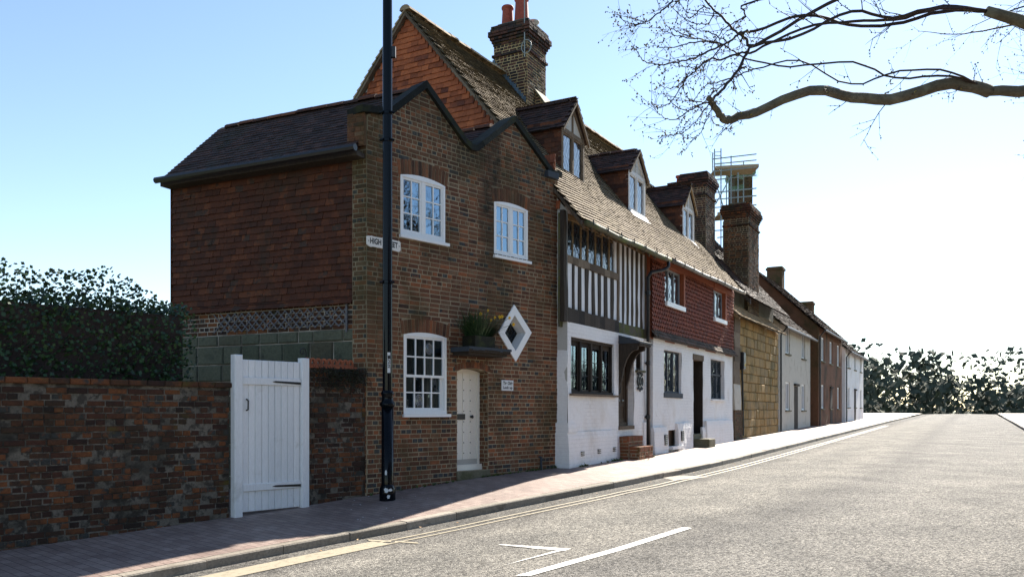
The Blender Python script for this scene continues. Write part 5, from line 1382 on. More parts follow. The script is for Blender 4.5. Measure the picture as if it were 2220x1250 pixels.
# ---- chimney stack astride the ridge
def stack(name, t0, t1, w0, w1, z0, z1, parent, seed, cap=True, course=.075, brick='chim_brick', mortar='chim_mortar', neck=.45):
    """core in mortar with every brick laid on the two faces towards the street and the left"""
    mb = MB(); mb.box(F2, t0, t1, -w1, -w0, z0, z1-.02); core = mb.build(name, M[mortar], parent)
    mb = MB(); fl = G(t0); S0, S1 = -w1, -w0
    zf = z1-neck
    def faces(e, za, zb_, sd, fl_=None):
        q = F2.pt(t0-e, 0, 0); f_ = Frame(q.x, q.y, F2.deg+90)
        fill_bricks(mb, f_, [rect(S0-e, S1+e, za, zb_)], za, zb_-.01, 0, course=course, bond='mixed', seed=sd, joint=.016, proud=.007, jit=.004)
        fill_bricks(mb, F2, [rect(t0-e, t1+e, za, zb_)], za, zb_-.01, S1+e, course=course, bond='mixed', seed=sd+1, joint=.016, proud=.007, jit=.004)
        if e: mb.box(F2, t0-e+.004, t1+e-.004, -w1-e+.004, -w0+e-.004, za+.008, zb_-.008, .1)
    faces(0, z0, zf, seed)
    if cap:
        faces(.045, zf-.075*4, zf-.075*3, seed+3)
        prof = [.02,.05,.085,.12,.12,.075,.06]
        for i, e in enumerate(prof): faces(e, zf+i*.075, zf+(i+1)*.075, seed+5+2*i)
    mb.build('brick_facing', M[brick], core); return core
Hc = 11.12
st = stack('chimney', 4.17, 5.24, 3.08, 4.07, 7.0, Hc, hA, 81, neck=.53)
mb = MB(); mb.box(F2, 4.25, 5.16, -4.0, -3.15, Hc-.02, Hc+.08); mb.build('flaunching', M['render'], st)
def pot(t, w, z, h, r, mat):
    mb = MB(); q = F2.pt(t, -w, 0); mb.lathe(q.x, q.y, [(r*1.1,z),(r,z+.12),(r*.86,z+h*.8),(r*.86,z+h*.86),(r*1.0,z+h*.88),(r*1.02,z+h*.95),(r*.9,z+h),(r*.7,z+h),(r*.68,z+h-.2)], 20); return mb.build('chimney_pot', mat, st, smooth=True)
pot(4.5, 3.84, Hc, .62, .16, M['pot_red']); pot(4.5, 3.42, Hc+.02, .75, .19, M['pot_red'])
mb = MB(); q = F2.pt(4.95, -3.3, 0); mb.lathe(q.x, q.y, [(.09,Hc+.02),(.08,Hc+.12),(.1,Hc+.2),(.16,Hc+.25),(.155,Hc+.29),(.05,Hc+.31)], 16); mb.build('cowl', M['plaster_grey'], st, smooth=True)
mb = MB(); a = F2.pt(4.1, -3.12, Hc-1.0); mb.tube([a, F2.pt(4.1,-3.12,Hc+1.6)], .017, 6); mb.build('aerial_mast', M['steel'], st)
mb = MB(); cc = F2.pt(4.12, -3.06, Hc-.75)
for k in range(2): mb.tube([cc + d2*(-.03-k*.01) + n2*.14*math.cos(q*math.pi/9) + Vector((0,0,.17*math.sin(q*math.pi/9))) for q in range(19)], .011, 5)
mb.build('coiled_cable', M['steel'], st)
mb = MB(); pr = None
for k in range(14): # stepped lead flashing up the left face
    w = 3.12 + k*.07; z = zroof(4.17, w)
    mb.box(G(4.17), -w-.075, -w, 0.0, .014, z-.05, z+.17+rng.uniform(-.02,.02), rng.random())
mb.box(G(4.17), -4.12, -3.98, .0, .03, zroof(4.17,3.8)+.0, zroof(4.17,3.8)+.28)
mb.build('lead_flashing', M['lead_blue'], st)
# shouldered offset on the street side of the stack
mb = MB(); zs0 = zroof(4.7, 2.75)-.3
mb.prism(G(4.62), [(-3.07, zs0), (-2.75, zs0), (-2.75, zs0+.65), (-3.07, zs0+1.15)], -.62, 0); off_ = mb.build('offset', M['chim_mortar'], st)
mb = MB(); q_ = F2.pt(4.62,0,0); f_ = Frame(q_.x, q_.y, F2.deg+90)
fill_bricks(mb, f_, [[(-3.07, zs0), (-2.75, zs0), (-2.75, zs0+.65), (-3.07, zs0+1.15)]], zs0, zs0+1.15, 0, seed=90, bond='mixed', joint=.016)
mb.build('brick_facing', M['chim_brick'], off_)
mb = MB(); mb.prism(G(4.58), [(-3.1, zs0+1.17), (-2.68, zs0+.58), (-2.66, zs0+.63), (-3.08, zs0+1.22)], -.7, 0); mb.build('offset_slab', M['stone_step'], off_)

# ---- dormers
def dormer(px0, px1, py0, pa, pe, parent, frame_mat, gable_mat, style, seed):
    """front left/right px with the row of its foot at left; apex and left eave in px"""
    lo, hi = 10, 60
    for _ in range(50):
        Y = (lo+hi)/2; X = (px0-CX)/FPX*Y; Z = CAMZ+(HY-py0)/FPX*Y
        w = -((X-F2.p[0])*F2.n[0]+(Y-F2.p[1])*F2.n[1]); t = (X-F2.p[0])*F2.d[0]+(Y-F2.p[1])*F2.d[1]
        if zroof(t, w) > Z: hi = Y
        else: lo = Y
    wf = w; o = -wf; tl = F2.s(px0, o); tr = F2.s(px1, o); za = F2.z(*pa, o+.1); ze = F2.z(*pe, o); zf = zroof(tl, wf)+.02
    tm = (tl+tr)/2; ov = .1; wb = .13
    rootm = MB(); rootm.box(F2, tl, tl+.085, o-.09, o, zf-.12, ze); rootm.box(F2, tr-.085, tr, o-.09, o, zf-.12, ze)
    rootm.box(F2, tl+.085, tr-.085, o-.09, o-.004, ze-.1, ze); rootm.box(F2, tl+.085, tr-.085, o-.09, o+.02, zf-.1, zf+.04)
    rootm.box(F2, tm-.035, tm+.035, o-.09, o-.006, zf+.04, ze-.1)
    # rafters of the little gable and its king post
    k = (za-.1-ze)/(tm-tl)
    for sg in (-1, 1):
        e = tl if sg < 0 else tr
        pts = [(e, ze), (e-sg*.09, ze), (tm, za-.22), (tm, za-.1)]
        rootm.prism(F2, pts if sg > 0 else pts[::-1], o-.08, o-.002)
    rootm.box(F2, tm-.03, tm+.03, o-.08, o-.008, ze, za-.21)
    d = rootm.build('dormer', M[frame_mat], parent)
    mb = MB(); mb.face([F2.pt(tl+.05,o-.03,ze), F2.pt(tr-.05,o-.03,ze), F2.pt(tm,o-.03,za-.17)]); mb.build('gable_panel', M[gable_mat], d)
    gl = MB(); lt = MB(); fr_ = MB()
    for a, b in ((tl+.085, tm-.035), (tm+.035, tr-.085)):
        c, e = zf+.04, ze-.1
        for q in ((a,a+.035,c,e),(b-.035,b,c,e),(a+.035,b-.035,c,c+.04),(a+.035,b-.035,e-.035,e)): fr_.box(F2, q[0], q[1], o-.06, o-.02, q[2], q[3])
        a += .035; b -= .035; c += .04; e -= .035
        nz = 5; mI = (a+b)/2
        for j in range(nz):
            z0_, z1_ = c+(e-c)*j/nz, c+(e-c)*(j+1)/nz
            kx = [rng.uniform(-.004,.004) for _ in range(4)]
            gl.face([F2.pt(a,o-.045+kx[0],z0_),F2.pt(b,o-.045+kx[1],z0_),F2.pt(b,o-.045+kx[2],z1_),F2.pt(a,o-.045+kx[3],z1_)])
        lattice(lt, F2, a, b, c, e, o-.036, style[0], style[1], .009)
    fr_.build('casement', M[style[2]], d); gl.build('pane', M['glass_lead'], d); lt.build('lead_lattice', M['lead'], d)
    # cheeks, hung with tiles on the left
    w_e = (ze - z_eave2(tl))/((z_ridge2(tl)-z_eave2(tl))/(WR+EO)) - EO
    for tt, sg in ((tl, 1), (tr, -1)):
        fr = G(tt); mb = MB(); poly = [(-wf-.01, zroof(tt,wf)-.05), (-wf-.01, ze), (-w_e, ze)]
        if sg < 0: mb.face([fr.pt(s, 0, z) for s, z in poly])
        else:
            mb.face([fr.pt(s, -.015, z) for s, z in poly])
            zz = zroof(tt, wf)-.05
            tile_fill(mb, fr.pt(0,-.01,0), v3(fr.d), Vector((0,0,1)), v3(fr.n), [poly], gauge=.105, width=.17, thick=.013, jit=.008, seed=seed, vmin=zz, vmax=ze)
        mb.build('cheek', M['tile_cheek'], d)
    # roof of the dormer
    w_a = (za - z_eave2(tm))/((z_ridge2(tm)-z_eave2(tm))/(WR+EO)) - EO
    zlow = ze - .07
    rmb = MB()
    for sg in (-1, 1):
        e = (tl-.1) if sg < 0 else (tr+.1)
        E0 = F2.pt(e, o+ov, zlow); Rt = F2.pt(tm, o+ov, za); inw = -n2
        b = Rt-E0; L = b.length; b.normalize(); n = inw.cross(b); 
        if n.z < 0: n = -n
        w_l = (zlow - z_eave2(e))/((z_ridge2(e)-z_eave2(e))/(WR+EO)) - EO
        poly = [(0,0),(w_l-wf+ov,0),(w_a-wf+ov,L),(0,L)]
        rmb.face([E0+inw*u+b*v-n*.012 for u, v in poly], .3)
        tile_fill(rmb, E0, inw, b, n, [poly], gauge=.1, width=.165, thick=.014, jit=.009, seed=seed+3+sg)
        # verge edge seen from the street
        vb = MB(); pz = Vector((0,0,-.06)); A_, B_ = E0-n*.02, Rt-n*.02
        vb.hexa([A_+pz, B_+pz, B_+pz+inw*.05, A_+pz+inw*.05, A_, B_, B_+inw*.05, A_+inw*.05]); vb.build('barge_board', M[style[3]], d)
    ridge_tiles(rmb, F2.pt(tm, -w_a, za+.01), F2.pt(tm, o+ov, za+.01), seed+9, rad=.09)
    rmb.build('dormer_roof', M['roof_dark'], d)
    mb = MB(); mb.hexa([F2.pt(tl-.05,o+.0,zf-.1),F2.pt(tr+.05,o+.0,zf-.1+.018*(tr-tl)),F2.pt(tr+.05,o-.03,zf-.1),F2.pt(tl-.05,o-.03,zf-.1),F2.pt(tl-.05,o+.17,zf-.2),F2.pt(tr+.05,o+.17,zf-.18),F2.pt(tr+.05,o+.02,zf+.02),F2.pt(tl-.05,o+.02,zf+.0)])
    mb.build('apron', M[style[4]], d)
    return d
dormer(1218, 1267, 374, (1247,213), (1220,273), hA, 'oak_grey', 'plaster_grey', (.13,.24,'oak_grey','oak_grey','lead'), 101)
dormer(1363, 1399, 454, (1381.5,317), (1363,364), hA, 'white_oak', 'plaster_grey', (.15,.22,'white_oak','oak_grey','white_oak'), 111)
dormer(1480.5, 1505, 514, (1494.5,398), (1480.5,441), hB, 'white_oak', 'plaster_grey', (.16,.24,'white_oak','oak_tan','white_oak'), 121)

# ---- tile hung cottage
CO = .08
wAa = (F2.s(1439,CO), F2.s(1477,CO), F2.z(1439,850,CO), F2.z(1439,757,CO)); wBb = (F2.s(1541,CO), F2.s(1570,CO), F2.z(1541,864,CO), F2.z(1541,777,CO))
dB = (F2.s(1503,CO), F2.s(1524,CO), F2.z(1503,940,CO), F2.z(1503,768,CO))
bs_ = (F2.s(1449,CO), F2.s(1470.5,CO), F2.z(1449,967,CO), F2.z(1449,932,CO))
tC0 = F2.s(1415.5, CO); tC1 = F2.s(1588, CO); zC = 2.86
mb = MB(); holes_wall(mb, F2, tC0, tC1, -.4, zC, CO, [wAa, wBb, dB, bs_], thick=.2, wob=.008, step=.16)
holes_wall(mb, G(tC0), -.3, CO, -.4, zC, 0, [], wob=.004); mb.build('lower_wall', M['limewash'], hB)
mb = MB(); holes_wall(mb, G(tC1), -3, CO, -.4, 4.8, 0, [], step=.5); mb.build('side_wall', M['limewash'], hB)
mb = MB(); s = lambda px: F2.s(px, CO+.1); zf_ = lambda px, py: F2.z(px, py, CO+.1)
rough_block(mb, F2, s(1419), s(1449), CO, CO+.09, -.2, zf_(1419,926), .03, 11); mb.build('plinth', M['limewash'], hB); mb = MB()
rough_block(mb, F2, s(1471.5), s(1502), CO, CO+.09, -.2, zf_(1480,917), .03, 12); mb.build('plinth', M['limewash'], hB); mb = MB()
rough_block(mb, F2, s(1526), s(1533), CO, CO+.07, -.1, zf_(1528,925), .02, 13)
rough_block(mb, F2, s(1532.5), s(1589), CO, CO+.1, -.1, zf_(1532,912), .03, 14)
mb.build('plinth', M['limewash'], hB)
for px, py in ((1444, 953), (1480, 944)):
    q = F2.at(px, py, CO+.115); mb = MB()
    mb.box(F2, q[0]-.1, q[0]+.1, CO+.05, CO+.13, q[1]-.13, q[1]+.13)
    ob = mb.build('air_vent', M['iron'], hB)
    mb = MB()
    for k in range(5): mb.box(F2, q[0]-.08, q[0]+.08, CO+.13, CO+.137, q[1]-.11+k*.05, q[1]-.09+k*.05)
    mb.build('louvre', M['steel'], ob)
mb = MB(); mb.box(F2, bs_[0], bs_[1], CO-.17, CO-.12, bs_[2], bs_[3]); mb.build('cellar_hatch', M['oak_grey'], hB)
mb = MB(); mb.box(F2, bs_[0]-.05, bs_[1]+.06, CO-.1, CO+.14, bs_[2]-.08, bs_[2]-.0); mb.build('sill', M['limewash'], hB)
# windows of the cottage
def leaded_window(w, o, nL, parent, mat, glassm, depth, seed, transom=None, sillmat='oak_grey', sill_h=.08, sill_o=.07, dw=.14, dh=.2):
    s0, s1, z0, z1 = w; mb = MB(); oo = o-depth
    xs = [s0+.03+(s1-s0-.06)*i/nL for i in range(nL+1)]
    for x in xs: mb.box(F2, x-.03, x+.03, oo-.06, oo+.03, z0, z1)
    mb.box(F2, s0, s1, oo-.06, oo+.025, z0, z0+.05); mb.box(F2, s0, s1, oo-.06, oo+.025, z1-.05, z1)
    if transom is not None: mb.box(F2, s0, s1, oo-.05, oo+.05, z0+(z1-z0)*transom-.03, z0+(z1-z0)*transom+.03)
    win = mb.build('window', M[mat], parent); g = random.Random(seed); gl = MB(); lt = MB()
    for i in range(nL):
        a, b = xs[i]+.03, xs[i+1]-.03; nz = 7; nx = 2; kx = g.uniform(-.01,.01)
        for jx in range(nx):
            for j in range(nz):
                za_, zb_ = z0+.05+(z1-z0-.1)*j/nz, z0+.05+(z1-z0-.1)*(j+1)/nz; A, B = a+(b-a)*jx/nx, a+(b-a)*(jx+1)/nx
                k = [g.uniform(-.006,.006) for _ in range(3)]
                gl.face([F2.pt(A,oo+k[0]+kx,za_),F2.pt(B,oo+k[1]-kx,za_),F2.pt(B,oo+k[1]+k[2]-kx,zb_),F2.pt(A,oo+k[0]+k[2]+kx,zb_)])
        lattice(lt, F2, a, b, z0+.05, z1-.05, oo+.02, dw, dh, .009)
    gl.build('pane', M[glassm], win); lt.build('lead_lattice', M['lead'], win)
    mb = MB(); mb.box(F2, s0-.04, s1+.06, oo-.06, o+sill_o, z0-sill_h, z0-.002); mb.build('sill', M[sillmat], win)
    mb = MB(); mb.face([F2.pt(s0,oo-.07,z0),F2.pt(s1,oo-.07,z0),F2.pt(s1,oo-.07,z1),F2.pt(s0,oo-.07,z1)]); mb.build('interior', M['room'], win)
    return win
leaded_window(wAa, CO, 3, hB, 'lead', 'glass_old', .1, 131, transom=None, sillmat='lead', sill_h=.13, sill_o=.03)
leaded_window(wBb, CO, 3, hB, 'lead', 'glass_old', .14, 132, transom=.62, sillmat='limewash', sill_h=.06)
s0, s1, z0, z1 = dB; od = CO-.7; mb = MB()
mb.box(F2, s0, s1, od-.05, od, z0, z1); 
for x in (s0, s1): holes_wall(mb, G(x), od, CO-.2, z0-.1, z1, 0, [], step=.5)
mb.face([F2.pt(s0,CO-.19,z1),F2.pt(s1,CO-.19,z1),F2.pt(s1,od,z1),F2.pt(s0,od,z1)])
mb.box(F2, s1-.03, s1-.002, od, CO-.004, z0, z1-.002); mb.box(F2, s0+.002, s0+.03, od, CO-.004, z0, z1-.002)
dd = mb.build('door', M['oak'], hB)
mb = MB(); mb.box(F2, s0-.03, s1+.03, CO-.2, CO+.02, z1-.14, z1+.02); mb.build('lintel', M['oak_grey'], hB)
mb = MB(); mb.tube([F2.pt(s0+.15,od+.01,z0+1.0),F2.pt(s0+.15,od+.05,z0+1.0)], .03, 8); mb.build('knob', M['iron'], dd)
tz = F2.z(1505,950,CO+.3)
mb = MB(); mb.cbox(F2, s0-.02, F2.s(1527,CO+.02), CO-.7, CO+.03, -.1, z0, .015); mb.build('step', M['stone_step'], hB)
mb = MB(); oS = CO+.45; a_, b_ = F2.s(1503.5, oS)-.02, F2.s(1551, oS)
mb.cbox(F2, s0+.02, b_, CO+.032, oS, -.1, F2.z(1530, 952, oS), .015); mb.build('step', M['stone_step'], hB)
# tile hanging on the upper floor
HO = .1; tH0 = F2.s(1411, HO); tH1 = TE-.05
w3 = (F2.s(1440,HO), F2.s(1478,HO), F2.z(1441,653,HO), F2.z(1441,577,HO)); w4 = (F2.s(1545,HO), F2.s(1569,HO), F2.z(1545,687,HO), F2.z(1545,625,HO))
zh0, zh1 = 3.02, 4.92
brd = .13
hw_ = [(w[0]-.03, w[1]+brd, w[2]-.1, zh1+.01) for w in (w3, w4)]
mb = MB(); holes_wall(mb, F2, tH0, tH1, zC-.05, zh1+.2, HO-.02, [w3, w4], step=.5, thick=.15)
holes_wall(mb, G(tH0), -.3, HO-.02, zC-.05, zh1, 0, [], step=.5); hang = mb.build('upper_wall', M['red_board'], hB)
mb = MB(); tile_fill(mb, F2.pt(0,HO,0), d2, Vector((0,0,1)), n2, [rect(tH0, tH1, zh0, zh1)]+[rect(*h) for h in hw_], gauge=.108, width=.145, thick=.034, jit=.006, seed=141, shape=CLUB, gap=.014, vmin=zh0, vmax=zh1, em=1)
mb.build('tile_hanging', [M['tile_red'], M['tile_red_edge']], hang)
gE2 = Frame(*F2.pt(tH1, 0, 0).xy, F2.deg-90)   # sunny return of the tiles at the far end
mb = MB(); tile_fill(mb, gE2.pt(0,.02,0), v3(gE2.d), Vector((0,0,1)), v3(gE2.n), [rect(-HO, 2.5, zh0, zh1)], gauge=.1, width=.16, thick=.02, seed=142, shape=CLUB, gap=.012, vmin=zh0, vmax=zh1)
mb.build('tile_hanging', M['tile_red'], hang)
# bell-cast foot of the tile hanging
E_ = F2.pt(tH0, HO+.13, zC-.03); up_ = (F2.pt(tH0, HO+.01, zC+.18)-E_)
mb = MB(); nrm = d2.cross(up_.normalized()); nrm = -nrm if nrm.z < 0 else nrm
mb.face([E_-nrm*.01, E_+d2*(tH1+.1-tH0)-nrm*.01, E_+d2*(tH1+.1-tH0)+up_-nrm*.01, E_+up_-nrm*.01])
mb.face([E_-nrm*.012, E_+d2*(tH1+.1-tH0)-nrm*.012, F2.pt(tH1+.1,CO-.02,zC-.02), F2.pt(tH0,CO-.02,zC-.02)])
tile_fill(mb, E_, d2, up_, nrm, [rect(0, tH1+.1-tH0, 0, up_.length)], gauge=.1, width=.16, thick=.018, jit=.007, seed=143, shape=CLUB, gap=.01)
mb.build('bellcast', M['tile_grey'], hang)
for w, sd_ in ((w3, 133), (w4, 134)):
    win = leaded_window(w, HO, 3, hB, 'grey_paint', 'glass_lead', .09, sd_, sillmat='white', sill_h=.12, sill_o=.1, dw=.15, dh=.22)
    mb = MB(); mb.box(F2, w[1]+.002, w[1]+brd, HO-.06, HO+.06, w[2]-.03, w[3]); mb.box(F2, w[0]-.03, w[1]+brd, HO-.06, HO+.065, w[3]+.002, zh1); mb.build('surround', M['red_board'], win)
mb = MB(); mb.box(F2, tH0, tH1, HO-.03, HO+.05, zh1-.17, zh1-.02); 
mb.face([F2.pt(T1,EO,z_eave2(T1)-.06), F2.pt(tH1+.1,EO,z_eave2(TE)-.06), F2.pt(tH1+.1,.0,z_eave2(TE)+.36), F2.pt(T1,.0,z_eave2(T1)+.36)])
mb.build('eaves_board', M['red_board'], hB)

# ================================================================== BEYOND: stone house, rendered house, chimneys, scaffold
S0 = tC1 + .02; S1 = 17.2
S1 = 20.5
hS = thing('stone_house', 'low yellow sandstone house with a timber post, beyond the red tile hung cottage', 'house', F2.pt(S0+1, 0, .2))
zSe = F2.z(1600, 690, .0)
mb = MB(); tpost0, tpost1 = F2.s(1588.5), F2.s(1602)
g = random.Random(6); z = -.2
mb.box(F2, S0, S1, -4.5, -.06, -.3, zSe+.1)
while z < zSe:
    h = min(.3+g.uniform(-.03,.06), zSe+.05-z); s = tpost1 + .02
    while s < S1:
        L = g.uniform(.35,.75); e = min(S1, s+L); mb.cbox(F2, s+.01, e-.01, -.1, g.uniform(-.015,.015), z+.008, z+h-.008, .025, g.random()); s += L
    z += h
mb.build('wall', M['stone_yellow'], hS)
zt1 = F2.z(1595, 832); zt2 = F2.z(1595, 888)
mb = MB(); n_ = 9; 
for i in range(n_):
    za_, zb_ = zt1+(zSe-zt1)*i/n_, zt1+(zSe-zt1)*(i+1)/n_
    j = [g.uniform(-.05,.05) for _ in range(2)] if 0 < i < n_ else [0,0]
    mb.box(F2, tpost0+j[0]+.03, tpost1-.02+j[1], -.08, .05+g.uniform(-.015,.015), za_, zb_, g.random())
mb.build('timber_post', M['oak_grey'], hS)
mb = MB(); rough_block(mb, F2, tpost0, tpost1+.05, -.1, .05, zt2, zt1+.0, .02, 5); mb.build('plaster_patch', M['concrete'], hS)
mb = MB(); bq0, bq1 = F2.s(1588.5), F2.s(1607); mb.box(F2, bq0, bq1, -.1, .05, -.2, zt2-.02); fill_bricks(mb, F2, [rect(bq0, bq1, -.2, zt2)], -.2, zt2, .055, seed=9, bond='mixed'); mb.build('brick_base', M['brick_top'], hS)
q = F2.at(1606, 782); mb = MB(); mb.cbox(F2, q[0]-.14, q[0]+.16, 0, .14, q[1]-.3, q[1]+.3, .03); bx_ = mb.build('meter_box', M['iron'], hS)
mb = MB(); mb.face([F2.pt(q[0]-.03,.143,q[1]-.18),F2.pt(q[0]+.09,.143,q[1]-.18),F2.pt(q[0]+.03,.143,q[1]-.02)]); mb.build('warning_label', M['petal'], bx_)
mb = MB(); mb.tube([F2.pt(q[0],.05,q[1]-.3),F2.pt(q[0]+.05,.05,q[1]-1.0),F2.pt(q[0]+.1,.06,.2)], .035, 6); mb.build('cable', M['iron'], bx_)
E = F2.pt(S0-.05, .35, zSe-.05); Rg = F2.pt(S0-.05, -1.0, zSe+1.15); b = Rg-E; L = b.length; b.normalize(); n = d2.cross(b); n = -n if n.z < 0 else n
mb = MB(); mb.face([E-n*.02, E+d2*(S1-S0)-n*.02, E+d2*(S1-S0)+b*L-n*.02, E+b*L-n*.02], .3); tile_fill(mb, E, d2, b, n, [rect(0, S1-S0+.05, 0, L)], gauge=.1, width=.18, thick=.018, jit=.014, seed=151)
mb.build('roof', M['roof'], hS)
mb = MB(); t = S0
while t < S1:
    mb.prism(G(t), [(.3, zSe-.14), (.33, zSe-.07), (-.05, zSe+.26), (-.05, zSe+.1)], -.05, .05); t += 4.0
mb.build('eaves_timber', M['oak_tan'], hS)
# rendered house with steep gable behind
tR = 14.25
hR = thing('rendered_house', 'house with a steep grey rendered gable and dark tiled roof, behind the stone house', 'house', F2.pt(tR, -1.0, .3))
gR = G(tR); zk = F2.z; RW = 4.3; zRr = 10.1; RT = 1.12
def zr_(w): return zRr - abs(RW-w)*RT
mb = MB(); mb.face([gR.pt(s,0,z) for s, z in [(-2*RW-1,.0),(-.35,.0),(-.35,zr_(.35)-.1),(-RW,zRr-.1),(-2*RW-1,zr_(2*RW+1)-.1)]])
mb.face([F2.pt(tR,-.35,0),F2.pt(tR+7,-.35,0),F2.pt(tR+7,-.35,zr_(.35)),F2.pt(tR,-.35,zr_(.35))]); mb.build('wall', M['render'], hR)
E = F2.pt(tR-.1, .3, zr_(-.3)); Rg = F2.pt(tR-.1, -RW, zRr); b = Rg-E; L = b.length; b.normalize(); n = d2.cross(b); n = -n if n.z < 0 else n
mb = MB(); mb.face([E-n*.02, E+d2*7.2-n*.02, E+d2*7.2+b*L-n*.02, E+b*L-n*.02], .3); tile_fill(mb, E, d2, b, n, [rect(0, 7.2, 0, L)], gauge=.12, width=.2, thick=.02, jit=.012, seed=152)
C = F2.pt(tR-.1,-2*RW-1,zr_(2*RW+1)); mb.face([Rg, Rg+d2*7.2, C+d2*7.2, C]); mb.build('roof', M['roof_dark'], hR)
mb = MB()
for (s0_, z0_, s1_, z1_) in ((.3, zr_(-.3)-.08, -RW, zRr-.08),): mb.prism(G(tR-.1), [(s0_, z0_), (s1_, z1_), (s1_, z1_-.16), (s0_, z0_-.16)], -.12, .01)
mb.build('barge_board', M['oak'], hR)
stack('chimney', 13.3, 14.46, 1.0, 1.84, 4.5, F2.pt and 9.2, hR, 161, brick='chim_brick', mortar='mortar', neck=.5)
stack('chimney', 13.45, 14.4, 1.86, 2.34, 4.5, 9.0, hR, 171, brick='chim_brick', mortar='mortar', neck=.5)
mb = MB(); q = F2.pt(13.8, -2.1, 0); mb.lathe(q.x, q.y, [(.09,9.0),(.08,9.25),(.12,9.27),(.12,9.33),(.06,9.34)], 12); mb.build('chimney_pot', M['pot_red'], hR)
stack('chimney', 16.1, 17.8, .2, 1.12, 4.5, 8.65, hR, 181, brick='garden_brick', mortar='mortar', neck=.5)
mb = MB(); mb.box(F2, 16.2, 17.7, -.95, -.35, 8.66, 8.74); mb.build('slab', M['stone_step'], hR)
SF = Frame(0, 36, 90); SB = Frame(0, 37.2, 90)
scaf = thing('scaffold', 'galvanised tube scaffold with plank decks and green netting round a far chimney', 'scaffold', SF.pt(SF.s(1590), 0, .3))
def tubes(fr, lines, rad=.026):
    for (x0, y0, x1, y1) in lines:
        a, b = fr.at(x0, y0), fr.at(x1, y1); mb = MB(); mb.tube([fr.pt(a[0],0,a[1]), fr.pt(b[0],0,b[1])], rad, 6); mb.build('scaffold_tube', M['steel'], scaf)
tubes(SF, [(1549,323,1549,900),(1563,322,1563,900),(1585,338,1585,900),(1545,345,1640,334),(1548,356,1640,347),(1545,418,1640,408),(1546,433,1640,424),(1551,443,1586,380),(1600,374,1600,900),(1553,400,1575,470),(1545,372,1640,362),(1555,515,1620,508),(1568,480,1568,900),(1572,480,1572,900),(1545,500,1600,497)])
tubes(SB, [(1545,331,1545,900),(1575,360,1575,900),(1612,350,1612,900),(1548,390,1640,380),(1548,450,1640,444)])
for y in (330,338): tubes(SF, [(1549,y,1563,y-1)], .015)
for (x0, x1, y, d_) in ((1550,1645,368,0), (1555,1600,468,.0)):
    for k in range(4):
        a, b = SF.s(x0), SF.s(x1); z = SF.z(x0, y)
        mb = MB(); mb.hexa([SF.pt(a,-k*.27,z),SF.pt(b,-k*.27,z+.1),SF.pt(b,-k*.27-.24,z+.1),SF.pt(a,-k*.27-.24,z),SF.pt(a,-k*.27,z+.05),SF.pt(b,-k*.27,z+.15),SF.pt(b,-k*.27-.24,z+.15),SF.pt(a,-k*.27-.24,z+.05)]); mb.build('plank', M['plank'], scaf)
    mb = MB(); a, b = SF.s(x0), SF.s(x1); z = SF.z(x0, y); mb.hexa([SF.pt(a,.03,z+.03),SF.pt(b,.03,z+.13),SF.pt(b,.0,z+.13),SF.pt(a,.0,z+.03),SF.pt(a,.03,z+.15),SF.pt(b,.03,z+.25),SF.pt(b,.0,z+.25),SF.pt(a,.0,z+.15)]); mb.build('toe_board', M['plank'], scaf)
mb = MB(); g = random.Random(4)
A = [SB.at(x, y) for x, y in ((1551,352),(1570,350),(1572,420),(1553,428))]
for quad in (((1551,352),(1568,350),(1580,375),(1553,372)), ((1552,374),(1575,374),(1590,400),(1556,398)), ((1556,400),(1585,402),(1578,418),(1560,420)), ((1580,405),(1612,400),(1612,412),(1584,416))):
    n_ = 6; Q = [SB.at(*p) for p in quad]
    for i in range(n_):
        for j in range(4):
            def pp(u, v): 
                s = (Q[0][0]*(1-u)+Q[1][0]*u)*(1-v)+(Q[3][0]*(1-u)+Q[2][0]*u)*v; z = (Q[0][1]*(1-u)+Q[1][1]*u)*(1-v)+(Q[3][1]*(1-u)+Q[2][1]*u)*v
                return SB.pt(s, .06*math.sin(s*9+z*7), z)
            mb.face([pp(i/n_,j/4),pp((i+1)/n_,j/4),pp((i+1)/n_,(j+1)/4),pp(i/n_,(j+1)/4)])
mb.build('netting', M['net'], scaf, smooth=True)
fc = thing('scaffolded_chimney', 'far brick chimney stack standing inside the scaffold', 'chimney', SB.pt(SB.s(1630), -1.2, .3))
FCs, FCz = SB.s(1604), SB.z(1604, 352)
mb = MB(); FF = Frame(*SB.pt(FCs,-.8,0).xy, 90)
mb.box(FF, 0, .8, -1.2, 0, .2, FCz-.3); fill_bricks(mb, FF, [rect(0,.8,6,FCz-.3)], 6, FCz-.3, 0, seed=3)
mb.build('shaft', M['brick_top'], fc)
mb = MB(); mb.box(FF, -.12, .92, -1.3, .12, FCz-.3, FCz-.12); mb.box(FF, -.06, .86, -1.26, .06, FCz-.12, FCz); mb.build('cap', M['brick_top'], fc)
mb = MB(); n_ = 10
for i in range(n_):
    def ff(q): return FF.pt(-.2+1.2*q/n_, .2+.05*math.sin(q*1.9), FCz+.1), FF.pt(-.2+1.2*q/n_, .2+.05*math.sin(q*1.9+.6), FCz-.5+.12*math.sin(q*1.3))
    a, b = ff(i), ff(i+1); mb.face([a[1], b[1], b[0], a[0]])
mb.build('netting', M['net'], fc, smooth=True)

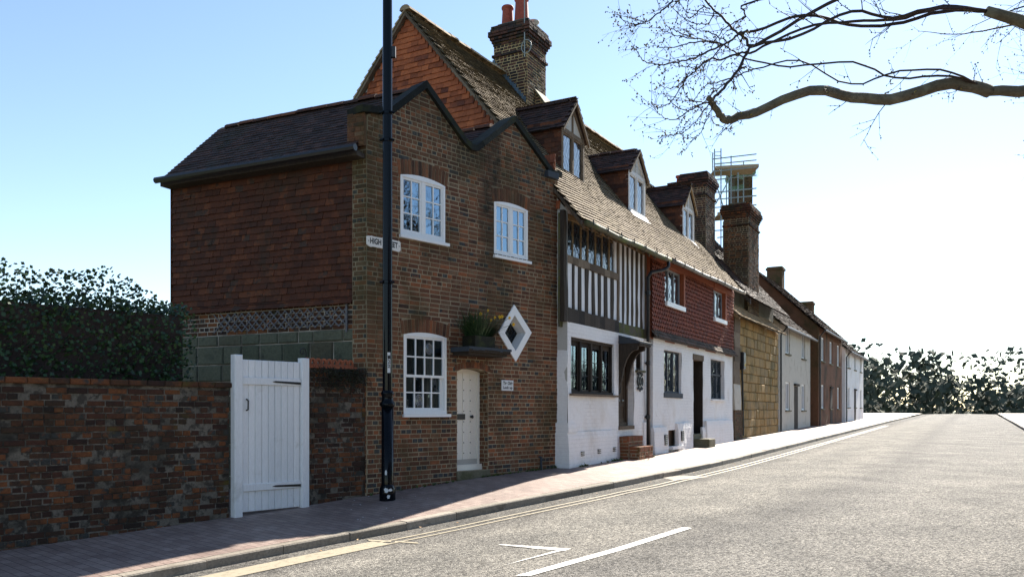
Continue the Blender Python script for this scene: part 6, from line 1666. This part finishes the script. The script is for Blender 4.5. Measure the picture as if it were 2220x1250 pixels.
# ================================================================== BARE TREE across the road, its limbs reaching over the street
TX, TY = 9.2, 10.4
tz0 = zg(TX, TY) - .05
tree = thing('bare_tree', 'big bare budding tree with knuckled pruned limbs reaching over the road', 'tree', (TX, TY, tz0))
g = random.Random(77)
mb = MB(); mb.tube([(TX,TY,tz0-.2),(TX,TY,tz0+.3),(TX-.05,TY+.03,tz0+1.6),(TX-.15,TY+.05,tz0+3.2),(TX-.25,TY,tz0+4.4)], [.5,.36,.3,.28,.3], 14); mb.build('trunk', M['bark'], tree, smooth=True)
HEAD = Vector((TX-.25, TY, tz0+4.3))
def c3(x, y): return (1280 + x/4.77, y/4.77)
def c6(x, y): return (1250 + x/4.387, 250 + y/4.387)
def P3(p, Y): return Vector(((p[0]-CX)/FPX*Y, Y, CAMZ + (HY-p[1])/FPX*Y))
tw = MB(); bd = MB()
def spline(pts, per=4):
    out = []
    for i in range(len(pts)-1):
        p0, p1, p2, p3 = pts[max(i-1,0)], pts[i], pts[i+1], pts[min(i+2,len(pts)-1)]
        for k in range(per):
            t = k/per
            out.append(.5*((2*p1)+(p2-p0)*t+(2*p0-5*p1+4*p2-p3)*t*t+(3*p1-p0-3*p2+p3)*t**3))
    out.append(pts[-1]); return out
def bud(p, r):
    d = Vector((g.uniform(-1,1),g.uniform(-1,1),g.uniform(-1,1))).normalized()
    bd.tube([p, p+d*r*1.3, p+d*r*2.6], [r*.55,r,r*.25], 4, g.random(), cap=False)
def twig(p, d, L, r, lvl=0):
    n = max(3, int(L/.09)); pts = [Vector(p)]; d = Vector(d).normalized(); curl = g.uniform(.0,.16)
    for i in range(n):
        d = (d + Vector((g.uniform(-.16,.16),g.uniform(-.16,.16),g.uniform(-.14,.14)+curl*(i/n-.25)))).normalized()
        q = pts[-1]+d*L/n; pts.append(q)
        if lvl < 2 and g.random() < (.38 if lvl == 0 else .2):
            s = d.cross(Vector((g.uniform(-1,1),g.uniform(-1,1),g.uniform(-1,1)))).normalized()
            twig(q, d*.75+s*.8, L*g.uniform(.3,.6), r*.6, lvl+1)
        if g.random() < .5: bud(q, g.uniform(.006,.011))
    tw.tube(pts, [r*(1-.7*i/n) for i in range(n+1)], 4, g.random(), cap=False)
def limb(pts, r0, r1, mat='twig', side=.36, sl=(.12,.5), sides=6, name='limb'):
    sp = spline(pts); n = len(sp); mb = MB(); rad = [r0+(r1-r0)*(i/(n-1))**.8 for i in range(n)]
    for i in range(1, n-1): sp[i] = sp[i] + Vector((g.uniform(-1,1),g.uniform(-1,1),g.uniform(-1,1)))*(.014 if mat == 'bark' else .009)
    mb.tube(sp, rad, sides, .5); ob = mb.build(name, M[mat], tree, smooth=True)
    for i in range(2, n):
        d = (sp[i]-sp[i-1]).normalized()
        if g.random() < side:
            s = d.cross(Vector((g.uniform(-1,1),g.uniform(-1,1),g.uniform(-1,1)))).normalized()
            twig(sp[i], d*.7+s*.8+Vector((0,0,.1)), g.uniform(*sl), max(.0028, min(.007, rad[i]*.45)))
        if rad[i] < .014 and g.random() < .6: bud(sp[i]+Vector((0,0,g.uniform(-1,1)*rad[i])), g.uniform(.006,.012))
    return sp
def over(pxs, Y0, Y1, r0, r1, start=None, **k):
    if k.get('mat') != 'bark': r0, r1 = r0*.72, r1*.85
    n = len(pxs); pts = [P3(p, Y0+(Y1-Y0)*i/(n-1)) for i, p in enumerate(pxs)]
    if start is not None: pts = [start] + [start.lerp(pts[0], q/5)+Vector((g.uniform(-.1,.1),g.uniform(-.2,.2),.12*math.sin(q*.63)+g.uniform(-.13,.13))) for q in range(1,5)] + pts
    return limb(pts, r0, r1, **k)
H1 = Vector((6.0, 10.5, 6.1)); H2 = Vector((6.2, 10.8, 5.2)); H3 = Vector((6.4, 10.0, 7.0))
for h_ in (H1, H2, H3, Vector((9.0,12.6,7.4)), Vector((9.6,12.9,6.2)), Vector((10.2,13.4,5.4)), Vector((10.8,9.6,7.2)), Vector((8.4,8.2,7.0)), Vector((9.6,10.9,8.6))):
    limb([HEAD, HEAD.lerp(h_, .35)+Vector((0,0,.35)), HEAD.lerp(h_, .7)+Vector((0,0,.25)), h_], .15, .06, 'bark', side=.1, sides=9)
over([(1640,243),(1600,252),(1576,262),(1562,248),(1546,226),(1534,212)], 10.6, 10.2, .085, .034, H2, mat='bark', side=.25, sl=(.2,.7), sides=9)
over([c3(1700,470),c3(1615,405),c3(1530,345),c3(1430,250),c3(1340,160),c3(1270,100),c3(1190,0),c3(1150,-70)], 10.6, 10.9, .038, .014, H3)
over([c3(1700,320),c3(1615,330),c3(1530,350),c3(1470,410),c3(1380,455),c3(1200,545),c3(1100,590),c3(950,630),c3(760,665),c3(650,660),c3(570,640),c3(520,605),c3(490,540),c3(472,478)], 10.6, 9.6, .034, .0035, H1)
over([c3(1010,-120),c3(930,-70),c3(860,0),c3(780,80),c3(690,150),c3(600,220),c3(510,250),c3(420,245),c3(350,215),c3(303,187)], 10.4, 9.8, .03, .0035, H3)
over([c3(510,250),c3(450,270),c3(400,265),c3(347,262)], 10.0, 9.9, .006, .003)
over([c3(600,218),c3(540,222),c3(490,215),c3(447,187)], 10.1, 10.0, .006, .003)
over([c3(1700,530),c3(1615,540),c3(1500,560),c3(1350,620),c3(1260,605),c3(1160,660),c3(1080,740),c3(980,830),c3(920,930),c3(830,1050),c3(760,1095),c3(680,1110),c3(630,1095),c3(588,1062)], 10.6, 10.0, .03, .003, H1)
over([c3(1615,600),c3(1480,530),c3(1370,465),c3(1220,425),c3(1080,400),c3(940,380),c3(850,355),c3(750,320),c3(690,285),c3(678,225)], 10.6, 10.3, .022, .003, H2)
over([c3(1370,462),c3(1220,430),c3(1060,440),c3(970,465),c3(870,490),c3(740,495),c3(690,480),c3(650,450),c3(615,408)], 10.5, 10.9, .014, .003)
over([c3(1700,470),c3(1615,560),c3(1530,720),c3(1430,850),c3(1330,960),c3(1270,1015),c3(1240,1050)], 10.6, 10.25, .026, .02, H1)
over([c3(1250,1050),c3(1130,1090),c3(1030,1140),c3(960,1190),c3(870,1235),c3(780,1225),c3(700,1170),c3(660,1110),c3(635,1033)], 10.25, 9.9, .014, .003)
over([c3(1280,110),c3(1230,230),c3(1150,250),c3(1070,240),c3(980,200),c3(900,130),c3(830,60),c3(790,-20)], 10.8, 10.5, .012, .004)
over([c3(1240,100),c3(1160,80),c3(1080,160),c3(1030,190),c3(990,140),c3(1010,60),c3(1020,-40)], 10.9, 10.9, .012, .004)
over([c3(1240,1060),c3(1160,1160),c3(1100,1250),c6(1080,110),c6(1000,175),c6(900,190),c6(860,178),c6(823,150)], 10.2, 10.0, .011, .003)
over([c3(1260,1070),c3(1230,1180),c6(1215,90),c6(1180,170),c6(1130,205),c6(1070,220),c6(1020,205),c6(985,170)], 10.2, 10.3, .01, .003)
over([c3(1700,720),c3(1615,740),c3(1480,800),c3(1300,860),c3(1200,880),c3(1100,1000),c3(1040,1050),c3(960,1040),c3(890,1030)], 10.6, 10.4, .02, .003, H2)
over([c3(1615,700),c3(1540,715),c3(1440,830),c3(1330,900),c3(1180,1050),c3(1040,1120)], 10.5, 10.8, .016, .004)
over([c3(1380,455),c3(1300,560),c3(1200,640),c3(1100,700),c3(1000,690),c3(890,690),c3(800,650)], 10.4, 10.2, .012, .003)
over([c3(1560,1165),c3(1500,1210),c6(1300,10),c6(1310,80),c6(1370,110),c6(1420,130),c6(1490,125)], 10.5, 10.5, .008, .003)
over([c3(1615,40),c3(1590,120),c3(1600,180),c3(1560,200),c3(1480,240),c3(1390,290),c3(1330,370),c3(1260,480),c3(1180,560),c3(1080,640)], 10.7, 10.5, .024, .004, H3)
over([c3(1000,225),c3(1050,290),c3(1140,320),c3(1260,350),c3(1400,420)], 10.6, 10.6, .004, .01)
over([c3(750,207),c3(790,265),c3(880,320),c3(960,350),c3(1080,400)], 10.4, 10.5, .004, .009)
over([c3(960,850),c3(970,930),c3(1010,1010),c3(1060,1040),c3(1160,1060)], 10.2, 10.2, .004, .008)
over([c3(685,840),c3(730,885),c3(790,910),c3(860,908),c3(950,850),c3(1020,760)], 10.2, 10.2, .003, .009)
over([c3(750,945),c3(790,1010),c3(840,1060),c3(900,1110),c3(1000,1145)], 10.1, 10.1, .003, .008)
# the rest of the crown, random limbs from the pollard heads
for i in range(95):
    h_ = g.choice([H3]+[Vector((9.0,12.6,7.4)), Vector((9.6,12.9,6.2)), Vector((10.2,13.4,5.4))]*3+[Vector((10.8,9.6,7.2)), Vector((8.4,8.2,7.0)), Vector((9.6,10.9,8.6))])
    a = g.uniform(0, 2*math.pi); el = g.uniform(-.25, 1.2); L = g.uniform(1.2, 2.8)
    d = Vector((math.cos(a)*math.cos(el)*.9+.1, math.sin(a)*math.cos(el), math.sin(el)))
    if d.x < -.3 and h_.x < 7: d.x = abs(d.x)
    pts = [h_]; 
    for k in range(5): d = (d+Vector((g.uniform(-.3,.3),g.uniform(-.3,.3),g.uniform(-.25,.3)))).normalized(); pts.append(pts[-1]+d*L/5)
    limb(pts, .03, .004, side=.6, sl=(.25,.8), sides=5)
o_ = tw.build('twigs', M['twig'], tree); o_['kind'] = 'stuff'
o_ = bd.build('buds', M['bud'], tree); o_['kind'] = 'stuff'

# the far end of the street and what stands beyond the garden, closing the horizon
def row_house(t0, L, h, rise, label, wallm, roofm, o=0.0):
    q = F2.pt(t0, o, 0); b = thing('distant_house', label, 'house', (q.x, q.y, zg(q.x, q.y)), 'houses farther along the street'); z0 = zg(q.x, q.y)-.3
    hs = []; n = max(2, int(L/3))
    for i in range(n):
        c = t0+L*(i+.5)/n
        for zz in (z0+1.2, z0+3.7): hs.append((c-.5, c+.5, zz, zz+1.25))
    mb = MB(); holes_wall(mb, F2, t0, t0+L, z0, z0+h, o, hs, step=3, thick=.14)
    for e in (t0, t0+L): mb.face([F2.pt(e,o,z0),F2.pt(e,o-7,z0),F2.pt(e,o-7,z0+h),F2.pt(e,o-3.5,z0+h+rise),F2.pt(e,o,z0+h)])
    mb.build('wall', wallm, b)
    for hq in hs:
        mb = MB()
        for e in ((hq[0],hq[0]+.07,hq[2],hq[3]),(hq[1]-.07,hq[1],hq[2],hq[3]),(hq[0]+.07,hq[1]-.07,hq[2],hq[2]+.07),(hq[0]+.07,hq[1]-.07,hq[3]-.07,hq[3]),((hq[0]+hq[1])/2-.03,(hq[0]+hq[1])/2+.03,hq[2]+.07,hq[3]-.07)): mb.box(F2, e[0], e[1], o-.1, o-.05, e[2], e[3])
        w_ = mb.build('window', M['white'], b); mb = MB(); mb.face([F2.pt(hq[0],o-.09,hq[2]),F2.pt(hq[1],o-.09,hq[2]),F2.pt(hq[1],o-.09,hq[3]),F2.pt(hq[0],o-.09,hq[3])]); mb.build('pane', M['glass_old'], w_)
    for hq in hs:
        mb = MB(); mb.box(F2, hq[0]-.08, hq[1]+.08, o-.05, o+.07, hq[2]-.07, hq[2]-.004); mb.build('sill', M['stone_step'], b)
    mb = MB(); c = t0+L*.5; mb.box(F2, c-.42, c+.42, o-.03, o+.02, z0+.2, z0+2.3); mb.box(F2, c-.52, c+.52, o+.003, o+.09, z0+2.32, z0+2.42); mb.build('door', M['oak'], b)
    mb = MB(); mb.tube([F2.pt(t0,o+.33,z0+h-.2), F2.pt(t0+L,o+.33,z0+h-.2)], .06, 6); mb.tube([F2.pt(t0+.2,o+.3,z0+h-.2), F2.pt(t0+.2,o+.06,z0+h-.5), F2.pt(t0+.2,o+.06,z0+.3)], .04, 6); mb.build('gutter', M['iron'], b)
    E = F2.pt(t0-.15, o+.3, z0+h-.15); Rg = F2.pt(t0-.15, o-3.5, z0+h+rise); bb = Rg-E; Ls = bb.length; bb.normalize(); n = d2.cross(bb); n = -n if n.z < 0 else n
    mb = MB(); C = F2.pt(t0-.15, o-7.3, z0+h-.15)
    mb.face([E-n*.02, E+d2*(L+.3)-n*.02, E+d2*(L+.3)+bb*Ls-n*.02, E+bb*Ls-n*.02], .3); mb.face([Rg, Rg+d2*(L+.3), C+d2*(L+.3), C], .3)
    tile_fill(mb, E, d2, bb, n, [rect(0, L+.3, 0, Ls)], gauge=.16, width=.25, thick=.025, jit=.01, seed=int(t0))
    mb.build('roof', roofm, b)
    ct = t0+L*.8; mb = MB(); mb.box(F2, ct-.4, ct+.4, o-4.0, o-3.1, z0+h, z0+h+rise+1.0); mb.box(F2, ct-.46, ct+.46, o-4.06, o-3.04, z0+h+rise+.8, z0+h+rise+.92); mb.build('chimney', M['brick_top'], b)
row_house(21.6, 8, 4.9, 3.2, 'pale rendered house farther along the street past the stone house', M['concrete'], M['roof_dark'], -.2)
row_house(30.2, 9, 5.4, 3.4, 'distant red brick house second beyond the stone house', M['brick'], M['roof_dark'], .1)
row_house(40.0, 10, 4.8, 3.0, 'farthest white house down the street', M['limewash'], M['roof_dark'], .2)
# wall and hedge left of the gate
gl1 = gx1-1.2; gl0 = gl1-9.0
q = F1.pt(gl1-2, GO, 0)
gw2 = thing('garden_wall', 'long old brick garden wall running on to the left of the white gate', 'wall', (q.x, q.y, zg(q.x, q.y)))
mb = MB(); mb.box(F1, gl0, gl1, GO-.25, GO, -1.6, gz1-.35); core = mb.build('wall', M['mortar_damp'], gw2)
mb = MB(); fill_bricks(mb, F1, [rect(gl0, gl1, -1.6, gz1-.35)], -1.6, gz1-.35, GO, bond='english', seed=52, dark=.25, jit=.006); mb.build('brick_facing', M['garden_brick'], core)
mb = MB(); s_ = gl0
while s_ < gl1: mb.cbox(F1, s_+.003, min(gl1, s_+.225)-.003, GO-.29, GO+.04, gz1-.35, gz1-.28, .01, rng.random()); s_ += .225
mb.build('coping', M['garden_brick'], gw2)
hedge = thing('hedge', 'dark clipped evergreen hedge behind the long garden wall', 'hedge', F1.pt(gl1-3, -1.2, zg(q.x,q.y)))
g = random.Random(33); mb = MB()
for i in range(24000):
    s_ = g.uniform(gl0-.5, gl1-.2); z = g.uniform(.4, 2.7+.15*math.sin(s_*1.7)+.1*math.sin(s_*4.1)); o = -.55 - abs(g.gauss(0,.12)) if g.random() < .7 else -.5-g.uniform(0,1.2)
    if o < -.75 and z < 2.4: z = 2.42+g.uniform(-.1,.1)
    c = F1.pt(s_, o, z); u = Vector((g.uniform(-1,1),g.uniform(-1,1),g.uniform(-.6,1))).normalized(); v = u.orthogonal().normalized(); L = g.uniform(.035,.075)
    mb.face([c, c+u*L*.5+v*L*.4, c+u*L, c+u*L*.5-v*L*.4], g.random())
mb.build('foliage', M['leaf'], hedge)
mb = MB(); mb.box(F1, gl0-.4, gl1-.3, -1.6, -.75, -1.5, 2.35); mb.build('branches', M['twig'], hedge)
mb = MB(); g = random.Random(12)
for i in range(190):
    a = g.choice([R(g.uniform(-42,-14)), R(g.uniform(14,50))]); d = g.uniform(110, 240); x, y = d*math.sin(a), d*math.cos(a); h = g.uniform(6, 13); r = h*g.uniform(.3,.45)
    for k in range(240):
        p = Vector((x+g.gauss(0,r*.5), y+g.gauss(0,r*.5), -2 + h*(.1+.9*g.random()))); 
        u = Vector((g.uniform(-1,1),g.uniform(-1,1),g.uniform(-1,1))).normalized(); v = u.orthogonal().normalized(); L = g.uniform(.6,1.25)
        mb.face([p, p+u*L*.5+v*L*.5, p+u*L, p+u*L*.5-v*L*.5], g.random())
M['far_leaf'] = var('far_foliage', [(0,(.05,.06,.04)),(1,(.1,.11,.075))], rough=.9, nscale=.3, namt=.3, bump=0)  # distance haze put into the leaf colour as a paler grey-green
o_ = tag(mb.build('distant_wood', M['far_leaf'], None), 'dark line of distant trees along the horizon', 'wood'); o_['kind'] = 'stuff'

# ================================================================== houses across the street (they stand behind the tree and are mirrored in the windows)
def across(a0, L, h, label, mat, seed):
    p = kpt(a0, 10.2); q = kpt(a0+L, 10.2); dv = Vector((q.x-p.x, q.y-p.y)).normalized(); fr = Frame(q.x, q.y, math.degrees(math.atan2(-dv.x, -dv.y)))
    b = thing('opposite_house', label, 'house', (p.x, p.y, p.z), 'houses across the street'); z0 = p.z-.4
    hs = []; n = max(2, int(L/2.6))
    for i in range(n):
        for zz in (z0+1.3, z0+4.0):
            c = L*(i+.5)/n; hs.append((c-.5, c+.5, zz, zz+1.4))
    mb = MB(); holes_wall(mb, fr, 0, L, z0, z0+h, 0, hs, step=2, thick=.12)
    for s_ in (0, L): mb.face([fr.pt(s_,0,z0),fr.pt(s_,-8,z0),fr.pt(s_,-8,z0+h),fr.pt(s_,-4,z0+h+2.6),fr.pt(s_,0,z0+h)])
    mb.build('wall', mat, b)
    for hq in hs:
        mb = MB()
        for e in ((hq[0],hq[0]+.07,hq[2],hq[3]),(hq[1]-.07,hq[1],hq[2],hq[3]),(hq[0]+.07,hq[1]-.07,hq[2],hq[2]+.07),(hq[0]+.07,hq[1]-.07,hq[3]-.07,hq[3]),((hq[0]+hq[1])/2-.03,(hq[0]+hq[1])/2+.03,hq[2]+.07,hq[3]-.07)): mb.box(fr, e[0], e[1], -.1, -.05, e[2], e[3])
        w_ = mb.build('window', M['white'], b); mb = MB(); mb.face([fr.pt(hq[0],-.09,hq[2]),fr.pt(hq[1],-.09,hq[2]),fr.pt(hq[1],-.09,hq[3]),fr.pt(hq[0],-.09,hq[3])]); mb.build('pane', M['glass_old'], w_)
    mb = MB()
    for (o0, z_0, o1, z_1) in ((.3, z0+h-.15, -4, z0+h+2.7), (-8.3, z0+h-.15, -4, z0+h+2.7)):
        mb.hexa([fr.pt(-.2,o0,z_0),fr.pt(L+.2,o0,z_0),fr.pt(L+.2,o1,z_1),fr.pt(-.2,o1,z_1),fr.pt(-.2,o0,z_0+.12),fr.pt(L+.2,o0,z_0+.12),fr.pt(L+.2,o1,z_1+.12),fr.pt(-.2,o1,z_1+.12)])
    mb.build('roof', M['roof_dark'], b)
across(aK-4, 9, 5.2, 'plain brick house across the street behind the bare tree', M['brick_top'], 1)
across(aK+5.6, 8, 4.6, 'lower rendered house across the street beyond the bare tree', M['render'], 2)

# weeds at the foot of the walls, petals and leaves on the pavement
g = random.Random(55); mb = MB()
def tuft(p, n, L):
    for i in range(n):
        a = g.uniform(0,6.28); blade(mb, p+Vector((math.cos(a),math.sin(a),0))*g.uniform(0,L*.3), (math.cos(a)*.7,math.sin(a)*.7,1), L*g.uniform(.5,1.1), L*.14, g.uniform(.3,1.4), g.random())
for i in range(70):
    s_ = g.uniform(F1.s(1040), sC-.1) if g.random() < .75 else g.uniform(sK, F1.s(985)); q = F1.pt(s_, .03+g.random()*.03, 0); tuft(Vector((q.x,q.y,zg(q.x,q.y)-.01)), g.randint(3,8), g.uniform(.04,.11))
for i in range(38):
    s_ = g.choice([g.uniform(.2,.8), g.uniform(1.3,2.6), g.uniform(1.9,2.5)]); q = F2.pt(s_, .12+g.random()*.04, 0); tuft(Vector((q.x,q.y,zg(q.x,q.y)-.01)), g.randint(4,9), g.uniform(.04,.1))
q = F2.pt(t1r+.03, oS1, 0); tuft(Vector((q.x,q.y,zg(q.x,q.y)-.01)), 14, .09)
o_ = tag(mb.build('weeds', M['weed'], None), 'small green weeds growing along the foot of the walls', 'weeds'); o_['kind'] = 'stuff'
mb = MB()
for i in range(46):
    p = ground_px(g.uniform(660,1230), g.uniform(1035,1150), -.03)
    k = min(range(len(kl)), key=lambda i_: (kl[i_]-p.xy).length); o = (p.xy-kl[k]).dot(knorm(k))
    if not -2.6 < o < -.2: continue
    z = zpave(p.x, p.y, o)+.006; r = g.uniform(.008,.018); a = g.uniform(0,3)
    mb.face([(p.x+r*math.cos(a+q*1.257), p.y+r*math.sin(a+q*1.257), z+g.uniform(0,.006)) for q in range(5)], g.random())
o_ = tag(mb.build('fallen_petals', M['white'], None), 'tiny white fallen petals scattered over the shaded brick pavement', 'petals'); o_['kind'] = 'stuff'
mb = MB()
for i in range(60):
    a = aK + g.uniform(-3, 16); o = g.uniform(.02,.3); p = kpt(a, o); z = zroad(p.x,p.y,o)+.008; r = g.uniform(.01,.03); t_ = g.uniform(0,3)
    mb.face([(p.x+r*math.cos(t_+q*1.57)*(1 if q%2 else .5), p.y+r*math.sin(t_+q*1.57)*(1 if q%2 else .5), z+g.uniform(0,.015)) for q in range(4)], g.random())
p = F2.pt(2.85, .55, 0); 
for i in range(5): q = p+Vector((g.uniform(-.1,.1),g.uniform(-.1,.1),0)); z = zg(q.x,q.y)-.01; mb.face([(q.x,q.y,z),(q.x+.04,q.y+.01,z+.02),(q.x+.06,q.y+.05,z+.01),(q.x+.01,q.y+.04,z)], g.random())
o_ = tag(mb.build('dead_leaves', M['dry'], None), 'dry brown leaves lying in the gutter and by the brick steps', 'leaves'); o_['kind'] = 'stuff'
